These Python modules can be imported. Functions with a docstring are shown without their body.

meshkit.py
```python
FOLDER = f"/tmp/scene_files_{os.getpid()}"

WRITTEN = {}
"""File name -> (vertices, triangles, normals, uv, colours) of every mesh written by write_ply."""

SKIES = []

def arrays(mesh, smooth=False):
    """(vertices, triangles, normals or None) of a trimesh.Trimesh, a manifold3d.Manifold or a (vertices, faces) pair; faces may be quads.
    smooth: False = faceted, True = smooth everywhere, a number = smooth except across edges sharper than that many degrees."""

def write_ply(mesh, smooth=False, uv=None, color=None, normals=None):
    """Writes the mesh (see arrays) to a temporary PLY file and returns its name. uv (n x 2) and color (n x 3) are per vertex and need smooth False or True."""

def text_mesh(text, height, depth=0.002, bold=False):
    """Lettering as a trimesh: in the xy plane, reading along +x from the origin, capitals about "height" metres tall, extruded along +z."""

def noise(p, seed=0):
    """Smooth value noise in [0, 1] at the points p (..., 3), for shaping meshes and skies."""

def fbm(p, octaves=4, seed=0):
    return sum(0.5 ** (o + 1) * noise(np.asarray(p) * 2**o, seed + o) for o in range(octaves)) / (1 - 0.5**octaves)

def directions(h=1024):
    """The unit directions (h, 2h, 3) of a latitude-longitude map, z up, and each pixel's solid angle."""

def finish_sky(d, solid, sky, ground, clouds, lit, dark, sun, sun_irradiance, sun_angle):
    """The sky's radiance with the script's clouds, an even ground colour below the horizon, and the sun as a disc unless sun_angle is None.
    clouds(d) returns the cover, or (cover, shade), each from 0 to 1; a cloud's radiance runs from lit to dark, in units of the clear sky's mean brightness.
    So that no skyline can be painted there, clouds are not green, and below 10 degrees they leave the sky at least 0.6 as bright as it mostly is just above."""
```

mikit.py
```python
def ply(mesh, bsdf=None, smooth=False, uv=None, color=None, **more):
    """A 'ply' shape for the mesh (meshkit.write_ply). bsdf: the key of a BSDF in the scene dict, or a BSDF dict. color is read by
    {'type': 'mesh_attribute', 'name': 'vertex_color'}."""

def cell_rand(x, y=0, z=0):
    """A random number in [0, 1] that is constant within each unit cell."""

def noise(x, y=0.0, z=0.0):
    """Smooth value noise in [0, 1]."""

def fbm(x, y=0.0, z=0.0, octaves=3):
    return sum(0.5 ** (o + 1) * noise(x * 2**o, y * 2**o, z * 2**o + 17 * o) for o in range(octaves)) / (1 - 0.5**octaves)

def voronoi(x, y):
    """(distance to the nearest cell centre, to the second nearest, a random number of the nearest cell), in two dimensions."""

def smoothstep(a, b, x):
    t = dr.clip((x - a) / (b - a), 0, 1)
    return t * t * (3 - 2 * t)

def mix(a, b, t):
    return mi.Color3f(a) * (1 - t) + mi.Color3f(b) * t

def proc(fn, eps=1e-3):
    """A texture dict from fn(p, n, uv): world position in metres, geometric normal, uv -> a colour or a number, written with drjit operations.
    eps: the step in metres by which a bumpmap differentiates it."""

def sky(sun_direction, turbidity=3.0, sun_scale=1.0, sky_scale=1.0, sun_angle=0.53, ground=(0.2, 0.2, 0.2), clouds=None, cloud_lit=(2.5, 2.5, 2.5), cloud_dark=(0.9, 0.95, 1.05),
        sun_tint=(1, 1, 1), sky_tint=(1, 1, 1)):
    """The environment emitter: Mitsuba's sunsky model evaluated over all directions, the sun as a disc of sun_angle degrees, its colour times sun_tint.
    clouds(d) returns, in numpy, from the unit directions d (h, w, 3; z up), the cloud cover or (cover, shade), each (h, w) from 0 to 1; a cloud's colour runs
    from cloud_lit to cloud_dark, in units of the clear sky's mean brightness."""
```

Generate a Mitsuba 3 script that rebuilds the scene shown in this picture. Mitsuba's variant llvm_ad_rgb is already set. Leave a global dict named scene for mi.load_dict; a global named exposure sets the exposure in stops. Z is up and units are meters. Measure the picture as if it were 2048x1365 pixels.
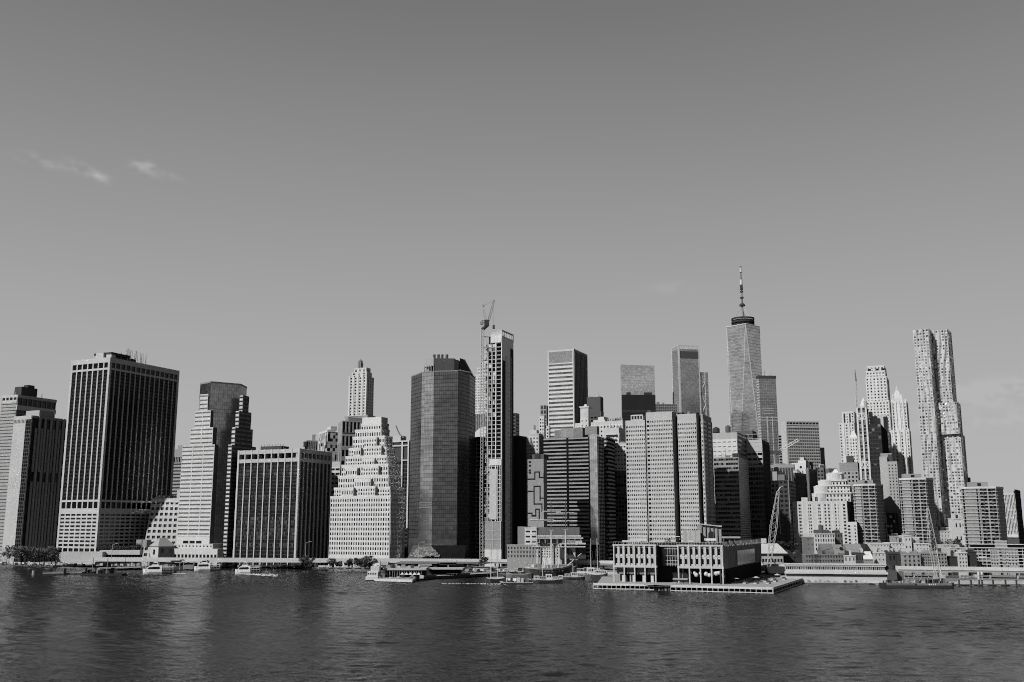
import math
import numpy as np
import drjit as dr
import mitsuba as mi
import mikit, meshkit
from mikit import noise, fbm, cell_rand, smoothstep, mix

scene, labels = {}, {}
T = mi.ScalarTransform4f
RS = np.random.RandomState(7)

# ------------------------------------------------------------------ camera, sky, sun, exposure
FOC, PITCH, CAMZ = 1991.0, math.radians(10.51), 40.0      # focal length in photo pixels (2048 wide), upward pitch, bridge deck height
CP, SP = math.cos(PITCH), math.sin(PITCH)
scene['camera'] = {'type': 'perspective', 'fov': math.degrees(2 * math.atan(1024 / FOC)), 'fov_axis': 'x', 'near_clip': 1.0, 'far_clip': 40000.0,
                   'to_world': T().look_at(origin=[0, 0, CAMZ], target=[0, CP, CAMZ + SP], up=[0, 0, 1])}
exposure = 1.3
SUN = np.array([-0.60, -0.50, 0.625])
SKY0 = 0.203 / 0.0873                                   # horizon brightness against the clear sky's mean


def sky_cover(d):
    el = np.degrees(np.arcsin(np.clip(d[..., 2], -1, 1)))
    az = np.degrees(np.arctan2(d[..., 0], d[..., 1]))
    v = 0.128 + 0.872 * np.exp(-(np.maximum(el, 0) / 26.25) ** 1.76)      # dark blue overhead, pale towards the horizon (black and white film)
    p = np.stack([az * 1.6 + el * 0.9, el * 3.6 + az * 0.5, az * 0], -1)
    wisps = meshkit.fbm(p, 5, 3)
    c = 0
    for a0, e0, sa, se, tilt, amt in ((-26.4, 18.75, 1.1, .26, -.10, .6), (-24.0, 18.5, .9, .22, -.30, 1.3), (-21.3, 19.1, .55, .36, -.05, 1.3), (-20.3, 18.9, .9, .2, -.2, .45), (26.4, 6.8, 3.4, .5, .05, 1.5), (25.5, 5.4, 4, .3, .06, .5), (9.5, 13.4, 1.2, .25, 0, .3),
                                      (-48, 16, 5, .5, -.3, .5), (38, 9, 6, .7, .05, .5), (-60, 12, 9, 1, .1, .5), (70, 11, 9, 1, .05, .5), (150, 9, 12, 1, 0, .5), (-140, 14, 10, 1, .1, .5)):
        da = (az - a0 + 180) % 360 - 180
        de = el - e0 - tilt * da
        c = c + amt * np.exp(-(da / sa) ** 2 - (de / se) ** 2)
    v = v + 0.36 * np.clip(c, 0, 1) * np.clip((wisps - .36) * 3, 0, 1)
    v = v + (meshkit.fbm(np.stack([az * .06, el * .25, az * 0], -1), 4, 9) - .5) * .02
    return np.ones_like(v), np.clip(1 - v, -1, 1)


scene['sky_light'] = mikit.sky(SUN.tolist(), turbidity=3, sun_angle=1.0, ground=(.08, .08, .08), clouds=sky_cover, cloud_lit=(SKY0,) * 3, cloud_dark=(0, 0, 0), sun_tint=(2.18, 2.68, 3.73))

# ------------------------------------------------------------------ materials: every mesh carries its own grey in uv.x
def streaks(p, n, uv):
    v = uv.x * .54 * (0.86 + 0.20 * fbm(p.x * .11, p.y * .11, p.z * .035, 3) + 0.05 * noise(p.x * .7, p.y * .7, p.z * .06))
    return mi.Color3f(v)


def panes(p, n, uv):
    k = fbm(p.x * .05, p.y * .05, p.z * .07, 2)
    return mi.Color3f(uv.x * (0.50 + 0.55 * k + 0.42 * cell_rand(p.x / 3.1 + p.y / 4.3, p.y / 3.7, p.z / 3.9)))


def glass_wave(p, n, uv):
    return 0.05 * noise(p.x * .22, p.y * .22, p.z * .22) + .012 * noise(p.x * .9, p.y * .9, p.z * .9)


def leaf(p, n, uv):
    return mi.Color3f(uv.x * (0.6 + 0.8 * noise(p.x * .8, p.y * .8, p.z * .8)))


def two(b):
    return {'type': 'twosided', 'bsdf': b}


scene['matte'] = two({'type': 'diffuse', 'reflectance': mikit.proc(streaks)})
scene['glass'] = two({'type': 'bumpmap', 'tex': mikit.proc(glass_wave, .2), 'scale': 1.0, 'bsdf': {'type': 'principled', 'base_color': mikit.proc(panes), 'metallic': 1.0, 'roughness': .26}})
scene['paint'] = two({'type': 'principled', 'base_color': mikit.proc(streaks), 'roughness': .45, 'specular': .4})
scene['foliage'] = two({'type': 'diffuse', 'reflectance': mikit.proc(leaf)})

# ------------------------------------------------------------------ measuring: photo pixels to places
ZM = dict(z1=(0, 680, 5.389), z2=(0, 920, 5.389), z3=(280, 740, 5.389), z4=(280, 930, 5.389), z5=(580, 690, 5.389), z6=(580, 930, 5.389), z7=(820, 590, 5.389),
          z8=(820, 780, 5.389), z9=(860, 950, 5.389), za=(1080, 680, 5.389), zb=(1180, 900, 5.389), zc=(1400, 520, 5.389), zd=(1400, 740, 5.389), ze=(1668, 640, 5.389),
          zf=(1668, 860, 5.389), zg=(1500, 940, 5.389), zh=(1748, 1020, 6.827), zi=(60, 1080, 6.827), zj=(340, 1080, 6.827), zk=(700, 1080, 6.827), zl=(960, 1080, 6.827),
          zm=(1160, 1080, 6.827), zp=(1180, 1000, 4.267), zq=(1000, 840, 7.877), zr=(1820, 640, 6.207), zs=(1820, 840, 6.207), zt=(1740, 1130, 10.24))


def q(z, x, y):
    X, Y, s = ZM[z]
    return X + x / s, Y + y / s


def ray(p):
    u, v = (p[0] - 1024) / FOC, (682.5 - p[1]) / FOC
    return np.array([u, CP - v * SP, SP + v * CP])


def at(p, Y):                                          # the place at forward distance Y that shows at photo pixel p
    d = ray(p)
    return np.array([0, 0, CAMZ]) + d * (Y / d[1])


def onz(p, z):                                         # the place at height z
    d = ray(p)
    return np.array([0, 0, CAMZ]) + d * ((z - CAMZ) / d[2])


def hz(y, Y):                                          # height of photo row y at forward distance Y
    v = (682.5 - y) / FOC
    return CAMZ + Y * (SP + v * CP) / (CP - v * SP)


G = 2.5                                                # street level

# ------------------------------------------------------------------ meshes
class MB:
    def __init__(s):
        s.v, s.f, s.g, s.n = [], [], [], 0

    def add(s, v, f, g):
        v = np.asarray(v, float)
        s.v.append(v)
        s.f.append(np.asarray(f, int) + s.n)
        s.g.append(np.broadcast_to(np.asarray(g, float), (len(v),)))
        s.n += len(v)

    def hexa(s, p, g):                                 # 4 points of the bottom, 4 of the top
        p = np.asarray(p, float)
        if np.dot(np.cross(p[1] - p[0], p[3] - p[0]), p[4] - p[0]) < 0:
            p = p[[0, 3, 2, 1, 4, 7, 6, 5]]
        s.add(p, HEX, g)

    def prism(s, poly, z0, z1, g, poly1=None):         # polygon (n x 2) from z0 to z1, tapering to poly1
        a = np.asarray(poly, float)[:, :2]
        b = a if poly1 is None else np.asarray(poly1, float)[:, :2]
        n = len(a)
        v = np.vstack([np.c_[a, np.full(n, z0)], np.c_[b, np.full(n, z1)]])
        i = np.arange(n)
        j = (i + 1) % n
        f = np.vstack([np.c_[i, j, j + n], np.c_[i, j + n, i + n]] + [np.c_[np.zeros(n - 2, int) + n, i[1:-1] + n, i[2:] + n], np.c_[np.zeros(n - 2, int), i[2:], i[1:-1]]])
        s.add(v, f, g)

    def tube(s, a, b, r, g, r1=None, k=6):
        a, b = np.asarray(a, float), np.asarray(b, float)
        t = (b - a) / np.linalg.norm(b - a)
        x = np.cross(t, [0, 0, 1.0] if abs(t[2]) < .9 else [1.0, 0, 0])
        x /= np.linalg.norm(x)
        y = np.cross(t, x)
        w = np.arange(k) * 2 * np.pi / k
        ring = np.cos(w)[:, None] * x + np.sin(w)[:, None] * y
        v = np.vstack([a + ring * r, b + ring * (r if r1 is None else r1)])
        i = np.arange(k)
        j = (i + 1) % k
        z = np.zeros(k - 2, int)
        s.add(v, np.vstack([np.c_[i, j, j + k], np.c_[i, j + k, i + k], np.c_[z, i[2:], i[1:-1]], np.c_[z + k, i[1:-1] + k, i[2:] + k]]), g)

    def loft(s, rings, g):                             # rings of equal point count, closed at both ends
        n, k = len(rings), len(rings[0])
        v = np.vstack(rings)
        f = []
        for a in range(n - 1):
            for i in range(k):
                j = (i + 1) % k
                f += [(a * k + i, a * k + j, a * k + k + j), (a * k + i, a * k + k + j, a * k + k + i)]
        for i in range(1, k - 1):
            f += [(0, i + 1, i), ((n - 1) * k, (n - 1) * k + i, (n - 1) * k + i + 1)]
        s.add(v, f, g)


HEX = np.array([[0, 2, 1], [0, 3, 2], [4, 5, 6], [4, 6, 7], [0, 1, 5], [0, 5, 4], [1, 2, 6], [1, 6, 5], [2, 3, 7], [2, 7, 6], [3, 0, 4], [3, 4, 7]])
_used = {}


def nk(base):
    n = _used.get(base, -1) + 1
    _used[base] = n
    return base if n == 0 else f'{base}_{n:03d}'


def put(key, mb, mat='matte', smooth=False):
    v, f, g = np.vstack(mb.v), np.vstack(mb.f), np.concatenate(mb.g)
    scene[key] = mikit.ply((v, f), mat, smooth=smooth, uv=np.c_[g, np.zeros(len(g))])


def thing(name, label, cat, group=None):
    k = nk(name)
    labels[k] = {'label': label, 'category': cat}
    if group:
        labels[k]['group'] = group
    return k


class Thing:
    """A thing: parts gather in named meshes (flush writes them), single pieces are written at once."""

    def __init__(s, name, label, cat, group=None):
        s.key = thing(name, label, cat, group)
        s.mbs = {}

    def mb(s, part, mat='matte'):
        if part not in s.mbs:
            s.mbs[part] = (MB(), mat)
        return s.mbs[part][0]

    def one(s, part, mat='matte', under=None):
        """A fresh single piece; returns (mesh builder, finish)."""
        m = MB()
        k = nk((under or s.key) + '__' + part)
        return m, lambda: put(k, m, mat)

    def flush(s):
        for part, (m, mat) in s.mbs.items():
            if m.n:
                k = nk(s.key + '__' + part)
                put(k, m, mat)
                if part in STUFF:
                    labels[k] = {'kind': 'stuff'}


STUFF = {'facade_grid', 'glazing', 'window_blind', 'window_frame', 'spandrel_strips', 'mullion_grid', 'balcony_grid', 'railing', 'rigging', 'lattice', 'leaves', 'window', 'wall_joints'}


def clutter(K, n=7, z=None, a=(.1, .9), b=(2, 14), seed=0, hmax=4.0):
    """Vents, cabinets, ducts and thin masts on a roof."""
    rs = np.random.RandomState(seed + int(abs(K.C[0]) * 3))
    z = K.H if z is None else z
    for i in range(n):
        aa, bb = K.wL * rs.uniform(*a), rs.uniform(*b)
        r = rs.rand()
        m, fin = K.one('roof_vent' if r < .8 else 'antenna')
        if r < .55:
            w, d = rs.uniform(.8, 3.2), rs.uniform(.8, 2.5)
            K.box(m, aa - w, aa + w, bb, bb + d, z - .2, z + rs.uniform(.25, 1) * hmax, rs.choice([.06, .2, .35, .5]))
        elif r < .8:
            m.tube((*K.p(aa, bb), z - .2), (*K.p(aa, bb), z + rs.uniform(.4, 1) * hmax), rs.uniform(.4, 1.2), rs.choice([.1, .3, .45]), k=7)
        else:
            m.tube((*K.p(aa, bb), z - .2), (*K.p(aa, bb), z + rs.uniform(1, 2.4) * hmax), .22, .3, .1, k=4)
        fin()


class Face:
    def __init__(s, P0, e, n, W):
        s.P0, s.e, s.n, s.W = np.asarray(P0, float)[:2], np.asarray(e, float)[:2], np.asarray(n, float)[:2], W

    def pts(s, s0, s1, z0, z1, d0, d1):
        c = [s.P0 + s.e * a + s.n * d for a, d in ((s0, d0), (s1, d0), (s1, d1), (s0, d1))]
        return [(*p, z0) for p in c] + [(*p, z1) for p in c]

    def box(s, m, s0, s1, z0, z1, d0, d1, g):
        m.hexa(s.pts(s0, s1, z0, z1, d0, d1), g)

    def s(s, p):                                       # where along the face the photo pixel's column falls
        r = ray(p)[:2]
        A = np.array([[r[0], -s.e[0]], [r[1], -s.e[1]]])
        return float(np.linalg.solve(A, s.P0)[1])


def unit(deg):
    return np.array([math.cos(math.radians(deg)), math.sin(math.radians(deg))])


class Bld(Thing):
    """A building from its roof corners in the photograph: near corner C at distance Y, left corner L, right corner R."""

    def __init__(s, name, label, cat, L, C, R, Y, ang=66.0, cat_group=None, side=None):
        super().__init__(name, label, cat, cat_group)
        s.Y = Y
        P = at(C, Y)
        s.C, s.H = P[:2], P[2]
        s.eR, s.eL = unit(ang), unit(ang + 90)
        s.wL, s.wR = s.hit(L, s.eL), (s.hit(R, s.eR) if side is None else side)

    def hit(s, p, e):
        r = ray(p)[:2]
        return float(np.linalg.solve(np.array([[r[0], -e[0]], [r[1], -e[1]]]), s.C)[1])

    def zy(s, y, a=0, b=0):
        return hz(y, s.p(a, b)[1])

    def p(s, a, b):
        return s.C + s.eL * a + s.eR * b

    def aL(s, x, y, b=0):                              # distance from the corner along the left face of pixel column (x at row y)
        r = ray((x, y))[:2]
        return float(np.linalg.solve(np.array([[r[0], -s.eL[0]], [r[1], -s.eL[1]]]), s.C + s.eR * b)[1])

    def bR(s, x, y, a=0):
        r = ray((x, y))[:2]
        return float(np.linalg.solve(np.array([[r[0], -s.eR[0]], [r[1], -s.eR[1]]]), s.C + s.eL * a)[1])

    def box(s, m, a0, a1, b0, b1, z0, z1, g, top=0.0):
        c = [s.p(a, b) for a, b in ((a0, b0), (a1, b0), (a1, b1), (a0, b1))]
        if top:
            k = np.mean(c, 0)
            t = [k + (x - k) * (1 - top) for x in c]
        else:
            t = c
        m.hexa([(*x, z0) for x in c] + [(*x, z1) for x in t], g)

    def body(s, z0=None, z1=None, g=.4, a0=0, a1=None, b0=0, b1=None, part='wall', mat='matte'):
        s.box(s.mb(part, mat), a0, s.wL if a1 is None else a1, b0, s.wR if b1 is None else b1, G - 1 if z0 is None else z0, s.H if z1 is None else z1, g)

    def fL(s, b=0, a0=0, a1=None):
        a1 = s.wL if a1 is None else a1
        return Face(s.p(a1, b), -s.eL, -s.eR, a1 - a0)

    def fR(s, a=0, b0=0, b1=None):
        b1 = s.wR if b1 is None else b1
        return Face(s.p(a, b0), s.eR, -s.eL, b1 - b0)


def facade(K, F, z0, z1, fh=3.9, bw=3.0, hf=.5, wf=.6, g=.45, gl=.06, d=.5, s0=0.0, s1=None, indiv=False, pf=True, gb=None, blinds=0.0, bg=.35, base=0.0, names=('spandrel', 'pier'),
           nf=None, nc=None, glass=True, ends=True, seed=0, jit=0.0, panel='glazing'):
    """Windows as recesses: glass sheet, floor bands and piers standing proud of it. hf, wf: glass share of a storey and of a bay."""
    s1 = F.W if s1 is None else s1
    rs = np.random.RandomState(seed + int(abs(F.P0[0]) * 7 + z1))
    if glass:
        F.box(K.mb(panel, 'glass'), s0, s1, z0, z1, 0, .06, gl)
    nf = nf or max(1, round((z1 - z0) / fh))
    nc = nc or max(1, round((s1 - s0) / bw))
    ph, pw = (z1 - z0) / nf, (s1 - s0) / nc
    gb = g if gb is None else gb
    db, dp = (d - .08, d) if pf else (d, d - .08)

    def emit(kind, *a):
        if indiv:
            m, fin = K.one(kind)
            F.box(m, *a)
            fin()
        else:
            F.box(K.mb('facade_grid'), *a)
    if hf < 1:
        bh = ph * (1 - hf)
        for i in range(nf + 1):
            c = z0 + i * ph
            lo, hi = max(z0, c - bh / 2), min(z1, c + bh / 2)
            emit(names[0], s0, s1, lo, hi, 0, db, gb * (1 + jit * (rs.rand() - .5)))
    if wf < 1:
        w = pw * (1 - wf)
        for i in range(nc + 1):
            if not ends and i in (0, nc):
                continue
            c = s0 + i * pw
            lo, hi = max(s0, c - w / 2), min(s1, c + w / 2)
            emit(names[1], lo, hi, z0, z1, 0, dp, g)
    if blinds:
        m = K.mb('window_blind')
        hh = ph * hf
        for i in range(nf):
            row = rs.rand()
            for j in range(nc):
                if rs.rand() < blinds * (.5 + row):
                    t = z0 + (i + .5) * ph + hh / 2
                    F.box(m, s0 + (j + (1 - wf) / 2) * pw, s0 + (j + 1 - (1 - wf) / 2) * pw, t - hh * rs.uniform(.35, 1), t, .06, .14, bg * rs.uniform(.6, 1.1))


def structure(key, mb, mat, smooth=False, kind='structure'):
    put(key, mb, mat, smooth)
    labels[key] = {'kind': kind}

# ------------------------------------------------------------------ the setting: water, land
def water_mesh():
    ys = [225.0]
    while ys[-1] < 1090:
        ys.append(ys[-1] + max(.62, ys[-1] / 520.0))
    ys = np.array(ys)
    xs = np.arange(-650, 651, 1.5)
    X, Y = np.meshgrid(xs, ys)
    rs = np.random.RandomState(3)
    Z = np.zeros_like(X)
    for i in range(64):                                # wind chop running mostly across the river, 2.4 to 13 m long
        lam = 2.4 * (5.5 ** rs.rand() ** 1.25)
        th = math.radians(rs.normal(78, 26))
        k = 2 * np.pi / lam
        Z += .0038 * lam ** .9 * np.sin(k * (X * math.cos(th) + Y * math.sin(th)) + rs.rand() * 6.3 + 1.5 * np.sin(X / 37 + i) + 1.2 * np.sin(Y / 53 + 2 * i))
    mod = .35 + 1.3 * meshkit.fbm(np.stack([X / 45, Y / 70, X * 0], -1), 4, 5)
    Z = Z * mod * np.clip((1090 - Y) / 60, 0, 1)
    n, k = X.shape
    i = np.arange(n * k).reshape(n, k)
    a, b, c, d = i[:-1, :-1].ravel(), i[:-1, 1:].ravel(), i[1:, 1:].ravel(), i[1:, :-1].ravel()
    V = np.c_[X.ravel(), Y.ravel(), Z.ravel()]
    F = np.vstack([np.c_[a, b, c], np.c_[a, c, d]])
    F = F[np.abs(V[F[:, 0], 0]) < .56 * V[F[:, 0], 1] + 45]      # the open river before the quay; the calm sheet below carries on beyond
    used = np.unique(F)
    back = np.zeros(len(V), int)
    back[used] = np.arange(len(used))
    return V[used], back[F]


def ripple(p, n, uv):
    w = noise(p.x * .02, p.y * .012, 3.0)
    r = fbm(p.x * .8 + p.y * .15, p.y * 1.35, 1.0, 3)
    return (0.08 + .15 * w) * r


scene['water_surface'] = two({'type': 'bumpmap', 'tex': mikit.proc(ripple, .05), 'scale': 1.0,
                              'bsdf': {'type': 'principled', 'base_color': {'type': 'rgb', 'value': [.008] * 3}, 'roughness': .10, 'eta': 1.33}})
v, f = water_mesh()
wm = MB()
wm.add(v, f, .02)
wm.add([(-9000, -600, -.8), (9000, -600, -.8), (9000, 3000, -.8), (-9000, 3000, -.8)], [(0, 1, 2), (0, 2, 3)], .02)
structure('water', wm, 'water_surface', True)

SHORE = [onz(p, 0)[:2] for p in ((-160, 1127), (0, 1129), (110, 1133), (200, 1134), (290, 1134), (400, 1134.5), (600, 1137), (760, 1138.5), (900, 1143), (1000, 1146), (1100, 1148), (1210, 1152), (1330, 1155), (1570, 1160), (1780, 1172), (2048, 1172.5))]
SHORE = [np.array([-5000, SHORE[0][1] + 900])] + SHORE + [np.array([480, 640]), np.array([5000, -500])]


def land():
    m = MB()
    s = np.array(SHORE)
    n = len(s)
    far = np.c_[s[:, 0] * 1.7, np.full(n, 8800.0)]
    v = np.vstack([np.c_[s, np.full(n, -3.0)], np.c_[s, np.full(n, G)], np.c_[far, np.full(n, G)]])
    f = []
    for i in range(n - 1):
        f += [(i, i + 1, n + i + 1), (i, n + i + 1, n + i), (n + i, n + i + 1, 2 * n + i + 1), (n + i, 2 * n + i + 1, 2 * n + i)]
    m.add(v, f, .24)
    structure('ground', m, 'matte')
    m = MB()                                           # pale stone edge of the quay
    for i in range(1, n - 2):
        a, b = s[i], s[i + 1]
        t = (b - a) / np.linalg.norm(b - a)
        nn = np.array([t[1], -t[0]])
        m.hexa([(*(a + nn * .5), 1.1), (*(b + nn * .5), 1.1), (*(b - nn * 1.2), 1.1), (*(a - nn * 1.2), 1.1)] + [(*(a + nn * .5), 2.9), (*(b + nn * .5), 2.9), (*(b - nn * 1.2), 2.9), (*(a - nn * 1.2), 2.9)], .5)
        L = np.linalg.norm(b - a)
        for k in range(int(L / 9)):                    # dark openings between the quay's piles
            c = a + t * (k * 9 + 2) + nn * .5
            d = c + t * 5.5
            m.hexa([(*c, -.5), (*d, -.5), (*(d + nn * .25), -.5), (*(c + nn * .25), -.5)] + [(*c, 1.0), (*d, 1.0), (*(d + nn * .25), 1.0), (*(c + nn * .25), 1.0)], .03)
    structure('quay', m, 'matte')


land()
# ------------------------------------------------------------------ left group of towers
def far_left():
    K = Bld('office_tower', 'grey tower at the left edge with pale banded side and white belt under its roof', 'tower', q('z1', 20, 690), q('z1', 190, 592), q('z1', 603, 622), 1180)
    K.body(g=.25)
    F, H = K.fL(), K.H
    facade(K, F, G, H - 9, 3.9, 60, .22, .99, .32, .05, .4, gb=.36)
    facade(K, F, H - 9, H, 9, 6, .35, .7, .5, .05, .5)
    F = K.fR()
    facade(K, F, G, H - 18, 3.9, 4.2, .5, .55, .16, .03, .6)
    for z0, z1, g in ((H - 18, H - 15, .5), (H - 15, H - 12.5, .5), (H - 3.5, H, .4)):
        m, fin = K.one('cornice')
        F.box(m, -.5, F.W + .5, z0, z1, 0, 1.5, g)
        fin()
    facade(K, F, H - 12.5, H - 3.5, 9, 7, .9, .85, .25, .03, 1.0)
    K.box(K.mb('penthouse'), K.wL * .15, K.wL * .6, 8, K.wR * .55, H, H + 11, .08)
    K.box(K.mb('penthouse'), K.wL * .1, K.wL * .4, 16, K.wR * .45, H + 11, H + 14, .06)
    K.mb('antenna').tube((*K.p(5, K.wR * .7), H), (*K.p(5, K.wR * .7), H + 6), .3, .2)
    clutter(K, 6, seed=1)
    K.flush()


def fin_tower():
    K = Bld('finned_tower', 'tall concrete tower with dark slot and vertical fins left of the big white-ribbed slab', 'tower', q('z1', 152, 846), q('z1', 345, 815), q('z1', 735, 835), 1060)
    H = K.H
    K.body(g=.3, a0=1, b0=1)
    F = K.fL()
    sx = [F.s(q('z1', x, 900)) for x in (155, 278, 287, 338)]
    zt = K.zy(q('z1', 0, 893)[1])
    m = K.mb('blank_wall')
    F.box(m, 0, sx[1], G, K.zy(1095), -1, 0, .47)
    F.box(m, 0, sx[1], K.zy(978), zt, -1, .15, .47)
    F.box(m, 0, sx[1], K.zy(1095), K.zy(953), -1, .15, .47)
    F.box(K.mb('glazing', 'glass'), sx[1], F.W, G, H - 6, -.9, -.3, .05)
    F.box(K.mb('slot_back'), 0, F.W, zt, H, -1.5, -.8, .06)
    for a, b, n in ((zt, H - 4, 9), (K.zy(978), K.zy(953), 9), (G, K.zy(1095), 9)):
        for i in range(n + 1):
            m, fin = K.one('slot_rib')
            s = i * sx[1] / n
            F.box(m, max(0, s - .5), s + .5, a, b, -.8, .3, .47)
            fin()
    F.box(K.mb('parapet'), 0, F.W, H - 4, H, -1, .4, .47)
    facade(K, F, G, H - 8, 3.9, 3, .7, .8, .07, .05, .25, s0=sx[1], s1=sx[3], glass=False)
    m, fin = K.one('corner_pier')
    F.box(m, sx[3], F.W, G, H, -1, .6, .55)
    fin()
    F = K.fR()
    F.box(K.mb('glazing', 'glass'), 0, F.W, G, H - 2, -.9, 0, .035)
    F.box(K.mb('parapet'), 0, F.W, H - 2.5, H, -.9, .6, .4)
    main = [F.s(q('z1', x, 830)) for x in (430, 490, 555, 620, 685, 733)]
    sub = [F.s(q('z1', x, 875)) for x in (393, 458, 521, 583, 648)]
    z8, zb = K.zy(963), K.zy(953)
    for s in main:
        m, fin = K.one('fin')
        F.box(m, s - 1.2, s + 1.2, G, H, 0, 1.4, .45)
        fin()
    for s in sub:
        for a, b in ((G, z8), (zb + 5, H - 13)):
            m, fin = K.one('fin')
            F.box(m, s - 1.1, s + 1.1, a, b, 0, 1.1, .42)
            fin()
    a0, a1 = K.aL(*q('z1', 310, 800), 12), 0
    pb = K.bR(*q('z1', 585, 800))
    K.box(K.mb('penthouse'), 1, K.wL * .8, 10, pb, H, K.zy(q('z1', 0, 757)[1], 0, 8), .42)
    K.flush()


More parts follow.
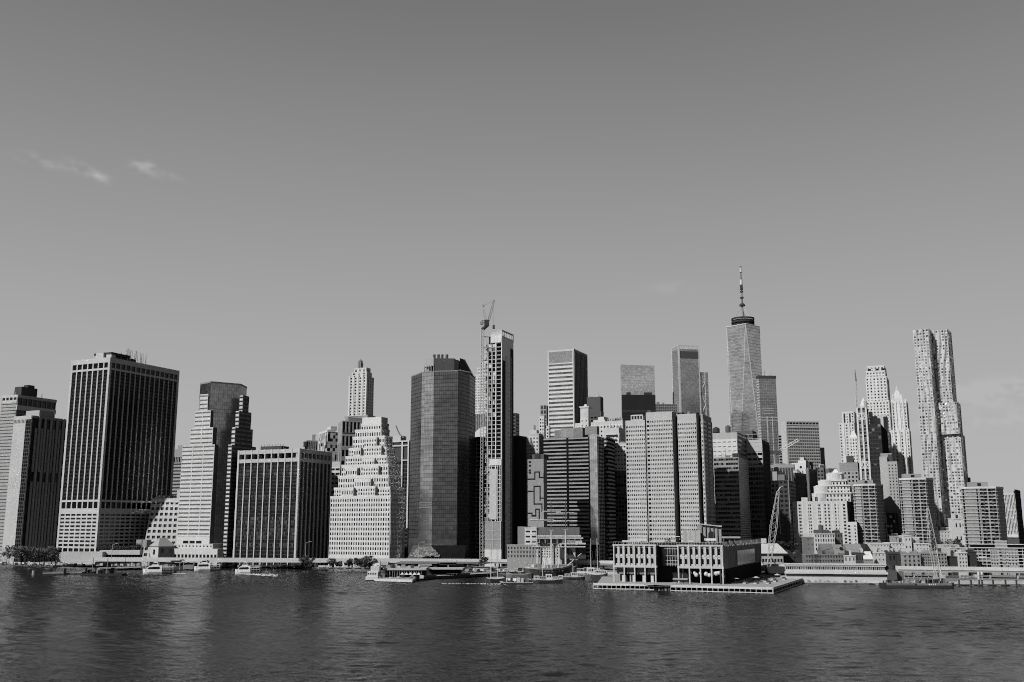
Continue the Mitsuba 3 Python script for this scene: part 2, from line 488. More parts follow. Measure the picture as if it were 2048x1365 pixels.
def ribbed_slab():
    K = Bld('ribbed_slab_tower', 'huge dark slab tower with thin white vertical ribs and gridded white base', 'tower', q('z1', 790, 223), q('z1', 1190, 190), q('z1', 1917, 341), 1000)
    H = K.H
    y1, y2 = lambda y: K.zy(q('z1', 0, y)[1]), lambda y: K.zy(q('z2', 0, y)[1])
    K.body(g=.12, z1=H - .5)
    zo1, zo0, zs1 = y1(243), y1(300), y1(322)
    zs0, zb1, zt1, zt0 = y2(430), y2(430), y2(452), y2(522)
    for F, nb, side in ((K.fL(), 7, 'L'), (K.fR(), 14, 'R')):
        W = F.W
        g = .50
        F.box(K.mb('glazing', 'glass'), 0, W, G, H - 4, 0, .06, .026)
        for a, b in ((zo1, H), (zs1, zo0), (zs0, zt1), (zt0 - 5.5, zt0)):
            m, fin = K.one('belt')
            F.box(m, -1.2 if side == 'L' else -1.2, W + 1.2, a, b, 0, 1.2, g)
            fin()
        for i in range(nb + 1):
            s = W * i / nb
            hw = (.78 if side == 'L' else .6) if 0 < i < nb else 1.35
            m, fin = K.one('rib')
            F.box(m, max(-1.25, s - hw), min(W + 1.25, s + hw), G, H - .1, .03, 1.0 if i not in (0, nb) else 1.25, g)
            fin()
        facade(K, F, zs0, zs1, 3.75, W / nb / 3, .55, .85, .035, .05, .3, glass=False)
        zr = [y2(y) for y in (573, 614, 654, 695, 737, 777, 818, 858, 900, 945, 1010)]
        for i, z in enumerate(zr):
            m, fin = K.one('sill_band')
            F.box(m, 0, W, z - .95, z + .95, 0, 1.0, g)
            fin()
        zz = [zt0 - 5.5] + zr
        for i in range(len(zz) - 1):                   # base windows, each its own pane
            for j in range(nb if side == 'L' else 10):
                m, fin = K.one('window', 'glass')
                F.box(m, W * (j + .18) / nb, W * (j + .82) / nb, zz[i + 1] + .96, zz[i] - .96, .06, .2, .05 + .03 * RS.rand())
                fin()
        F.box(K.mb('base_wall'), 0, W, G, y2(1010) - .95, .06, .9, .45)
    # roof: white plant house, dark screen, masts
    b = lambda x, y: K.bR(*q('z1', x, y))
    m = K.mb('penthouse')
    K.box(m, 2, 24, 3, b(1260, 190), H, y1(150), .5)
    K.box(m, 4, 22, b(1265, 180), b(1490, 200), H, y1(150), .07)
    K.box(m, 2, 26, 3, b(1420, 150), y1(150), y1(125), .07)
    K.box(K.mb('parapet'), K.wL * .2, K.wL * .4, .5, 6, H, H + 6, .5)
    m = K.mb('mast')
    for x, y, r in ((1060, 135, .35), (1105, 145, .35), (1410, 95, .6), (1440, 110, .5), (1500, 120, .5), (1560, 150, .4), (1340, 130, .3)):
        bb = max(2, b(x, y)) if x > 1190 else 3
        aa = 4 if x > 1190 else K.wL * .3
        p = K.p(aa, bb)
        m.tube((*p, H), (*p, hz(q('z1', x, y)[1], p[1])), r, .45)
    for i in range(8):
        p, p2 = K.p(5, b(1400, 150) + i * 4), K.p(9, b(1400, 150) + i * 4 + 4)
        m.tube((*p, H + 1), (*p2, H + 11 + 3 * (i % 2)), .3, .45)
        m.tube((*p2, H + 1), (*p2, H + 13), .3, .45)
        m.tube((*p, H + 8), (*p2, H + 8), .3, .45)
    K.flush()
    # sloping terraced wing at its foot
    W = Thing('terraced_wing', 'low white gridded wing with sloping front between the ribbed slab and the banded stepped tower', 'building')
    P = lambda z, x, y, Y: at(q(z, x, y), Y)
    Yt, Yb = 1042, 1019
    tl, tr, bl, br = P('z2', 1640, 440, Yt), P('z2', 1985, 440, Yt), P('z2', 1540, 905, Yb), P('z2', 1960, 905, Yb)
    zt, zb = tl[2], G
    tl[2] = tr[2] = zt
    bl[2] = br[2] = G
    back = np.array([12.0, 55.0, 0])
    m = W.mb('wall')
    m.hexa([bl, br, br + back, bl + back, tl, tr, tr + back, tl + back], .06)
    up = (tl - bl + tr - br) / 2
    nrm = np.cross(br - bl, up)
    nrm /= np.linalg.norm(nrm)
    if nrm[1] > 0:
        nrm = -nrm
    def slab(u0, u1, v0, v1, d, g, name):
        m, fin = W.one(name)
        c = [(bl * (1 - u) + br * u) * (1 - v) + (tl * (1 - u) + tr * u) * v for u, v in ((u0, v0), (u1, v0), (u1, v1), (u0, v1))]
        m.hexa(c + [x + nrm * d for x in c], g)
        fin()
    for i in range(12):
        v = i / 11
        slab(0, 1, max(0, v - .022), min(1, v + .022), 1.0, .5, 'sill_band')
    slab(0, 1, .965, 1.03, 1.3, .5, 'parapet')
    for i in range(8):
        u = i / 7
        slab(max(0, u - .028), min(1, u + .028), 0, 1, 1.08, .5, 'pier')
    m = W.mb('penthouse')
    a, b2 = P('z2', 1675, 400, Yt + 20), P('z2', 1870, 430, Yt + 20)
    m.hexa([(a[0], a[1], zt), (b2[0], a[1], zt), (b2[0], a[1] + 20, zt), (a[0], a[1] + 20, zt), (a[0], a[1], zt + 6), (b2[0], a[1], zt + 6), (b2[0], a[1] + 20, zt + 6), (a[0], a[1] + 20, zt + 6)], .3)
    a = P('z2', 1905, 400, Yt + 4)
    m.hexa([(a[0], a[1], zt), (a[0] + 12, a[1], zt), (a[0] + 12, a[1] + 14, zt), (a[0], a[1] + 14, zt), (a[0], a[1], zt + 11), (a[0] + 12, a[1], zt + 11), (a[0] + 12, a[1] + 14, zt + 11), (a[0], a[1] + 14, zt + 11)], .55)
    W.flush()
    K = Bld('office_block', 'grey horizontally banded block seen between the ribbed slab and the banded stepped tower', 'building', (330, 900), (376, 898), (386, 900), 1190)
    K.body(g=.3)
    facade(K, K.fL(), G, K.H - 16, 4, 50, .45, .99, .32, .10, .3)
    facade(K, K.fL(), K.H - 16, K.H - 9, 7, 2.6, .9, .6, .32, .02, .6)
    K.box(K.mb('penthouse'), 2, K.wL * .55, 4, 15, K.H, K.H + 5, .3)
    K.flush()


def stepped_bands():
    """White banded tower stepping back round a dark glass core."""
    K = Bld('banded_stepped_tower', 'white banded tower stepping up round a dark glass core with chamfered top', 'tower', q('z4', 405, 840), q('z4', 830, 840), q('z4', 1005, 840), 990)
    y3 = lambda y: K.zy(q('z3', 0, y)[1])
    y4 = lambda y: K.zy(q('z4', 0, y)[1])
    D = 5.5
    zt = y3(115)
    # core: chamfered glass shaft, its diagonal face towards the corner
    aA, aB = K.aL(*q('z3', 652, 200), 16), K.aL(*q('z3', 765, 200), 3)
    cd = [q('z3', 652, 150), q('z3', 765, 115), q('z3', 1085, 130), q('z3', 1152, 148)]
    Yc = K.p(0, 0)[1] + 1
    pts = [at(cd[0], Yc + 22)[:2], at(cd[1], Yc + 9)[:2], at(cd[2], Yc + 27)[:2], at(cd[3], Yc + 50)[:2]]
    pts += [pts[3] * 1.03 - (3, 0), pts[0] * 1.05 + (4, 0)]
    K.mb('glass_core', 'glass').prism(pts, G, zt, .26)
    for i, (p0, p1) in enumerate(zip(pts[:3], pts[1:4])):
        e = (p1 - p0) / np.linalg.norm(p1 - p0)
        F = Face(p0, e, np.array([e[1], -e[0]]), np.linalg.norm(p1 - p0))
        m, fin = K.one('glass_facet', 'glass')
        F.box(m, .02, F.W - .02, G + 10, zt - 1, 0, .08, (.55, .30, .2)[i])  # core facets toned apart: the light on each side is put into the glass
        fin()
        facade(K, F, G + 30, zt, 3.9, 2.2, .88, .93, .06, 0, .16, glass=False)
        F.box(K.mb('coping'), 0, F.W, zt - 1, zt + .6, -.5, .4, .25)
    # left wing tiers: lit banded face, thin dark return
    tiers = [(245, 425, 648, 735, 292, 612), (425, 610, 595, 763, 492, 568), (610, 800, 545, 787, 650, 525)]
    zlow = y4(765)
    for (yt, yb, xl, xr, y2, x2) in tiers:
        b = 2.0
        a0, a1 = K.aL(*q('z3', xr, (yt + yb) / 2), b), K.aL(*q('z3', xl, (yt + yb) / 2), b)
        a2 = K.aL(*q('z3', x2, (y2 + yb) / 2), b)
        z1, z0 = y3(yt), y3(yb)
        K.box(K.mb('wall'), a0, a1, b, b + D, z0, z1, .13)
        facade(K, K.fL(b, a0, a1), z0, z1, 3.9, 13, .34, .92, .56, .34, .5, nf=4, indiv=True, names=('white_band', 'pier'))
        zz = y3(y2)
        K.box(K.mb('wall'), a0 + 15, a1, b + D, b + 46, z0, z1 - .5, .13)
        K.box(K.mb('wall'), a1, a2, b + 8, b + 46, z0, zz, .13)
        facade(K, K.fL(b + 8, a1, a2), z0, zz, 3.9, 9, .34, .9, .56, .16, .5, nf=max(2, round((zz - z0) / 3.9)))
    a0, a1 = K.aL(*q('z4', 775, 400)), K.aL(*q('z4', 425, 400))
    z1 = y3(800)
    K.box(K.mb('wall'), a0, a1, 0, D, G, z1, .13)
    K.box(K.mb('wall'), a0 + 15, a1, D, 46, G, z1 - .5, .13)
    F = K.fL(0, a0, a1)
    nf = 26
    facade(K, F, y4(770), z1, 3.9, 13.5, .36, .92, .56, .34, .55, nf=22, indiv=True, names=('white_band', 'pier'))
    m, fin = K.one('lobby_wall')
    F.box(m, 0, F.W, G, y4(772), 0, .5, .56)
    fin()
    for i in range(3):
        m, fin = K.one('window', 'glass')
        F.box(m, F.W * (.2 + .2 * i), F.W * (.36 + .2 * i), y4(850), y4(822), .5, .6, .05)
        fin()
    # right wing tiers: bright narrow end, dark banded side
    rt = [(258, 432, 1075, 1110, 1172), (432, 615, 1032, 1068, 1196), (615, 805, 990, 1026, 1212), (805, 1600, 945, 982, 1240)]
    for i, (yt, yb, xl, xc, xr) in enumerate(rt):
        z1 = y3(yt)
        z0 = y3(yb) if i < 3 else G
        ym = (yt + yb) / 2 if i < 3 else 1000
        a = -8.0
        b0 = K.bR(*q('z3', xc, ym), a)
        b1 = K.bR(*q('z3', xr, ym), a)
        w = K.aL(*q('z3', xl, ym), b0) - a
        K.box(K.mb('wall'), a, a + w, b0, b1, z0, z1, .12)
        facade(K, K.fL(b0, a, a + w), z0, z1, 3.9, 8, .42 if i < 3 else .5, .99, .56, .10, .4, indiv=True, names=('white_band', 'pier'))
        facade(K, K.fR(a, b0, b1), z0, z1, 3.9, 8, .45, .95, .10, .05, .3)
    K.flush()
    P = Bld('stepped_podium', 'low white two-step podium with square windows below the banded stepped tower', 'building', q('z4', 330, 912), q('z4', 840, 908), q('z4', 900, 905), 975)
    P.body(g=.5)
    F = P.fL()
    zA = P.H
    facade(P, F, zA - 16, zA, 16, F.W / 13, .32, .62, .55, .05, .5, nf=1, indiv=True, names=('wall_band', 'pier'), base=0)
    facade(P, F, G, zA - 16.05, 12, F.W / 13, .4, .62, .55, .05, .5, nf=1)
    zB = P.zy(q('z4', 0, 855)[1])
    a0, a1 = P.aL(*q('z4', 788, 880), 6), P.aL(*q('z4', 370, 880), 6)
    P.box(P.mb('wall'), a0, a1, 6, 24, zA, zB, .5)
    facade(P, P.fL(6, a0, a1), zA, zB, 14, (a1 - a0) / 11, .3, .4, .55, .05, .5, nf=1)
    P.flush()
    S = Bld('pyramid_roofed_house', 'small pale house with low pyramid roof in front of the terraced wing', 'house', q('z4', 112, 880), q('z4', 200, 880), q('z4', 372, 880), 985, ang=50)
    S.body(g=.5, b1=S.wR)
    H = S.H
    m = S.mb('roof')
    c = S.p(S.wL / 2, S.wR / 2)
    cor = [S.p(a, b) for a, b in ((-1, -1), (S.wL + 1, -1), (S.wL + 1, S.wR + 1), (-1, S.wR + 1))]
    rid = [S.p(S.wL / 2, S.wR * .3), S.p(S.wL / 2, S.wR * .7)]
    m.hexa([(*x, H) for x in cor] + [(*rid[0], H + 8), (*rid[0], H + 8.01), (*rid[1], H + 8), (*rid[1], H + 8.01)], .35)
    F = S.fL()
    for z in (H - 8, H - 17):
        m, fin = S.one('window', 'glass')
        F.box(m, F.W * .4, F.W * .6, z, z + 5, .02, .15, .05)
        fin()
    facade(S, S.fR(), G, H, 8, 7, .5, .4, .3, .04, .3)
    S.flush()


def white_pier_block():
    K = Bld('pale_ribbed_block', 'squat dark glass block with pale ribs and open framed top beside the stepped stone tower', 'tower', q('z3', 1072, 872), q('z3', 1720, 846), q('z5', 440, 1166), 962)
    H = K.H
    y3 = lambda y: K.zy(q('z3', 0, y)[1])
    zc = y3(968)
    K.body(g=.05, z1=zc)
    K.box(K.mb('roof_deck'), 4, K.wL - 4, 4, K.wR - 4, zc, H - 2, .05)
    for F, n in ((K.fL(), 9), (K.fR(), 8)):
        W = F.W
        F.box(K.mb('glazing', 'glass'), 0, W, G, zc, 0, .08, .034)
        for a, b in ((H - 4.2, H - .3), (zc - 1.8, zc + 1.8)):
            m, fin = K.one('belt')
            F.box(m, -1, W + 1, a, b, -3 if a > zc + 5 else 0, .9, .45)
            fin()
        for i in range(n + 1):
            s = W * i / n
            m, fin = K.one('rib')
            hw = .58 if 0 < i < n else 1.0
            F.box(m, max(-1.1, s - hw), min(W + 1.1, s + hw), G, H, -2.5 if False else 0, 1.2, .5)
            fin()
            m = K.mb('frame_return')
            F.box(m, max(0, s - hw * .9), min(W, s + hw * .9), zc, H - 1, -4, 0, .42)
        facade(K, F, G, zc - 2, 3.55, W / n / 5, .72, .82, .05, .05, .22, glass=False)
        rs = np.random.RandomState(5)
        m = K.mb('window_blind')
        nf = int((zc - G - 2) / 3.55)
        for r in range(nf):
            if rs.rand() < .5:
                lit = rs.rand() * .10
                for c in range(n * 5):
                    if rs.rand() < .55:
                        F.box(m, W * (c + .12) / n / 5, W * (c + .88) / n / 5, G + r * 3.55 + .5, G + r * 3.55 + 3.1, .08, .16, .03 + lit * rs.rand())
    p = K.p(K.wL * .1, 20)
    K.mb('water_tank').tube((*p, H), (*p, H + 3), 1.0, .05)
    K.mb('water_tank').tube((*p, H + 3), (*p, H + 8), 2.4, .05, k=10)
    K.box(K.mb('penthouse'), K.wL * .4, K.wL * .75, 10, 22, H - 2, H + 4, .08)
    for i in range(9):
        p = K.p(K.wL * .38 + i * 3.3, 11)
        K.mb('railing').tube((*p, H), (*p, H + 6), .25, .3)
    K.flush()


far_left()
fin_tower()
ribbed_slab()
stepped_bands()
white_pier_block()
# ------------------------------------------------------------------ middle group of towers
def roofpt(p, H):
    return onz(p, H)[:2]


def ziggurat():
    K = Bld('stepped_stone_tower', 'bright white stone tower stepping up like a ziggurat with dark shaded right side', 'tower', q('z6', 441, 335), q('z6', 1084, 330), q('z6', 1240, 345), 950)
    tiers = [('z6', 441, 1084, 1240, 335, None, 0), ('z6', 480, 1079, 1222, 240, 335, 4), ('z6', 525, 1064, 1195, 110, 240, 8), ('z5', 560, 1060, 1180, 1283, 'z6:110', 12), ('z5', 604, 1044, 1150, 1187, 1283, 16),
             ('z5', 640, 1036, 1128, 1100, 1187, 20), ('z5', 683, 1022, 1100, 975, 1100, 24), ('z5', 707, 984, 1068, 897, 975, 28), ('z5', 772, 984, 1060, 832, 897, 31), ('z5', 786, 983, 1046, 768, 832, 32)]
    for i, (z, xl, xc, xr, yt, yb, b) in enumerate(tiers):
        if i == 0:
            b = 0
        zt = K.zy(q(z, 0, yt)[1], 0, b)
        if yb is None:
            zb, ym = G, q(z, 0, 700)[1]
        else:
            zb = K.zy(q(z, 0, yb)[1] if not isinstance(yb, str) else q('z6', 0, 110)[1], 0, b) - 1.0
            ym = q(z, 0, yt)[1]
        if i == 0:
            ym = q(z, 0, yt)[1]
        a0, a1 = K.aL(q(z, xc, 0)[0], ym, b), K.aL(q(z, xl, 0)[0], ym, b)
        b1 = K.bR(q(z, xr, 0)[0], ym, a0)
        K.box(K.mb('wall'), a0, a1, b, b1, zb, zt, .4)
        par = 1.6 if i < 9 else 6
        FL, FR = K.fL(b, a0, a1), K.fR(a0, b, b1)
        if i == 0:
            zb = K.zy(q('z6', 0, 985)[1])
            for F in (FL, FR):
                m, fin = K.one('plinth')
                F.box(m, -.2, F.W + .2, G, zb + .2, 0, .75, .6)
                fin()
        for F, gl in ((FL, .05), (FR, .05)):
            facade(K, F, zb, zt - par, 4.35, 2.72, .58, .5, .60, gl, .6, blinds=.3, bg=.17, seed=i)
            m, fin = K.one('parapet')
            F.box(m, -.4, F.W + .4, zt - par, zt + .5, 0, .7, .6)
            fin()
    def bay(z, xl, xc, y0, y1, b, d=4.6):
        d = 3.6
        zt, zb = K.zy(q(z, 0, y0)[1], 0, b), K.zy(q(z, 0, y1)[1], 0, b)
        ym = q(z, 0, (y0 + y1) / 2)[1]
        a0, a1 = K.aL(q(z, xc, 0)[0], ym, b - d), K.aL(q(z, xl, 0)[0], ym, b - d)
        k = K.mb('bay')
        K.box(k, a0, a1, b - d, b, zb, zt, .4)
        facade(K, K.fL(b - d, a0, a1), zb, zt - 1.5, 4.35, 2.72, .56, .46, .60, .05, .5, blinds=.3, bg=.17)
        F = K.fL(b - d, a0, a1)
        F.box(K.mb('bay'), -.3, F.W + .3, zt - 1.5, zt + .3, 0, .6, .6)
    bay('z5', 800, 935, 985, 1090, 24, 4)
    bay('z5', 690, 765, 1098, 1187, 20, 4)
    bay('z5', 800, 985, 1085, 1187, 20, 4)
    bay('z5', 780, 910, 1225, 1290, 16, 4)
    bay('z6', 600, 725, 25, 110, 12, 4)
    bay('z6', 790, 955, 10, 110, 12, 4)
    bay('z6', 700, 870, 150, 240, 8, 4)
    bay('z6', 560, 685, 240, 330, 4, 4)
    bay('z6', 735, 920, 230, 330, 4, 4)
    for i in range(8):
        p = K.p(20 + i * 4, 20)
        K.mb('antenna').tube((*p, K.H), (*p, K.H + 5), .2, .4)
    K.flush()


def crown_tower():
    """Old stone shaft with a lantern, behind the ziggurat."""
    K = Bld('lantern_tower', 'slender white stone tower with octagonal crown and small dark lantern on top', 'tower', q('z5', 640, 345), q('z5', 832, 345), q('z5', 862, 350), 1450)
    z = lambda y: K.zy(q('z5', 0, y)[1])
    w, wr = K.wL, K.wR
    wr = max(wr, 18)
    def tier(i0, i1, y0, y1, g=.5, n=0):
        K.box(K.mb('wall'), i0, w - i1, i0, wr - 2, z(y1), z(y0), g)
        if n:
            for F in (K.fL(i0, i0, w - i1), K.fR(i0, i0, wr - 2)):
                facade(K, F, z(y1), z(y0) - 1, 4.2, F.W / n, .6, .45, .58, .05, .5, blinds=.4, bg=.4)
    K.box(K.mb('wall'), -4, w + 5, -3, wr, G, z(760), .45)
    for x in (770, 690, 620):
        a = K.aL(*q('z5', x, 760))
    F = K.fL(0, 0, w)
    K.box(K.mb('wall'), 0, w, 0, wr, z(762), z(340), .45)
    facade(K, F, z(762), z(340), 4.3, F.W / 4, .55, .36, .58, .05, .7, blinds=.3, bg=.4)
    facade(K, K.fR(0, 0, wr), z(762), z(340), 4.3, wr / 3, .55, .4, .5, .05, .6)
    for i in range(5):
        m, fin = K.one('pier')
        F.box(m, F.W * i / 4 - 1.4 + 1.4 * (i == 0) - 1.4 * (i == 4), F.W * i / 4 + 1.4 - 1.4 * (i == 4) + 1.4 * (i == 0), z(762), z(325), 0, 1.3, .58)
        fin()
    tier(2.5, 2.5, 285, 342, .5, 3)
    tier(5, 5, 236, 287, .5, 3)
    m, fin = K.one('lantern')
    p = K.p(w * .57, wr * .45)
    m.tube((*p, z(236)), (*p, z(165)), 3.4, .25, k=8)
    m.tube((*p, z(165)), (*p, z(152)), 3.8, .2, 2.6, k=8)
    m.tube((*p, z(152)), (*p, z(132)), 2.2, .3, .3, k=8)
    for i in range(8):
        w8 = p + 3.7 * unit(45 * i + 20)
        m.tube((*w8, z(236)), (*w8, z(168)), .5, .45, k=5)
    fin()
    m, fin = K.one('cornice')
    K.box(m, -5, w + 6, -4, wr, z(768), z(760), .5)
    fin()
    K.flush()
    B = Bld('tall_window_block', 'grey block with tall dark vertical windows behind the stepped stone tower', 'building', q('z5', 520, 832), q('z5', 563, 818), q('z5', 800, 815), 1250, ang=20)
    B.body(g=.3)
    zz = lambda y: B.zy(q('z5', 0, y)[1])
    F = B.fR()
    facade(B, F, zz(945), B.H - 1, 90, F.W / 6, .96, .62, .33, .03, .9, indiv=True)
    facade(B, F, zz(1110), zz(962), 13, F.W / 6, .72, .66, .33, .03, .9)
    facade(B, F, G, zz(1110), 13, F.W / 6, .6, .66, .3, .03, .9)
    F = B.fL()
    facade(B, F, zz(1300), zz(1030), 30, F.W / 2, .8, .4, .3, .03, .5)
    B.box(B.mb('penthouse'), 2, B.wL - 2, B.wR * .3, B.wR, B.H, B.zy(q('z5', 0, 775)[1]), .25)
    B.flush()
    C = Bld('checkered_block', 'pale block with irregular checkered windows left of the tall-windowed grey block', 'building', q('z5', 318, 945), q('z5', 410, 940), q('z5', 520, 935), 1320, ang=24)
    C.body(g=.4)
    for F in (C.fL(), C.fR()):
        F.box(C.mb('glazing', 'glass'), 0, F.W, G, C.H - 2, 0, .06, .08)
        rs = np.random.RandomState(4)
        nf, nc = 16, max(3, int(F.W / 3.2))
        for i in range(nf):
            for j in range(nc):
                if (i + j + int(rs.rand() > .8)) % 2 == 0 or rs.rand() < .2:
                    F.box(C.mb('facade_grid'), F.W * j / nc, F.W * (j + 1) / nc, C.H - 4.2 * (i + 1), C.H - 4.2 * i, .06, .5, rs.choice([.55, .5, .4]))
    C.box(C.mb('roof_slab'), -1, C.wL + 1, -1, C.wR * .7, C.H, C.H + 3, .55)
    C.box(C.mb('penthouse'), 2, C.wL * .5, 4, C.wR * .9, C.H + 3, C.zy(q('z5', 0, 875)[1]), .5)
    C.flush()
    S = Bld('striped_block', 'small dark block with pale vertical strips just above the pale-ribbed block roof', 'building', q('z5', 140, 1040), q('z5', 178, 1028), q('z5', 300, 1030), 1360, ang=22)
    S.body(g=.4)
    facade(S, S.fR(), S.H - 45, S.H, 40, S.wR / 6, .93, .7, .42, .03, .8)
    S.box(S.mb('penthouse'), 1, 5, S.wR * .5, S.wR * .8, S.H, S.H + 8, .45)
    S.flush()
    W = Bld('white_banded_block', 'white block with dark window bands left of the stepped stone tower', 'building', q('z5', 440, 1262), q('z5', 545, 1258), q('z5', 560, 1262), 1110)
    W.body(g=.45)
    facade(W, W.fL(), G, W.H - 6, 5, 6, .45, .85, .55, .05, .5)
    W.flush()
    N = Bld('white_framed_block', 'dark block with tall white corner piers between the stepped stone tower and octagonal glass tower', 'building', q('z5', 1100, 1035), q('z5', 1285, 1032), q('z5', 1300, 1035), 1090)
    N.body(g=.08)
    F = N.fL()
    facade(N, F, G, N.H - 22, 4.2, 4, .7, .85, .08, .06, .3)
    zc = lambda y: N.zy(q('z5', 0, y)[1])
    for x0, x1 in ((1208, 1224), (1276, 1290), (1100, 1112)):
        m, fin = N.one('pier')
        F.box(m, F.s(q('z5', x0, 1100)), F.s(q('z5', x1, 1100)), G + 60 if x0 < 1270 else G + 35, N.H, 0, 1.6, .6)
        fin()
    for y0, y1 in ((1030, 1046), (1078, 1092), (1238, 1250)):
        m, fin = N.one('beam')
        F.box(m, 0 if y0 < 1200 else F.s(q('z5', 1208, 1100)), F.W, zc(y1), zc(y0), 0, 1.4, .55)
        fin()
    N.box(N.mb('penthouse'), N.wL * .55, N.wL, 2, 14, N.H, N.H + 6, .5)
    m, fin = N.one('curved_canopy')
    pr = None
    for i in range(7):
        t = i / 6
        p = N.p(N.wL * (.95 - .5 * t), 6)
        c = np.array([*p, N.H + 4 + 13 * (1 - t) ** 2])
        if pr is not None:
            m.hexa([pr + (0, -3, -.8), c + (0, -3, -.8), c + (0, 6, -.8), pr + (0, 6, -.8), pr + (0, -3, .8), c + (0, -3, .8), c + (0, 6, .8), pr + (0, 6, .8)], .2)
        pr = c
    fin()
    N.flush()


def octagon_tower():
    K = Thing('octagonal_glass_tower', 'tall dark octagonal glass tower with sloped rooftop plant and slanted glass skirt', 'tower')
    Y = 960
    H = hz(q('z5', 0, 291)[1], Y)
    pp = [(1312, 350), (1424, 303), (1556, 291), (1815, 293), (1935, 322), (1994, 340)]
    pts = [at(q('z5', 1556, 291), Y)[:2] if i == 2 else roofpt(q('z5', *p), H) for i, p in enumerate(pp)]
    pts[3] = at(q('z5', 1815, 291), Y - 6)[:2]
    pts[4] = at(q('z5', 1935, 322), Y + 16)[:2]
    pts[5] = at(q('z5', 1994, 340), Y + 42)[:2]
    pts[1] = at(q('z5', 1424, 303), Y + 8)[:2]
    pts[0] = at(q('z5', 1312, 350), Y + 34)[:2]
    poly = pts + [pts[5] + (-8, 30), pts[0] + (10, 40)]
    refl = [.22, .52, .15, .06, .22]  # one glass, toned per facet to paint how light falls on each side
    K.mb('core').prism(poly, G, H - .5, .05)
    def Fc(i):
        p0, p1 = pts[i], pts[i + 1]
        e = (p1 - p0) / np.linalg.norm(p1 - p0)
        return Face(p0, e, np.array([e[1], -e[0]]), np.linalg.norm(p1 - p0))
    for i in range(5):
        F = Fc(i)
        m, fin = K.one('glass_facet', 'glass')
        F.box(m, .02, F.W - .02, G, H, -.02, .25, refl[i])
        fin()
        facade(K, F, G + 26, H, 3.8, 1.9, .86 if i in (0, 2, 4) else .9, .9 if i == 2 else .97, .03 if i != 1 else .09, 0, .36, glass=False)
        m, fin = K.one('coping')
        F.box(m, 0, F.W, H - .4, H + .8, -.6, .5, .2)
        fin()
    F = Fc(1)
    m, fin = K.one('corner_pier')
    F.box(m, F.W - 1.3, F.W - .1, hz(q('z5', 0, 545)[1], Y), H, .2, .8, .3)
    fin()
    # stepped foot louvres on the second facet
    z0 = hz(q('z6', 0, 380)[1], Y)
    for k in range(3):
        m, fin = K.one('ledge')
        F.box(m, 0, F.W, z0 - 3 - k * 2.2, z0 - 2 - k * 2.2, .3, .9, .2)
        fin()
    # rooftop plant
    zt = hz(q('z5', 0, 148)[1], Y + 14)
    a = [at(q('z5', x, y), Y + d)[:2] for x, y, d in ((1452, 200, 22), (1548, 200, 12), (1770, 200, 13), (1815, 200, 18))]
    back = np.array([6.0, 40.0])
    m = K.mb('plant_house')
    m.prism([a[0], a[1], a[1] + back, a[0] + back], H + 8, zt + 1, .34)
    m.prism([a[1] + (.05, .2), a[2], a[2] + back, a[1] + back + (.05, 0)], H, zt, .10)
    m.prism([a[2] + (.05, 0), a[3], a[3] + back, a[2] + back + (.05, 0)], H, zt - 1, .3)
    for i in range(5):
        F2 = a[0] + (a[1] - a[0]) * (i / 4)
        m.tube((*F2, H - 1), (*F2, H + 9), .6, .3)
    s0, s1 = at(q('z5', 1830, 150), Y + 20), at(q('z5', 1890, 150), Y + 30)
    e0, e1 = at(q('z5', 1960, 312), Y + 34), at(q('z5', 1994, 330), Y + 44)
    m, fin = K.one('sloped_screen')
    z9 = hz(q('z5', 0, 152)[1], Y + 25)
    for off, g in ((0, .1), (1, .1), (2, .28)):
        t0, t1 = off / 3, (off + .8) / 3
        A, B_ = s0 + (s1 - s0) * t0, s0 + (s1 - s0) * t1
        C_, D_ = e0 + (e1 - e0) * t0, e0 + (e1 - e0) * t1
        A[2] = B_[2] = z9
        C_[2] = D_[2] = H
        base = [(*A[:2], H), (*B_[:2], H), (*D_[:2], H), (*C_[:2], H)]
        m.hexa(base + [A, B_, D_ + (0, 0, .3), C_ + (0, 0, .3)], g)
    fin()
    for x in (1555, 1600, 1640, 1690):
        p = at(q('z5', x, 130), Y + 20)
        K.mb('vent').tube((*p[:2], zt), (*p[:2], zt + 5), 1.4, .12, k=8)
    p0, p1 = at(q('z5', 1830, 300), Y - 2), at(q('z5', 1960, 312), Y + 14)
    m, fin = K.one('gutter_beam')
    m.tube((*p0[:2], H + .8), (*p1[:2], H + .8), .9, .55)
    fin()
    # slanted glass skirt
    m, fin = K.one('glass_skirt', 'glass')
    zk = hz(q('z6', 0, 868)[1], Y - 10)
    P = lambda x, y, d: at(q('z6', x, y), Y + d)
    top = [P(1330, 868, -2), P(1520, 868, -8), P(1905, 868, -6)]
    bot = [P(1225, 985, -14), P(1540, 985, -24), P(1870, 985, -18)]
    for i in range(2):
        t0, t1, b0, b1 = top[i], top[i + 1], bot[i], bot[i + 1]
        t0[2] = t1[2] = zk
        b0[2] = b1[2] = G
        m.hexa([b0, b1, b1 + (0, 12, 0), b0 + (0, 12, 0), t0, t1, t1 + (0, 6, 0), t0 + (0, 6, 0)], .10)
    fin()
    m, fin = K.one('painted_reflection')  # pale matte pieces painting the bright reflection seen on the glass skirt
    rs = np.random.RandomState(8)
    for i in range(240):
        v = rs.rand() ** .8
        x = 1455 + (rs.rand() - .5) * 330 * (1 - v * .62)
        p = P(x, 985 - 95 * v, -25.5 + 9 * v)
        w = .8
        n = rs.uniform(-.3, .3, 2)
        m.hexa([p + (-w, -n[0], -w), p + (w, n[0], -w), p + (w, n[0] + .4, -w), p + (-w, -n[0] + .4, -w), p + (-w, n[1], w), p + (w, n[1] + .6, w), p + (w, n[1] + 1, w), p + (-w, n[1] + .4, w)], rs.uniform(.2, .62))
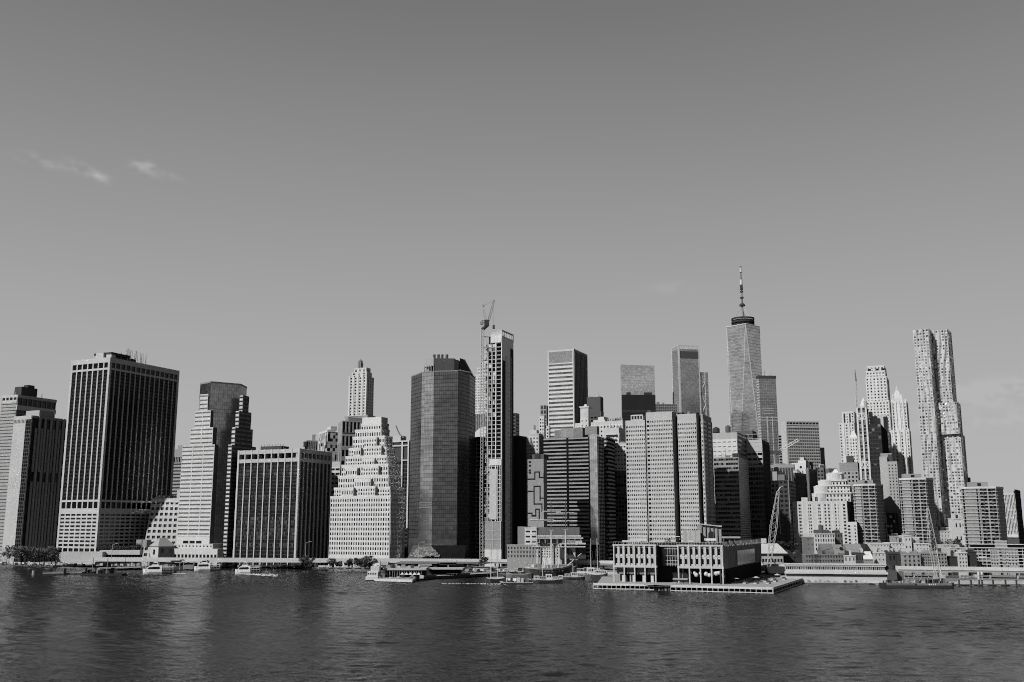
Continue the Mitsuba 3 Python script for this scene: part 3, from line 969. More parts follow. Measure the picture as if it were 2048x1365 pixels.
    fin()
    K.flush()


def lattice_beam(m, A, B, w, seg, g, r=.25, rb=.12, taper=1.0):
    """Square lattice boom from A to B: four chords and zigzag bracing on each side."""
    A, B = np.asarray(A, float), np.asarray(B, float)
    t = (B - A) / np.linalg.norm(B - A)
    x = np.cross(t, [0, 1, 0] if abs(t[1]) < .8 else [1, 0, 0])
    x /= np.linalg.norm(x)
    y = np.cross(t, x)
    L = np.linalg.norm(B - A)
    n = max(2, int(L / seg))
    cs = [(-1, -1), (1, -1), (1, 1), (-1, 1)]
    def P(i, c):
        k = i / n
        ww = w * (1 + (taper - 1) * k)
        return A + t * L * k + (x * c[0] + y * c[1]) * ww / 2
    for c in cs:
        m.tube(P(0, c), P(n, c), r, g, k=4)
    for i in range(n):
        for j in range(4):
            m.tube(P(i + (i % 2), cs[j]), P(i + 1 - (i % 2), cs[(j + 1) % 4]), rb, g, k=3)


def construction():
    K = Bld('unfinished_tower', 'slim concrete tower under construction with open floor slabs and white column edges', 'tower', q('z7', 862, 400), q('z7', 990, 378), q('z7', 1112, 440), 950)
    H = K.H
    z = lambda y: K.zy(q('z7', 0, y)[1])
    z8 = lambda y: K.zy(q('z8', 0, y)[1])
    z9 = lambda y: K.zy(q('z9', 0, y)[1])
    wl = K.aL(*q('z7', 805, 900))
    wR = K.wR
    zp = z(515)
    K.box(K.mb('core'), 3, wl - 2, 5, wR - 2, G, z(430), .12)
    F = K.fL(0, 0, wl)
    zz = z9(505)
    n = int((zp - zz) / 3.9)
    for i in range(n + 1):                             # floor slabs
        zf = zz + (zp - zz) * i / n
        m, fin = K.one('floor_slab')
        K.box(m, .3, wl if i < n - 3 else wl - 6, .3, wR * .35, zf - .35, zf + .35, .42)
        fin()
    xs = [F.s(q('z7', x, 900)) for x in (838, 882, 925, 987)]
    for k, s in enumerate(xs):
        m, fin = K.one('column')
        F.box(m, s - .55, s + .55, G, zp if k > 1 else z(600), -1.2, .25 if k > 1 else .1, .6 if k > 1 else .42)
        fin()
    rs = np.random.RandomState(2)
    for i in range(n):                                 # part-closed bays, mesh, people hoist doors
        zf = zz + (zp - zz) * i / n
        for a, b, pr in ((xs[0], xs[1], .75), (xs[1], xs[2], .35), (0, xs[0], .8)):
            if rs.rand() < pr:
                F.box(K.mb('facade_grid'), a + .6, a + .6 + (b - a - 1.2) * rs.choice([.4, .6, 1]), zf + .4, zf + 3.2, -.9, -.6, rs.choice([.12, .4, .55]))
    m, fin = K.one('top_panel')
    F.box(m, F.s(q('z7', 872, 450)), F.W - .3, z(512), z(425), -.5, .5, .62)
    fin()
    FR = K.fR()
    m = K.mb('top_frame')
    for s in np.linspace(0, FR.W, 6):
        FR.box(m, s - .4, s + .4, z(470), H, -.4, .4, .5)
    FR.box(m, 0, FR.W, H - 1.2, H, -.4, .4, .45)
    F.box(m, F.s(q('z7', 880, 400)), F.W, z(425), z(395), -.6, .3, .5)
    F.box(m, F.s(q('z7', 940, 400)), F.W, z(395), H, -.6, .3, .45)
    FR.box(K.mb('side_panel'), 0, FR.W, z(700), z(440), -.2, .2, .85)
    FR.box(K.mb('side_shaft'), .3, FR.W * .28, G, z(690), -.2, .1, .05)
    FR.box(K.mb('side_panel'), FR.W * .3, FR.W * .8, G, z(690), -.2, .3, .75)
    FR.box(K.mb('side_shaft'), FR.W * .72, FR.W, G, z(545), -.1, .35, .06)
    for t in (.3, .43, .8):
        m, fin = K.one('side_rib')
        FR.box(m, FR.W * t - .3, FR.W * t + .3, G, z(640), .1, .6, .6)
        fin()
    for i in range(40):
        FR.box(K.mb('side_window', 'glass'), FR.W * .55, FR.W * .64, G + 20 + i * 4.2, G + 22 + i * 4.2, .3, .4, .05)
    m, fin = K.one('white_panel')
    F.box(m, F.s(q('z8', 862, 780)), F.W - .4, z8(812), z8(745), -.2, .6, .62)
    fin()
    m, fin = K.one('white_panel')
    F.box(m, F.s(q('z9', 643, 300)), F.s(q('z9', 722, 300)), z9(480), z8(850), -.2, .6, .46)
    fin()
    a, b = F.s(q('z9', 730, 300)), F.W
    nb = int((z8(850) - zz) / 3.9)
    for i in range(nb):
        m, fin = K.one('frame_bar')
        F.box(m, a, b, zz + i * 3.9, zz + i * 3.9 + .5, -.1, .7, .55)
        fin()
    for s in (a, (a + b) / 2, b - .4):
        m, fin = K.one('frame_post')
        F.box(m, s, s + .5, zz, z8(745), -.1, .75, .55)
        fin()
    s0 = F.s(q('z9', 585, 700))
    m, fin = K.one('netting')
    F.box(m, s0, F.W + .2, z9(800), zz, -.1, .9, .28)
    fin()
    for i in range(7):
        m, fin = K.one('net_bar')
        F.box(m, s0, F.W + .2, z9(800) + i * (zz - z9(800)) / 6 - .2, z9(800) + i * (zz - z9(800)) / 6 + .2, .9, 1.2, .42)
        fin()
    for s in (s0, (s0 + F.W) / 2, F.W - .5):
        m, fin = K.one('net_post')
        F.box(m, s, s + .6, z9(800), zz, .9, 1.3, .45)
        fin()
    m, fin = K.one('hoarding')
    F.box(m, s0, F.W + .3, G, z9(805), -.1, 1.1, .56)
    fin()
    K.flush()
    # tower crane tied to its left edge
    C = Thing('tower_crane', 'tower crane with lattice mast and steep luffing jib beside the unfinished tower', 'crane')
    p = K.p(wl + 1.5, -2.5)
    zm = z(340)
    m, fin = C.one('mast')
    lattice_beam(m, (*p, G), (*p, zm), 2.6, 3.2, .5, .3, .16)
    fin()
    Yc = p[1]
    pt = lambda x, y: at(q('z7', x, y), Yc)
    top = pt(828, 300)
    m, fin = C.one('slewing_cab')
    m.hexa([top + (dx, dy, dz) for dz in (-3.5, 2.5) for dx, dy in ((-2.4, -2), (2.2, -2), (2.2, 2), (-2.4, 2))], .06)
    m.tube((*p, zm - 2), top + (0, 0, -3), 1.8, .08, k=8)
    fin()
    m, fin = C.one('jib')
    lattice_beam(m, pt(846, 280), pt(908, 55), 1.9, 2.4, .32, .22, .12, .6)
    fin()
    m, fin = C.one('counter_jib')
    lattice_beam(m, pt(815, 295), pt(770, 285), 1.8, 2.0, .35, .2, .12)
    a = pt(775, 300)
    m.hexa([a + (dx, dy, dz) for dz in (-2.0, 1.0) for dx, dy in ((-1.6, -1.2), (1.6, -1.2), (1.6, 1.2), (-1.6, 1.2))], .25)
    fin()
    m, fin = C.one('a_frame')
    for x in (-1, 1):
        m.tube(pt(822, 270) + (0, x, 0), pt(790, 118) + (0, x * .4, 0), .28, .4)
        m.tube(pt(800, 290) + (0, x, 0), pt(790, 118) + (0, x * .4, 0), .22, .4)
    a = pt(792, 118)
    m.hexa([a + (dx, dy, dz) for dz in (-.8, 1.0) for dx, dy in ((-.9, -.9), (.9, -.9), (.9, .9), (-.9, .9))], .3)
    fin()
    m, fin = C.one('cable')
    m.tube(pt(792, 118), pt(906, 62), .09, .2, k=4)
    m.tube(pt(895, 130), pt(900, 330), .09, .2, k=4)
    fin()
    a = pt(902, 345)
    m, fin = C.one('hook_block')
    m.hexa([a + (dx, dy, dz) for dz in (-2, 1.6) for dx, dy in ((-1.1, -1), (1.1, -1), (1.1, 1), (-1.1, 1))], .08)
    fin()
    for y in (440, 560, 700):
        m, fin = C.one('tie')
        m.tube((*p, z(y)), (*K.p(wl - 4, 1), z(y)), .4, .3)
        fin()
    m, fin = C.one('tie')
    m.tube((*p, z8(898)), (*K.p(wl - 8, 1), z8(898)), .4, .5)
    fin()
    m, fin = C.one('tie')
    m.tube((*p, z8(1245)), (*K.p(wl - 8, 1), z8(1245)), .4, .5)
    fin()


def behind_construction():
    K = Bld('gothic_spire_tower', 'pale gothic tower with tapering stepped spire behind the unfinished tower', 'tower', q('z7', 700, 850), q('z7', 860, 850), q('z7', 900, 860), 1500)
    z = lambda y: K.zy(q('z7', 0, y)[1])
    steps = [(1300, 850, 0), (850, 770, 3), (770, 700, 7), (700, 640, 11), (640, 570, 15), (570, 530, 18)]
    for y0, y1, i in steps:
        i2 = min(i, K.wL / 2 - 1.5)
        b = min(i, 12)
        K.box(K.mb('wall'), i2, K.wL - i2, b, 30 - b * .8, z(y0) if i else G, z(y1), .5)
        for F in (K.fL(b, i2, K.wL - i2), K.fR(i2, b, 30 - b * .8)):
            if F.W > 4:
                facade(K, F, z(y0), z(y1) - 1, 4.2, 2.6, .55, .42, .6, .06, .5, blinds=.4, bg=.4)
    p = K.p(K.wL / 2, 14)
    K.mb('spire').tube((*p, z(530)), (*p, z(440)), 2.0, .5, .2)
    K.flush()
    D = Bld('banded_dark_tower', 'dark tower with thin pale floor bands left of the unfinished tower', 'tower', q('z8', 640, 502), q('z8', 960, 500), q('z8', 1000, 505), 1010)
    D.body(g=.03)
    facade(D, D.fL(), G, D.H - 4, 4.05, 90, .74, .995, .38, .03, .6, indiv=True, names=('white_band', 'pier'))
    F = D.fL()
    s = F.s(q('z8', 717, 700))
    m, fin = D.one('mullion')
    F.box(m, s - .35, s + .35, G, D.H - 4, 0, .8, .4)
    fin()
    D.flush()
    R = Bld('curved_crown_block', 'grey ribbed block with pale quarter-round crown behind the banded dark tower', 'building', q('z8', 700, 252), q('z8', 960, 250), q('z8', 990, 255), 1080)
    R.body(g=.24)
    facade(R, R.fL(), R.zy(q('z8', 0, 500)[1]), R.H, 60, 2.2, .98, .8, .42, .20, .3)
    m, fin = R.one('quarter_round')
    F = R.fL()
    a0 = F.s(q('z8', 697, 450))
    zz = lambda y: R.zy(q('z8', 0, y)[1])
    for i in range(9):
        t0, t1 = i / 9 * math.pi / 2, (i + 1) / 9 * math.pi / 2
        s0, s1 = a0 + 15 * (1 - math.cos(t0)), a0 + 15 * (1 - math.cos(t1))
        h0, h1 = zz(500) + (zz(392) - zz(500)) * math.sin(t0), zz(500) + (zz(392) - zz(500)) * math.sin(t1)
        m.hexa([(*(F.P0 + F.e * s + F.n * d), zz(505)) for s, d in ((s0, 0), (s1, 0), (s1, 2), (s0, 2))] + [(*(F.P0 + F.e * s + F.n * d), h) for s, d, h in ((s0, 0, h0), (s1, 0, h1), (s1, 2, h1), (s0, 2, h0))], .6)
    fin()
    R.flush()
    S = Bld('dark_slab_tower', 'dark glass tower peeking out right of the unfinished tower', 'tower', q('z8', 1000, 250), q('z8', 1140, 250), q('z8', 1176, 262), 1080)
    S.body(g=.1)
    facade(S, S.fL(), G, S.H, 4, 3, .7, .8, .16, .10, .3)
    facade(S, S.fR(), G, S.H, 4, 3, .8, .8, .03, .05, .2)
    S.flush()
    L = Bld('pale_stair_block', 'small pale concrete block right of the unfinished tower halfway up', 'building', q('z8', 1100, 500), q('z8', 1172, 500), q('z8', 1178, 502), 1000)
    L.body(z0=L.zy(q('z8', 0, 695)[1]), g=.42)
    L.body(z1=L.zy(q('z8', 0, 695)[1]), g=.12, part='base')
    F = L.fL()
    for i in range(5):
        F.box(L.mb('wall_joint'), 0, F.W, L.H - 3 - i * 4, L.H - 2.7 - i * 4, 0, .15, .3)
    L.flush()
    B = Bld('dark_blank_block', 'black smooth-sided block with blank wall left of the mural building', 'building', q('z8', 1112, 508), q('z8', 1178, 504), q('z8', 1256, 516), 985, ang=58)
    B.body(g=.035)
    B.box(B.mb('coping'), -.3, B.wL + .3, -.3, B.wR + .3, B.H, B.H + .8, .1)
    F = B.fR()
    for i in range(9):
        F.box(B.mb('wall_joint'), 0, F.W, 12 + i * 14, 12.35 + i * 14, 0, .2, .02)
    B.flush()
    W = Bld('white_brick_loft', 'white old loft building with rooftop tank behind the mural building', 'building', q('z8', 1256, 490), q('z8', 1388, 470), q('z8', 1440, 505), 1020)
    W.body(g=.45)
    facade(W, W.fL(), G, W.H - 3, 3.9, 3.8, .5, .42, .58, .05, .4, blinds=.2)
    facade(W, W.fR(), G, W.H - 2, 3.9, 3.4, .5, .5, .22, .05, .4)
    W.box(W.mb('penthouse'), 4, 12, 4, 10, W.H, W.H + 4, .5)
    p = W.p(9, 8)
    W.mb('water_tank').tube((*p, W.H + 4), (*p, W.H + 9), 2.0, .45, k=10)
    W.mb('water_tank').tube((*p, W.H + 9), (*p, W.H + 10.5), 2.2, .4, .1, k=10)
    W.flush()


def mural_building():
    K = Bld('mural_building', 'plain grey building with angular black line pattern across its side wall', 'building', q('z8', 1268, 752), q('z8', 1440, 745), q('z8', 1475, 770), 903)
    K.body(g=.27)
    F = K.fL()
    P = lambda z, x, y: (F.s(q(z, x, y)), K.zy(q(z, 0, y)[1]))
    def line(pts, z='z8', w=.55):
        for (x0, y0), (x1, y1) in zip(pts, pts[1:]):
            (s0, h0), (s1, h1) = P(z, x0, y0), P(z, x1, y1)
            m, fin = K.one('wall_line')
            F.box(m, min(s0, s1) - w, max(s0, s1) + w, min(h0, h1) - w, max(h0, h1) + w, -.1, .12 + .01 * (abs(s1 - s0) > abs(h1 - h0)), .02)
            fin()
    line([(1272, 962), (1345, 960), (1345, 885), (1395, 885), (1395, 945), (1440, 945)])
    line([(1338, 1040), (1403, 1040), (1403, 1190)])
    line([(1338, 1040), (1338, 1230), (1422, 1232), (1422, 1310)])
    line([(1272, 1093), (1338, 1093)])
    line([(1415, 1168), (1455, 1168)])
    line([(1445, 900), (1445, 1000), (1470, 1000)])
    line([(1055, 415), (1100, 415), (1100, 445), (1140, 440), (1140, 372), (1178, 372), (1178, 478)], 'z9')
    for y in (765, 805, 855, 880):
        (s0, h0), (s1, h1) = P('z8', 1280, y), P('z8', 1305, y + 22)
        m, fin = K.one('window', 'glass')
        F.box(m, s0, s1, h1, h0, 0, .12, .04)
        fin()
    K.box(K.mb('penthouse'), K.wL * .05, K.wL * .8, 3, 14, K.H, K.zy(q('z8', 0, 690)[1]), .1)
    K.box(K.mb('penthouse'), K.wL * .3, K.wL * .6, 2, 14, K.H - 6, K.zy(q('z8', 0, 682)[1]), .05)
    K.flush()


def banded_block():
    K = Bld('banded_office_block', 'dark office block with wide pale window bands and slim glass stair column', 'building', q('zq', 690, 270), q('zq', 1538, 262), q('zq', 1630, 268), 945)
    H = K.H
    y = lambda v: K.zy(q('zq', 0, v)[1])
    K.body(g=.03)
    F = K.fL()
    s = lambda x: F.s(q('zq', x, 500))
    ph = 3.55
    nf = int((H - G - 2) / ph)
    F.box(K.mb('glazing', 'glass'), 0, F.W, G, H, 0, .06, .02)
    for i in range(nf + 1):
        z1 = H - .3 - i * ph
        for a, b, g in ((0, s(1050), .33), (s(1085), s(1395), .30)):
            m, fin = K.one('white_band')
            F.box(m, a, b, z1 - 1.5, z1, 0, .7, g)
            fin()
        n = 9
        for j in range(1, n):
            x = s(1085) + (s(1395) - s(1085)) * j / n
            F.box(K.mb('facade_grid'), x - .08, x + .08, z1 - 1.75, z1, .7, .78, .2)
    m, fin = K.one('stair_column', 'glass')
    ztop = y(100)
    K.box(m, K.aL(*q('zq', 1536, 500)), K.aL(*q('zq', 1418, 500)), -1.0, 6, G + 20, y(232), .62)
    fin()
    m, fin = K.one('stair_head')
    K.box(m, K.aL(*q('zq', 1536, 500)), K.aL(*q('zq', 1345, 500)), -.5, 6, y(230), ztop, .24)
    fin()
    F2 = K.fL(-1.0, 0, K.aL(*q('zq', 1418, 500)))
    facade(K, F2, G + 20, y(232), 1.8, 1.9, .93, .93, .25, 0, .15, glass=False)
    FR = K.fR()
    facade(K, FR, G, H, 3.55, 4, .6, .9, .09, .05, .4)
    for x0, x1, yt, g in ((862, 945, 130, .22), (950, 1160, 108, .3), (1165, 1300, 104, .22)):
        a0, a1 = K.aL(*q('zq', x1, 200), 4), K.aL(*q('zq', x0, 200), 4)
        K.box(K.mb('plant_house'), a0, a1, 4, 20, H, y(yt), g)
        FF = K.fL(4, a0, a1)
        for k in range(int(FF.W / 1.1)):
            FF.box(K.mb('plant_rib'), k * 1.1, k * 1.1 + .45, H, y(yt) - .6, 0, .3, g * 1.35)
    K.flush()
    C = Thing('curved_banded_block', 'dark block with pale curved balcony bands right of the glass stair column', 'building')
    Yc = 972
    top = hz(q('zq', 0, 272)[1], Yc)
    pp = []
    for i in range(9):
        t = i / 8
        x = 1630 + 172 * t
        pp.append(at(q('zq', x, 300), Yc - 6 * math.sin(t * math.pi) + 24 * t * t)[:2])
    poly = pp + [pp[-1] + (5, 40), pp[0] + (0, 40)]
    C.mb('wall').prism(poly, G, top, .03)
    n = int((top - G) / 3.7)
    for i in range(n):
        z1 = top - i * 3.7
        m, fin = C.one('balcony_band')
        for k in range(8):
            if (k < 2) or k > 2 - (i % 2):
                p0, p1 = pp[k], pp[k + 1]
                d = np.array([-.1, -1.0])
                m.hexa([(*p0, z1 - 1.6), (*p1, z1 - 1.6), (*(p1 + d), z1 - 1.6), (*(p0 + d), z1 - 1.6), (*p0, z1), (*p1, z1), (*(p1 + d), z1), (*(p0 + d), z1)], .40)
        fin()
    C.flush()


def far_middle():
    K = Bld('pale_banded_tower', 'tall pale tower with thin horizontal window lines and shaded ribbed right side', 'tower', q('za', 85, 120), q('za', 362, 104), q('za', 505, 213), 1480)
    H = K.H
    z = lambda y: K.zy(q('za', 0, y)[1])
    K.body(g=.3)
    F = K.fL()
    facade(K, F, z(235), H - 2, 40, 1.7, .96, .6, .45, .2, .5)
    facade(K, F, G, z(240), 8.6 * .5 + 0, 40, .46, .995, .60, .14, .7, nf=44, indiv=True, names=('white_band', 'pier'))
    for s in (0, F.W - 1.6):
        m, fin = K.one('corner_pier')
        F.box(m, s, s + 1.6, G, H, 0, .9, .6)
        fin()
    rs = np.random.RandomState(3)
    for i in range(30):
        F.box(K.mb('window_blind'), F.W * rs.uniform(.02, .3), F.W * rs.uniform(.5, .97), z(240) - 5.1 * i * 1.0 - 3.0, z(240) - 5.1 * i - 1.4, .06, .12, .2)
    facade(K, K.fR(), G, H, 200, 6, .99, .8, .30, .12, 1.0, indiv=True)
    m, fin = K.one('cornice')
    K.box(m, -.8, K.wL + .8, -.8, K.wR, H - 2, H + 1, .5)
    fin()
    K.flush()
    D = Bld('dark_office_tower', 'dark grid office tower right of the pale banded tower', 'tower', q('za', 505, 614), q('za', 650, 612), q('za', 682, 680), 1350)
    D.body(g=.1)
    F = D.fL()
    facade(D, F, G, D.H - 26, 5, 5.2, .5, .8, .12, .02, .5)
    facade(D, D.fR(), G, D.H - 20, 5, 5, .5, .8, .2, .03, .5)
    clutter(D, 9, seed=3)
    D.flush()
    S = Bld('capped_stone_tower', 'small white stone turret with domed cap in front of the pale banded tower', 'tower', q('za', 433, 725), q('za', 520, 722), q('za', 535, 726), 1200)
    H = S.H
    S.body(g=.55)
    F = S.fL()
    S.box(S.mb('cornice'), -.8, S.wL + .8, -.8, 14, H - 1, H + .8, .6)
    S.box(S.mb('cap'), 3, S.wL - 3, 3, 11, H + .8, H + 4, .55, .5)
    facade(S, F, G, H - 14, 6, 5, .25, .25, .58, .05, .4)
    S.flush()
    J = Bld('white_stone_block', 'long low white stone block with square windows below the domed turret', 'building', q('za', 375, 855), q('za', 890, 868), q('za', 930, 900), 1180, ang=58)
    H = J.H
    J.body(g=.5)
    F = J.fL()
    facade(J, F, G, H - 4, 5.2, 4.4, .45, .45, .58, .05, .5, blinds=.3)
    facade(J, J.fR(), G, H - 4, 5.2, 4.4, .5, .5, .4, .05, .5)
    for x0, x1, yt in ((560, 700, 845), (625, 690, 812), (700, 800, 880)):
        J.box(J.mb('penthouse'), J.aL(*q('za', x1, 850), 4), J.aL(*q('za', x0, 850), 4), 4, 16, H, J.zy(q('za', 0, yt)[1]), .55)
    for i in range(10):
        p = J.p(4 + i * 3.2, 8)
        J.mb('roof_vent').tube((*p, H), (*p, H + 3 + 2 * RS.rand()), .8, .25)
    clutter(J, 9, seed=3)
    J.flush()
    W = Bld('white_setback_block', 'white setback block with plain walls left of the staggered white tower', 'building', q('za', 690, 950), q('za', 850, 945), q('za', 925, 1030), 1080)
    W.body(g=.5)
    facade(W, W.fL(), G, W.H - 8, 4.4, 4, .3, .35, .56, .05, .4)
    facade(W, W.fR(), G, W.H - 6, 4.4, 4, .3, .3, .5, .05, .4)
    for i in range(4):
        W.box(W.mb('terrace'), 2 + i, W.wL - 2, -3 + i * .1, 3, W.H - 8 - i * 5, W.H - 7.2 - i * 5, .55)
    clutter(W, 9, seed=3)
    W.flush()
    Q = Bld('white_window_block', 'white block with rows of dark windows, its lower floors dark banded, beside the staggered tower', 'building', q('zq', 1800, 362), q('zq', 1985, 360), q('zq', 2010, 364), 1000)
    H = Q.H
    Q.body(g=.45)
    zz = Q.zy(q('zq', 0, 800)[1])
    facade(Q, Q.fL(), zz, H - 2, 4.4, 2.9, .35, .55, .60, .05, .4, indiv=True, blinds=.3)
    facade(Q, Q.fL(), G, zz, 4.1, 3, .62, .8, .12, .03, .5, blinds=.5, bg=.14)  # lower floors in a darker grey with wider windows
    clutter(Q, 9, seed=3)
    Q.flush()
    O = Bld('open_frame_tower', 'narrow tower with open concrete top just left of the pale banded tower', 'tower', q('za', 5, 705), q('za', 72, 702), q('za', 85, 706), 1520)
    O.body(g=.3, z1=O.H - 22)
    facade(O, O.fL(), O.H - 22, O.H, 7, 6, .7, .7, .3, .1, .6)
    O.box(O.mb('top_floor'), 0, O.wL, 1, 14, O.H - 22, O.H - 1, .3)
    facade(O, O.fL(), G, O.H - 22, 4, 4, .5, .6, .4, .08, .5)
    O.flush()
    for x0, x1, yt, lab in ((0, 45, 820, 'white old block at the foot of the open-topped narrow tower'), (40, 100, 930, 'low white block below the pale banded tower beside the loft building')):
        B = Bld('white_old_block', lab, 'building', q('za', x0 - 6, yt), q('za', x1, yt - 4), q('za', x1 + 12, yt + 6), 1250)
        B.body(g=.5)
        facade(B, B.fL(), G, B.H - 3, 4.2, 3.4, .5, .5, .58, .05, .4, blinds=.4)
        B.flush()
    G4 = Bld('pale_glass_tower', 'plain pale glass tower, almost the tone of the sky, above a black slab', 'tower', q('za', 866, 275), q('za', 872, 268), q('za', 1232, 291), 1620, ang=12)
    G4.H = G4.H
    G4.body(g=.74, part='glass_body', mat='glass')
    F = G4.fR()
    facade(G4, F, G, G4.H, 4.3, 3.4, .86, .96, .36, 0, .2, glass=False)
    G4.flush()
    B = Bld('black_slab_tower', 'black steel slab tower in front of the plain pale glass tower', 'tower', q('za', 880, 598), q('za', 884, 592), q('za', 1243, 594), 1450, ang=3)
    B.body(g=.03)
    F = B.fR()
    facade(B, F, G, B.H - 26, 4.2, 4.5, .5, .85, .035, .04, .5)
    F.box(B.mb('crown_band'), 0, F.W, B.H - 25, B.H - 23, 0, .3, .06)
    for x in (960, 1150, 1190):
        p = B.p(2, B.bR(*q('za', x, 590)))
        B.mb('roof_box').prism([p + (-3, 0), p + (3, 0), p + (3, 5), p + (-3, 5)], B.H, B.H + 4, .05)
    B.flush()
    L = Bld('grey_low_tower', 'grey tower top between the black slab and the crossbraced glass tower', 'tower', q('za', 1236, 700), q('za', 1240, 693), q('za', 1475, 690), 1560, ang=2)
    L.body(g=.24)
    facade(L, L.fR(), G, L.H, 4, 3, .7, .8, .24, .15, .3)
    clutter(L, 9, seed=3)
    L.flush()


def staggered_tower():
    K = Bld('staggered_white_tower', 'broad white office tower of staggered bays with small dark window grids and black slots', 'tower', q('za', 925, 830), q('za', 1752, 800), q('za', 1845, 830), 800)
    y = lambda v: K.zy(q('za', 0, v)[1])
    z0 = G
    D = 36
    def blk(xl, xr, yt, b, nc, corner=True):
        a0, a1 = K.aL(*q('za', xr, 1000), b), K.aL(*q('za', xl, 1000), b)
        zt = y(yt)
        K.box(K.mb('wall'), a0, a1, b, D, z0, zt, .35)
        F = K.fL(b, a0, a1)
        zc = y(880) if yt > 760 else y(835)
        m, fin = K.one('blank_crown')
        F.box(m, 0, F.W, zc, zt, 0, .6, .46)
        fin()
        c = F.W * .15 if corner else 0
        facade(K, F, y(1760) if False else z0 + 8, zc, 3.52, 1, .42, .52, .47, .03, .6, s0=c, nc=nc, blinds=.22, bg=.36, indiv=False, nf=round((zc - z0 - 8) / 3.5))
        if corner:
            facade(K, F, z0 + 8, zc, 3.5, 1, .45, .62, .45, .02, .6, s0=0, s1=c, nc=1, nf=round((zc - z0 - 8) / 3.5))
        n = round((zc - z0 - 8) / 3.5)
        for i in range(n + 1):
            m, fin = K.one('spandrel')
            zz = z0 + 8 + (zc - z0 - 8) * i / n
            F.box(m, c, F.W, zz - 1.0, zz + 1.0, .5, .62, .48)
            fin()
        return F
    blk(925, 1135, 830, 5, 9)
    blk(1148, 1430, 757, 1, 13)
    blk(1487, 1690, 792, 0, 9, False)
    K.box(K.mb('slot_wall'), K.aL(*q('za', 1490, 1000), 12), K.aL(*q('za', 1425, 1000), 12), 12, D, z0, y(760), .06)
    K.box(K.mb('slot_wall'), K.aL(*q('za', 1760, 1000), 9), K.aL(*q('za', 1685, 1000), 9), 9, D, z0, y(800), .06)
    K.box(K.mb('slot_wall'), K.aL(*q('za', 1150, 1000), 7), K.aL(*q('za', 1130, 1000), 7), 7, D, z0, y(832), .05)
    a1 = K.aL(*q('za', 1738, 1000), 0)
    K.box(K.mb('wall'), 0, a1, 0, K.wR, z0, K.H, .35)
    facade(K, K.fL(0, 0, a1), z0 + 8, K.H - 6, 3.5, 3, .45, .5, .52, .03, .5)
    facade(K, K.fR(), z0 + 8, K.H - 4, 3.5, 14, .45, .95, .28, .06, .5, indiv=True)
    zt = y(757)
    m = K.mb('penthouse')
    K.box(m, K.aL(*q('za', 1435, 760), 8), K.aL(*q('za', 1150, 760), 8), 8, 24, zt, y(742), .38)
    Fp = K.fL(5, K.aL(*q('za', 1105, 800), 5), K.aL(*q('za', 982, 800), 5))
    for i in range(5):
        Fp.box(m, Fp.W * i / 4 - .4, Fp.W * i / 4 + .4, y(832), y(770), -.8, 0, .5)
    Fp.box(m, 0, Fp.W, y(782), y(768), -.8, .2, .5)
    Fp.box(m, 0, Fp.W, y(832), y(818), -.8, .2, .5)
    for x0, x1, yt in ((1503, 1530, 750), (1590, 1690, 755), (1430, 1450, 742), (1462, 1485, 750)):
        K.box(m, K.aL(*q('za', x1, 780), 14), K.aL(*q('za', x0, 780), 14), 14, 22, y(800), y(yt), .08)
    clutter(K, 12, z=y(800), b=(6, 20), seed=7)
    for x in (1165, 1185):
        p = K.p(K.aL(*q('za', x, 740), 12), 12)
        K.mb('mast').tube((*p, zt), (*p, y(715)), .3, .3)
    K.flush()
    S = Bld('white_band_tower', 'white-topped block with dark shaded lower floors and rooftop tanks right of the staggered tower', 'building', q('zd', 125, 676), q('zd', 396, 674), q('zd', 502, 690), 900)
    H = S.H
    z = lambda v: S.zy(q('zd', 0, v)[1])
    S.body(g=.4)
    facade(S, S.fL(), G, H - 6, 4.1, 4.2, .34, .62, .56, .05, .5, blinds=.2)
    n = int((H - 6 - G) / 4.1)
    F = S.fL()
    for i in range(n):
        m, fin = S.one('white_band')
        F.box(m, 0, F.W, H - 8.2 - i * 4.1, H - 5.8 - i * 4.1, .42, .56, .58)
        fin()
    facade(S, S.fR(), G, H, 4.1, 20, .45, .98, .26, .10, .4)
    for x0, x1, yt, g in ((135, 212, 605, .06), (272, 330, 590, .12)):
        a = (S.aL(*q('zd', x0, 640), 8) + S.aL(*q('zd', x1, 640), 8)) / 2
        p = S.p(a, 8)
        r = abs(S.aL(*q('zd', x0, 640), 8) - S.aL(*q('zd', x1, 640), 8)) / 2
        m, fin = S.one('water_tank')
        m.tube((*p, H + 1), (*p, z(yt + 12)), r, g, k=12)
        m.tube((*p, z(yt + 12)), (*p, z(yt - 6)), r, g, r * .3, k=12)
        fin()
    S.flush()
    V = Bld('dark_banded_glass_block', 'dark glass block with faint floor bands in front of the white-topped block', 'building', q('zd', 148, 948), q('zd', 408, 940), q('zd', 512, 955), 872)
    V.body(g=.03, z1=V.H - 1)
    facade(V, V.fL(), G, V.H, 3.9, 2.1, .5, .93, .3, .05, .3, blinds=.2, bg=.25, indiv=False)
    facade(V, V.fR(), G, V.H, 2.0, 40, .6, .99, .55, .12, .3)
    clutter(V, 8, seed=4)
    V.flush()
    D2 = Bld('dark_flat_block', 'dark flat-topped block just behind the white-topped block', 'building', q('zd', 385, 655), q('zd', 565, 655), q('zd', 615, 700), 960)
    D2.body(g=.12)
    facade(D2, D2.fL(), G, D2.H - 3, 4, 4, .5, .6, .13, .04, .4)
    D2.flush()
    E_ = Bld('banded_corner_block', 'pale banded block with black right side and shaded lower half beside the lattice boom', 'building', q('zd', 498, 758), q('zd', 668, 752), q('zd', 742, 765), 930)
    H = E_.H
    E_.body(g=.1)
    F = E_.fL()
    zt = E_.zy(q('zd', 0, 880)[1])
    m, fin = E_.one('blank_crown')
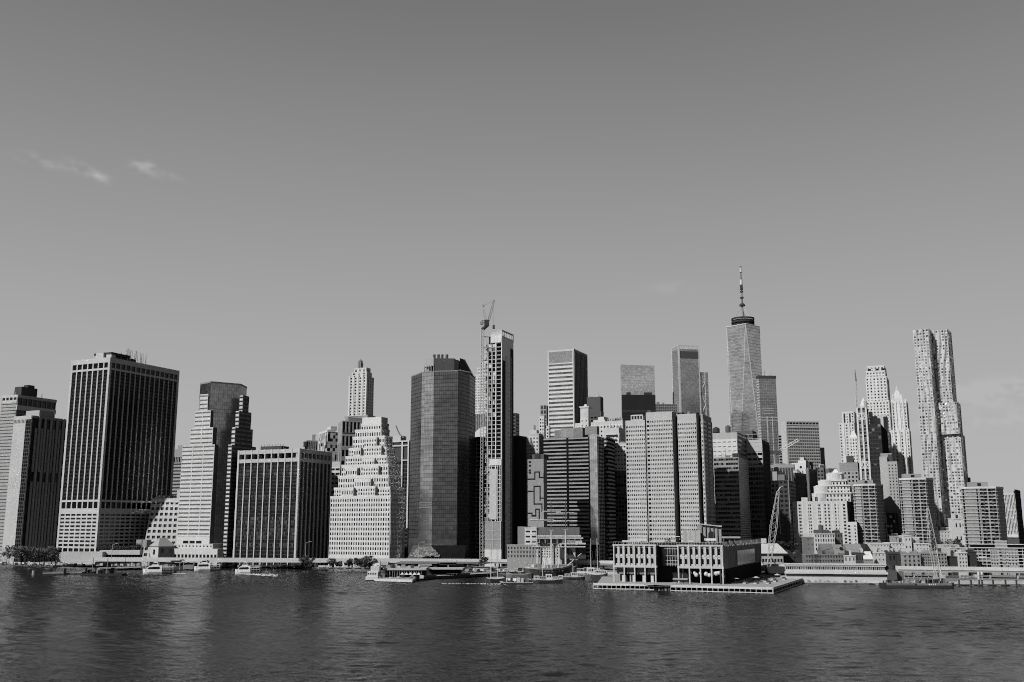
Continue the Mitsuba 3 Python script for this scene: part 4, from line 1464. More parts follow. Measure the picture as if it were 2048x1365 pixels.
    F.box(m, 0, F.W, zt, H, 0, .7, .46)
    fin()
    for i in range(5):
        F.box(E_.mb('wall_joint'), 0, F.W, zt + i * 4, zt + .5 + i * 4, .7, .75, .36)
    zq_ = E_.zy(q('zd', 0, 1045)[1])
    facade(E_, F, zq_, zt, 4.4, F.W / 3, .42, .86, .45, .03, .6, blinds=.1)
    facade(E_, F, G, zq_, 4.4, F.W / 6, .6, .8, .2, .03, .5, blinds=.15, bg=.25)  # lower floors darker: the shadow falling here is painted into the wall grey
    facade(E_, E_.fR(), G, H - 3, 4.4, 5, .5, .5, .07, .04, .5, blinds=.25, bg=.25)
    E_.flush()


ziggurat()
crown_tower()
octagon_tower()
construction()
behind_construction()
mural_building()
banded_block()
far_middle()
staggered_tower()
# ------------------------------------------------------------------ right group of towers
def chamfer_tower():
    K = Thing('tapering_glass_tower', 'tallest tower, tapering faceted glass shaft with ring and tall mast', 'tower')
    Y = 1730
    P = at(q('zc', 490, 690), Y)
    H = P[2]
    L, R = roofpt(q('zc', 287, 716), H), roofpt(q('zc', 641, 713), H)
    C = P[:2]
    # make a true square from the three measured corners
    dl, dr_ = L - C, R - C
    w = 44.0
    al, ar = math.degrees(math.atan2(dl[1], dl[0])), math.degrees(math.atan2(dr_[1], dr_[0]))
    xl, xr = ray(q('zc', 287, 716))[:2], ray(q('zc', 641, 713))[:2]
    best = None
    for ang in np.linspace(0, 80, 321):                # orientation whose two sides, seen from here, come out equal
        eR, eL = unit(ang), unit(ang + 90)
        a = np.linalg.solve(np.array([[xl[0], -eL[0]], [xl[1], -eL[1]]]), C)[1]
        b = np.linalg.solve(np.array([[xr[0], -eR[0]], [xr[1], -eR[1]]]), C)[1]
        if a > 0 and b > 0 and (best is None or abs(a - b) < best[0]):
            best = (abs(a - b), ang, (a + b) / 2)
    ang, w = best[1], best[2]
    eR, eL = unit(ang), unit(ang + 90)
    top = [C, C + eR * w, C + eR * w + eL * w, C + eL * w]
    ctr = C + (eR + eL) * w / 2
    rot = lambda p, k: ctr + k * np.array([[math.cos(math.pi / 4), -math.sin(math.pi / 4)], [math.sin(math.pi / 4), math.cos(math.pi / 4)]]) @ (p - ctr)
    base = [rot(p, 1.32) for p in top]
    zb = 30.0
    K.mb('base', 'glass').prism(base, G, zb, .6)
    for i in range(4):                                 # eight long triangles
        b0, b1 = base[i - 1], base[i]
        t0, t1 = top[i], top[(i + 1) % 4]
        for tri, g in (([(*b0, zb), (*b1, zb), (*t0, H)], .64), ([(*b1, zb), (*t1, H), (*t0, H)], .60)):
            m, fin = K.one('glass_facet', 'glass')
            tri = np.array(tri)
            m.add(np.vstack([tri, tri.mean(0) * [0, 0, 1] + np.array([*ctr, 0])]), [(0, 1, 2), (0, 3, 1), (1, 3, 2), (2, 3, 0)], g)
            fin()
    def edge_pts(z):
        k = (z - zb) / (H - zb)
        out = []
        for i in range(4):
            out += [base[i - 1] * (1 - k) + top[i] * k, base[i] * (1 - k) + top[i] * k]
        return out
    n = 64
    for i in range(n):                                 # floor lines
        z = zb + (H - zb) * i / n
        e = edge_pts(z)
        for a, b in zip(e, e[1:] + e[:1]):
            if np.linalg.norm(b - a) > 1.5:
                d = (a + b) / 2 - ctr
                d = d / np.linalg.norm(d) * .35
                K.mb('facade_grid').hexa([(*a, z), (*b, z), (*(b + d), z), (*(a + d), z), (*a, z + .4), (*b, z + .4), (*(b + d), z + .4), (*(a + d), z + .4)], .46 if i % 8 else .56)
    for i in range(4):
        for b in (base[i - 1], base[i]):
            m, fin = K.one('edge_trim')
            m.tube((*b, zb), (*top[i], H), .42, .62, k=5)
            fin()
        m, fin = K.one('coping')
        m.tube((*top[i], H), (*top[(i + 1) % 4], H), 1.0, .6, k=5)
        fin()
    ring = hz(q('zc', 0, 640)[1], Y + 20)
    m, fin = K.one('roof_ring')
    r = abs(at(q('zc', 585, 650), Y + 20)[0] - at(q('zc', 340, 650), Y + 20)[0]) / 2
    ws = np.arange(28) * 2 * np.pi / 28
    for j, (z0, z1) in enumerate(((H + .5, H + 4), (H + 6.5, H + 10), (H + 13, ring + 3))):
        for a, b in zip(ws, np.roll(ws, -1)):
            A, B = ctr + r * np.array([math.cos(a), math.sin(a)]), ctr + r * np.array([math.cos(b), math.sin(b)])
            a2, b2 = ctr + (r - 2.0) * np.array([math.cos(a), math.sin(a)]), ctr + (r - 2.0) * np.array([math.cos(b), math.sin(b)])
            m.hexa([(*A, z0), (*B, z0), (*b2, z0), (*a2, z0), (*A, z1), (*B, z1), (*b2, z1), (*a2, z1)], .05)
    for a in ws[::2]:
        A = ctr + (r - 1) * np.array([math.cos(a), math.sin(a)])
        m.tube((*A, H), (*A, ring + 3), .5, .06, k=4)
    m.tube((*ctr, H - 1), (*ctr, ring), r * .8, .06, k=20)
    fin()
    m, fin = K.one('mast')
    sp = lambda y: hz(q('zc', 0, y)[1], ctr[1])
    segs = [(625, 575, 2.6, .3), (575, 500, 2.0, .3), (500, 480, 5.2, .06), (480, 470, 3.4, .1), (470, 415, 1.7, .2), (415, 403, 3.6, .06), (403, 350, 1.5, .25), (350, 340, 3.2, .06), (340, 325, 1.6, .1), (325, 270, 2.7, .07), (270, 215, 2.3, .6),
            (215, 205, 2.2, .2), (205, 140, 1.3, .2), (140, 135, 2.0, .1), (135, 82, 1.6, .6), (82, 70, 1.8, .15), (70, 20, .9, .5)]
    for y0, y1, rr, g in segs:
        m.tube((*ctr, sp(y0)), (*ctr, sp(y1)), rr, g, rr * (.9 if y1 > 30 else .15), k=10)
    fin()
    for i in range(3):
        m, fin = K.one('mast_stay')
        a = ctr + r * .9 * unit(120 * i + 60)
        m.tube((*a, ring), (*ctr, sp(500)), .45, .45, k=4)
        fin()
    K.flush()


def glass_west():
    K = Bld('crossbraced_glass_tower', 'glass tower with bright corner trims and white zigzag bracing along its lower right wing', 'tower', q('za', 1421, 112), q('za', 1493, 58), q('za', 1713, 60), 1640, ang=14)
    H = K.H
    z = lambda v: K.zy(q('za', 0, v)[1])
    zt = z(108)
    K.box(K.mb('core'), .3, K.wL - .3, .3, K.wR - .3, G, zt, .05)
    FL, FR = K.fL(), K.fR()
    m, fin = K.one('glass_wall', 'glass')
    FR.box(m, 0, FR.W, G, zt, 0, .2, .42)
    fin()
    m, fin = K.one('glass_wall', 'glass')
    FL.box(m, 0, FL.W, G, zt, 0, .2, .42)
    fin()
    facade(K, FR, G, zt, 4.3, 3.2, .9, .95, .26, 0, .3, glass=False)
    facade(K, FL, G, zt, 4.3, 3.2, .9, .95, .3, 0, .3, glass=False)
    FR.box(K.mb('crown_band'), 2, FR.W - 2, z(200), z(120), .2, .4, .10)
    for F in (FL, FR):
        for s in (0, F.W - 1.6):
            m, fin = K.one('corner_trim')
            F.box(m, s, s + 1.6, G, H, .2, .9, .55)
            fin()
        for a in np.linspace(0, F.W - .5, 9):
            F.box(K.mb('parapet_frame'), a, a + .5, zt, H, -.3, .3, .4)
        F.box(K.mb('parapet_frame'), 0, F.W, H - .9, H, -.4, .4, .55)
        F.box(K.mb('parapet_screen', 'glass'), 0, F.W, zt, H - 6, -.2, .1, .4)
    # right wing with bracing
    b0 = FR.W
    b1 = K.bR(*q('za', 1808, 335), 2)
    h2 = z(337)
    m, fin = K.one('side_wing', 'glass')
    K.box(m, 2, K.wL - 2, b0 + .1, b1, G, h2, .42)
    fin()
    F = K.fR(2, b0, b1)
    facade(K, F, G, h2, 4.3, 3.2, .88, .95, .18, 0, .3, glass=False)
    x0, x1 = .8, F.W * .62
    ys = [345, 452, 545, 690, 790, 900]
    for s in (x0, x1):
        m, fin = K.one('brace_post')
        F.box(m, s - .6, s + .6, G, h2, .3, .9, .6)
        fin()
    for i in range(len(ys) - 1):
        m, fin = K.one('brace')
        z0, z1 = z(ys[i]), z(ys[i + 1])
        a, b = (x0, x1) if i % 2 == 0 else (x1, x0)
        p0, p1 = F.P0 + F.e * a + F.n * .8, F.P0 + F.e * b + F.n * .8
        m.tube((*p0, z0), (*p1, z1), .7, .6, k=5)
        fin()
    m, fin = K.one('brace')
    F.box(m, x0, x1, z(455), z(447), .3, 1.0, .6)
    fin()
    K.flush()
    S = Bld('slab_glass_tower', 'smaller glass slab with dark cap in front of the tallest tower', 'tower', q('zd', 610, 100), q('zd', 632, 62), q('zd', 814, 62), 1520, ang=8)
    H = S.H
    z = lambda v: S.zy(q('zd', 0, v)[1])
    S.body(g=.06, a0=.3, b0=.3)
    FL, FR = S.fL(), S.fR()
    FR.box(S.mb('glass_wall', 'glass'), 0, FR.W, G, z(95), 0, .2, .34)
    FL.box(S.mb('glass_end', 'glass'), 0, FL.W, G, z(95), 0, .2, .5)
    facade(S, FL, G, z(95), 4.2, 3, .6, .9, .5, 0, .4, glass=False)
    facade(S, FR, G, z(95), 4.2, 3, .82, .94, .3, 0, .35, glass=False)
    FR.box(S.mb('cap'), -.5, FR.W + .5, z(92), H, 0, .7, .07)
    FL.box(S.mb('cap'), -.5, FL.W, z(92), H, 0, .7, .07)
    for y in (410, 438, 466, 510, 540):
        m, fin = S.one('white_band')
        FR.box(m, FR.W * (.2 if y < 500 else 0), FR.W * (.8 if y < 500 else 1), z(y + 8), z(y), .2, .7, .5)
        fin()
    for s in (.38, .68):
        m, fin = S.one('pier')
        FR.box(m, FR.W * s - .6, FR.W * s + .6, G, z(500), .2, .8, .5)
        fin()
    S.mb('antenna').tube((*S.p(3, FR.W * .4), H), (*S.p(3, FR.W * .4), H + 8), .4, .2)
    S.mb('antenna').tube((*S.p(3, FR.W * .72), H), (*S.p(3, FR.W * .72), H + 6), .4, .4)
    S.flush()
    B = Bld('grey_slab_tower', 'wide grey slab tower with bright narrow left end wall, seen behind the small luffing crane', 'tower', q('zd', 873, 590), q('zd', 922, 552), q('zd', 1276, 560), 1400, ang=8)
    H = B.H
    z = lambda v: B.zy(q('zd', 0, v)[1])
    B.body(g=.5)
    F = B.fR()
    facade(B, F, G, z(620), 4.2, 3.2, .5, .88, .36, .13, .45)
    for y0, y1, g in ((552, 566, .4), (585, 598, .4), (612, 625, .4)):
        m, fin = B.one('belt')
        F.box(m, -.3, F.W + .3, z(y1), z(y0), 0, .9, .42)
        fin()
    facade(B, F, z(598), z(566), 10, 5, .98, .85, .4, .03, .6)
    F.box(B.mb('pier'), -.4, 1.5, G, H, 0, 1, .5)
    B.flush()
    D = Bld('dark_narrow_tower', 'narrow dark tower touching the right edge of the wide grey slab', 'tower', q('zd', 1285, 845), q('zd', 1295, 838), q('zd', 1338, 840), 1430, ang=8)
    D.body(g=.1)
    facade(D, D.fR(), G, D.H, 4.2, 3.4, .55, .7, .16, .05, .4)
    D.flush()
    Lp = Bld('grey_low_slab', 'low grey slab beyond the gap right of the wide grey slab tower', 'building', q('zd', 1340, 1075), q('zd', 1385, 1062), q('zd', 1478, 1066), 1300, ang=20)
    Lp.body(g=.15)
    facade(Lp, Lp.fR(), G, Lp.H - 3, 4, 4, .5, .6, .2, .05, .4)
    Lp.flush()
    R = Bld('striped_side_tower', 'thin striped tower between the smaller glass slab and the wide grey slab', 'tower', q('zd', 838, 712), q('zd', 842, 705), q('zd', 874, 706), 1450, ang=5)
    R.body(g=.35)
    facade(R, R.fR(), G, R.H, 4.2, 20, .5, .99, .38, .1, .5)
    R.flush()


def luffing_crane():
    C = Thing('luffing_crane', 'small construction crane with pale slanted jib in front of the wide grey slab', 'crane')
    Y = 1100
    pt = lambda x, y: at(q('zd', x, y), Y)
    m, fin = C.one('mast')
    a = pt(820, 1000)
    lattice_beam(m, (a[0], a[1], G), pt(820, 890), 2.2, 3, .2, .3, .15)
    fin()
    m, fin = C.one('jib')
    lattice_beam(m, pt(865, 868), pt(1062, 755), 2.4, 2.6, .6, .35, .2, .9)
    fin()
    m, fin = C.one('counter_jib')
    lattice_beam(m, pt(860, 905), pt(755, 880), 2.0, 2.4, .12, .3, .18)
    b = pt(770, 890)
    m.hexa([b + (dx, dy, dz) for dz in (-1.6, 1.6) for dx, dy in ((-2.5, -1.2), (2.5, -1.2), (2.5, 1.2), (-2.5, 1.2))], .08)
    fin()
    m, fin = C.one('a_frame')
    m.tube(pt(850, 890), pt(785, 785), .3, .2)
    m.tube(pt(820, 895), pt(785, 785), .3, .2)
    m.tube(pt(785, 785), pt(765, 770), .25, .2)
    fin()
    m, fin = C.one('slewing_cab')
    b = pt(845, 895)
    m.hexa([b + (dx, dy, dz) for dz in (-2, 2) for dx, dy in ((-2.5, -1.6), (2.5, -1.6), (2.5, 1.6), (-2.5, 1.6))], .1)
    fin()


def midright():
    def simple(name, label, z, xl, xc, xr, yt, Y, g, fh, bw, hf, wf, gl=.05, ang=66, gr=None, ytl=None, cat='building', **kw):
        K = Bld(name, label, cat, q(z, xl, ytl or yt + 3), q(z, xc, yt), q(z, xr, yt + 6), Y, ang=ang)
        K.body(g=g * .8)
        facade(K, K.fL(), G, K.H - 2.5, fh, bw, hf, wf, g, gl, .5, **kw)
        facade(K, K.fR(), G, K.H - 2.5, fh, bw, hf, wf, (gr or g * .6), gl, .5)
        K.box(K.mb('parapet'), -.3, K.wL + .3, -.3, K.wR + .3, K.H - 2.5, K.H, g)
        clutter(K, 6, seed=int(xl))
        return K
    K = simple('ribbed_grey_box', 'windowless grey ribbed box above darker low blocks, left of the white curved-gable block', 'zd', 762, 1008, 1016, 1018, 1060, .3, 80, 3, .98, .8, .2)
    K.flush()
    K = simple('pale_corner_block', 'pale block with blank upper wall and four columns of dark windows behind the lattice boom', 'zd', 757, 842, 905, 1092, 960, .42, 4.6, 4.2, .6, .6, .04)
    F = K.fL()
    m, fin = K.one('blank_wall')
    F.box(m, 0, F.W, K.zy(q('zd', 0, 1200)[1]), K.H, 0, .7, .44)
    fin()
    K.flush()
    K = simple('shadowed_grey_block', 'dark grey block with few windows right of the windowless ribbed box', 'zd', 1008, 1030, 1125, 1112, 1010, .14, 5, 6, .35, .3, .04, ang=50)
    K.flush()
    K = Bld('white_gabled_block', 'bright white block with curved stepped gable and small rooftop house', 'building', q('zd', 985, 1002), q('zd', 1140, 1000), q('zd', 1195, 1030), 1080, ang=58)
    K.body(g=.6)
    H = K.H
    K.box(K.mb('penthouse'), K.wL * .05, K.wL * .6, 3, 12, H, K.zy(q('zd', 0, 972)[1]), .6)
    K.box(K.mb('penthouse'), K.wL * .2, K.wL * .5, 5, 10, H + 3, K.zy(q('zd', 0, 938)[1]), .5)
    F = K.fL()
    for x0, x1, y0, y1 in ((1075, 1098, 1036, 1060), (1080, 1100, 1125, 1160), (1030, 1050, 1180, 1230)):
        m, fin = K.one('window', 'glass')
        F.box(m, F.s(q('zd', x0, 1050)), F.s(q('zd', x1, 1050)), K.zy(q('zd', 0, y1)[1]), K.zy(q('zd', 0, y0)[1]), 0, .15, .04)
        fin()
    K.flush()
    K = simple('dark_pier_tower', 'plain dark grey tower just right of the white curved-gable block', 'zd', 1142, 1170, 1258, 1068, 1020, .17, 90, 40, .02, .1, .05, ang=40)
    K.box(K.mb('chimney'), K.wL * .2, K.wL * .8, 3, 9, K.H, K.H + 7, .06)
    K.flush()
    K = simple('grey_window_slab', 'grey slab with faint window rows below the wide grey slab tower', 'zd', 1225, 1330, 1345, 1052, 1120, .16, 4, 4, .5, .6, .05)
    K.flush()
    K = Bld('dark_waterfront_block', 'dark block with banded right edge directly right of the lattice boom', 'building', q('zg', 310, 125), q('zg', 405, 110), q('zg', 478, 120), 890)
    K.body(g=.08)  # body wall in a dark grey
    facade(K, K.fL(), G, K.H, 4, 4, .5, .6, .07, .03, .4)
    facade(K, K.fR(), G, K.H, 3.4, 9, .5, .95, .26, .03, .9)
    K.box(K.mb('roof_house'), 3, 9, 3, 10, K.H, K.H + 5, .2)
    K.box(K.mb('roof_house'), 10, 14, 6, 12, K.H, K.H + 8, .35)
    K.flush()
    K = simple('brick_shaded_block', 'tall dark brown block with small windows above the dark waterfront block', 'zg', 470, 480, 600, 30, 985, .13, 5, 7, .3, .3, .04, ang=55)
    K.flush()
    # stepped domed block
    K = Bld('terraced_white_block', 'white block of curved stepped terraces behind the pale apartment slab', 'building', q('zg', 705, 262), q('zg', 1080, 240), q('zg', 1115, 260), 985)
    for i, (xl, xc, yt, yb, b) in enumerate(((705, 1085, 245, 345, 0), (725, 1075, 165, 250, 3), (770, 1035, 108, 170, 6), (860, 985, 32, 112, 10))):
        a0, a1 = K.aL(*q('zg', xc, (yt + yb) / 2), b), K.aL(*q('zg', xl, (yt + yb) / 2), b)
        z1, z0 = K.zy(q('zg', 0, yt)[1], 0, b), (K.zy(q('zg', 0, yb)[1], 0, b) if i else G)
        K.box(K.mb('wall'), a0, a1, b, 26 - b * .6, z0, z1, .45)
        facade(K, K.fL(b, a0, a1), z0, z1 - 1, 4.1, 3.2, .5, .45, .60, .05, .5, blinds=.2)
        F = K.fL(b, a0, a1)
        m, fin = K.one('cornice')
        F.box(m, -1.2, F.W + 1.2, z1 - 1, z1 + .4, -.5, 1.4, .6)
        fin()
        m, fin = K.one('curved_terrace')
        c = K.p(a1 - 4, b + 6)
        ring = [c + 9 * unit(a) for a in np.linspace(190, 330, 10)] + [c + (4, 8), c + (-6, 8)]
        m.prism(ring, max(z0, z1 - 9), z1 - .4, .58)
        fin()
    K.box(K.mb('gable'), a0 + 2, a1 - 2, 10, 16, z1, z1 + 4, .6, .7)
    K.flush()


def white_cluster():
    def tiers(K, z, lst, fh, bw, hf, wf, g, gl=.05, bl=.25):
        for i, (xl, xc, xr, yt, yb, b) in enumerate(lst):
            zt = K.zy(q(z, 0, yt)[1], 0, b)
            zb = G if yb is None else K.zy(q(z, 0, yb)[1], 0, b) - .5
            ym = q(z, 0, yt)[1]
            a0, a1 = K.aL(q(z, xc, 0)[0], ym, b), K.aL(q(z, xl, 0)[0], ym, b)
            b1 = max(K.bR(q(z, xr, 0)[0], ym, a0), b + 6)
            K.box(K.mb('wall'), a0, a1, b, b1, zb, zt, g * .8)
            for F in (K.fL(b, a0, a1), K.fR(a0, b, b1)):
                facade(K, F, zb, zt - 1.2, fh, bw, hf, wf, g, gl, .6, blinds=bl, bg=.4, seed=i)
                m, fin = K.one('parapet')
                F.box(m, -.3, F.W + .3, zt - 1.2, zt + .3, -.2, .7, g)
                fin()
    K = Bld('white_step_tower', 'leftmost white tower of the right cluster, one step below its narrow top', 'tower', q('ze', 52, 1112), q('ze', 215, 1108), q('ze', 240, 1115), 1420)
    tiers(K, 'ze', [(52, 215, 240, 1110, None, 0), (97, 212, 235, 990, 1112, 3)], 4.2, 4, .5, .5, .58, .10)
    F = K.fL(0)
    for x in (100, 160):
        m, fin = K.one('pier')
        s = F.s(q('ze', x, 1112))
        F.box(m, s - 1, s + 1, G, K.zy(q('ze', 0, 990)[1]), 0, 1.4, .6)
        fin()
    K.flush()
    K = Bld('white_gabled_tower', 'small white tower with pointed roof in front of the leftmost white tower', 'tower', q('ze', 165, 1270), q('ze', 250, 1265), q('ze', 265, 1270), 1300)
    tiers(K, 'ze', [(165, 250, 265, 1268, None, 0)], 4.2, 3.4, .5, .4, .6)
    K.box(K.mb('roof'), 0, K.wL, 0, 14, K.H, K.H + 9, .6, .8)
    K.flush()
    K = Bld('framed_tower', 'slim tower with white crossbraced frame over two dark window strips and white spire behind', 'tower', q('ze', 238, 955), q('ze', 352, 945), q('ze', 368, 955), 1180)
    z = lambda v: K.zy(q('ze', 0, v)[1])
    zf_ = lambda v: K.zy(q('zf', 0, v)[1])
    K.body(g=.15)
    F = K.fL()
    W = F.W
    facade(K, F, G, K.H, 4, W / 2, .7, .8, .25, .05, .5, blinds=.0)
    for s in (0, W / 2 - 1, W - 2):
        m, fin = K.one('white_column')
        F.box(m, s, s + 2, G, K.H, 0, 1.4, .6)
        fin()
    for z0, z1 in ((z(1070), z(1005)), (zf_(412), zf_(345)), (z(1070) - 150, z(1005) - 150)):
        for k in range(2):
            s0, s1 = k * W / 2 + 1, (k + 1) * W / 2 - 1
            for a, b in ((s0, s1), (s1, s0)):
                m, fin = K.one('brace')
                p0, p1 = F.P0 + F.e * a + F.n * 1.0, F.P0 + F.e * b + F.n * 1.0
                m.tube((*p0, z0), (*p1, z1), .6, .6, k=5)
                fin()
        for zz in (z0, z1):
            m, fin = K.one('beam')
            F.box(m, 0, W, zz - .7, zz + .7, 0, 1.3, .6)
            fin()
    rs = np.random.RandomState(11)
    for i in range(26):
        for k in range(2):
            if rs.rand() < .45:
                F.box(K.mb('window_blind'), k * W / 2 + 2.2, (k + 1) * W / 2 - 1.2, K.H - 14 - i * 5, K.H - 11 - i * 5, .06, .2, rs.uniform(.1, .4))
    K.box(K.mb('top_frame'), 0, 3, 0, 8, K.H, K.H + 8, .4)
    a0, a1 = K.aL(*q('ze', 350, 900), 10), K.aL(*q('ze', 278, 900), 10)
    K.box(K.mb('spire_house'), a0, a1, 10, 10 + a1 - a0, K.H - 10, z(915), .58)
    m, fin = K.one('spire')
    K.box(m, a0, a1, 10, 10 + a1 - a0, z(915), z(820), .6, .97)
    fin()
    K.flush()
    K = Bld('setback_stone_tower', 'tall white stone tower with rounded crown, tallest of the white cluster', 'tower', q('ze', 338, 640), q('ze', 555, 630), q('ze', 580, 640), 1330)
    tiers(K, 'ze', [(345, 590, 605, 870, None, 0), (338, 562, 585, 610, 880, 2), (345, 545, 562, 545, 615, 4), (352, 535, 556, 492, 550, 6)], 4.1, 4.2, .5, .42, .62, .07, .3)
    F = K.fL(6, K.aL(*q('ze', 535, 500), 6), K.aL(*q('ze', 352, 500), 6))
    for x in (380, 465, 525):
        m, fin = K.one('tall_window', 'glass')
        s = F.s(q('ze', x, 530))
        F.box(m, s - 2, s + 2, K.zy(q('ze', 0, 555)[1]), K.zy(q('ze', 0, 515)[1]), .5, .8, .04)
        fin()
    K.flush()
    K = Bld('gothic_crown_tower', 'white gothic tower with pyramid crown and ribbed shaft just left of the rippled steel tower', 'tower', q('ze', 620, 1195), q('ze', 802, 1190), q('ze', 815, 1195), 1230)
    tiers(K, 'ze', [(585, 810, 820, 1190, None, 0), (618, 778, 790, 880, 1195, 4)], 4.1, 3.4, .62, .42, .62, .05, .25)
    for b, xl, xc, yt, yb in ((0, 585, 810, 1190, None), (4, 618, 778, 880, 1195)):
        ym = q('ze', 0, yt)[1]
        a0, a1 = K.aL(q('ze', xc, 0)[0], ym, b), K.aL(q('ze', xl, 0)[0], ym, b)
        F = K.fL(b, a0, a1)
        for k in range(5):
            m, fin = K.one('pier')
            s = F.W * k / 4
            F.box(m, s - 1.1 * (k > 0), s + 1.1 * (k < 4), G if yb is None else K.zy(q('ze', 0, yb)[1]), K.zy(q('ze', 0, yt - 14)[1]), .3, 1.5, .64)
            fin()
    b = 5
    pc = lambda x, y: K.aL(*q('ze', x, y), b)
    zz = lambda y: K.zy(q('ze', 0, y)[1], 0, b)
    a0, a1 = pc(730, 870), pc(632, 870)
    m, fin = K.one('crown')
    K.box(m, a0, a1, b + 2, b + 2 + a1 - a0, zz(885), zz(835), .6)
    K.box(m, a0, a1, b + 2, b + 2 + a1 - a0, zz(835), zz(750), .55, .72)
    K.box(m, a0 + (a1 - a0) * .36, a1 - (a1 - a0) * .36, b + 2 + (a1 - a0) * .36, b + 2 + (a1 - a0) * .64, zz(750), zz(690), .5, .9)
    fin()
    for x, y in ((636, 800), (728, 800), (770, 850), (622, 850)):
        m, fin = K.one('pinnacle')
        a = pc(x, 870)
        K.box(m, a - 1.2, a + 1.2, b + 1, b + 3.4, zz(890), zz(y), .6, .5)
        fin()
    K.flush()
    K = Bld('dark_glass_tower', 'dark patchy glass tower in front of the white stone cluster', 'tower', q('ze', 372, 1165), q('ze', 500, 1120), q('ze', 570, 1160), 1010)
    K.body(g=.04)
    facade(K, K.fL(), G, K.H, 4, 3, .75, .85, .05, .06, .3, blinds=.12, bg=.18)
    facade(K, K.fR(), G, K.H, 4, 3, .75, .85, .04, .04, .3)
    for x0, x1, y in ((385, 420, 985), (420, 470, 1035), (470, 500, 1060)):
        K.box(K.mb('glass_step', 'glass'), max(0, K.aL(*q('ze', x1, 1160))), K.aL(*q('ze', x0, 1160)), 1, 14, K.H, K.zy(q('ze', 0, y)[1]), .06)
    K.flush()
    K = Bld('gridded_scaffold_block', 'block wrapped in a light grid of scaffolding right of the dark patchy glass tower', 'building', q('ze', 505, 1215), q('ze', 598, 1210), q('ze', 612, 1216), 1120)
    K.body(g=.42)
    facade(K, K.fL(), G, K.H, 4.4, 3.6, .82, .84, .07, .4, .8)
    K.flush()
    K = Bld('scaffold_tower_top', 'small pale plant house with black openings above the gridded scaffolding block', 'building', q('ze', 480, 1030), q('ze', 560, 1025), q('ze', 580, 1030), 1160)
    K.body(g=.5)
    F = K.fL()
    F.box(K.mb('opening'), F.W * .6, F.W, K.H - 38, K.H - 2, 0, .3, .03)
    K.flush()
    K = Bld('smooth_grey_tower', 'smooth pale grey apartment tower with one blank wall and dotted windows to its right', 'tower', q('zf', 487, 288), q('zf', 678, 340), q('zf', 705, 350), 905)
    z = lambda v: K.zy(q('zf', 0, v)[1])
    a1 = K.aL(*q('zf', 585, 500))
    K.box(K.mb('wall'), a1, K.wL, .5, 20, G, z(288), .36)
    K.box(K.mb('wall'), 0, a1, 0, K.wR, G, K.H, .36)
    F = K.fL(0, 0, a1)
    facade(K, F, G, K.H - 2, 2.9, F.W / 3, .45, .35, .36, .06, .3)
    m, fin = K.one('blank_wall')
    F0 = K.fL(.5, a1, K.wL)
    F0.box(m, 0, F0.W, G, z(286), 0, .6, .40)
    fin()
    K.box(K.mb('penthouse'), K.wL * .3, K.wL * .95, 5, 14, z(290), z(245), .3)
    K.box(K.mb('roof_box'), K.wL * .25, K.wL * .5, 3, 10, K.H, z(262), .07)
    K.flush()
    K = Bld('grey_flat_block', 'grey flat-topped block below the white tower at the left of the right cluster', 'building', q('zf', 55, 352), q('zf', 255, 350), q('zf', 268, 355), 1050)
    K.body(g=.28)
    zz = K.zy(q('zf', 0, 445)[1])
    facade(K, K.fL(), G, zz, 4, 4, .5, .5, .34, .06, .4, blinds=.2)
    K.box(K.mb('roof_box'), K.wL * .25, K.wL * .6, 4, 12, K.H, K.H + 7, .08)
    K.flush()
    K = Thing('far_crane', 'thin far crane sticking up left of the tallest white stone tower', 'crane')
    m, fin = K.one('mast')
    pt = lambda x, y: at(q('ze', x, y), 1500)
    lattice_beam(m, pt(243, 960), pt(236, 660), 1.8, 3, .5, .25, .12)
    fin()
    m, fin = K.one('jib')
    m.tube(pt(236, 660), pt(226, 540), 1.3, .2, .5)
    fin()


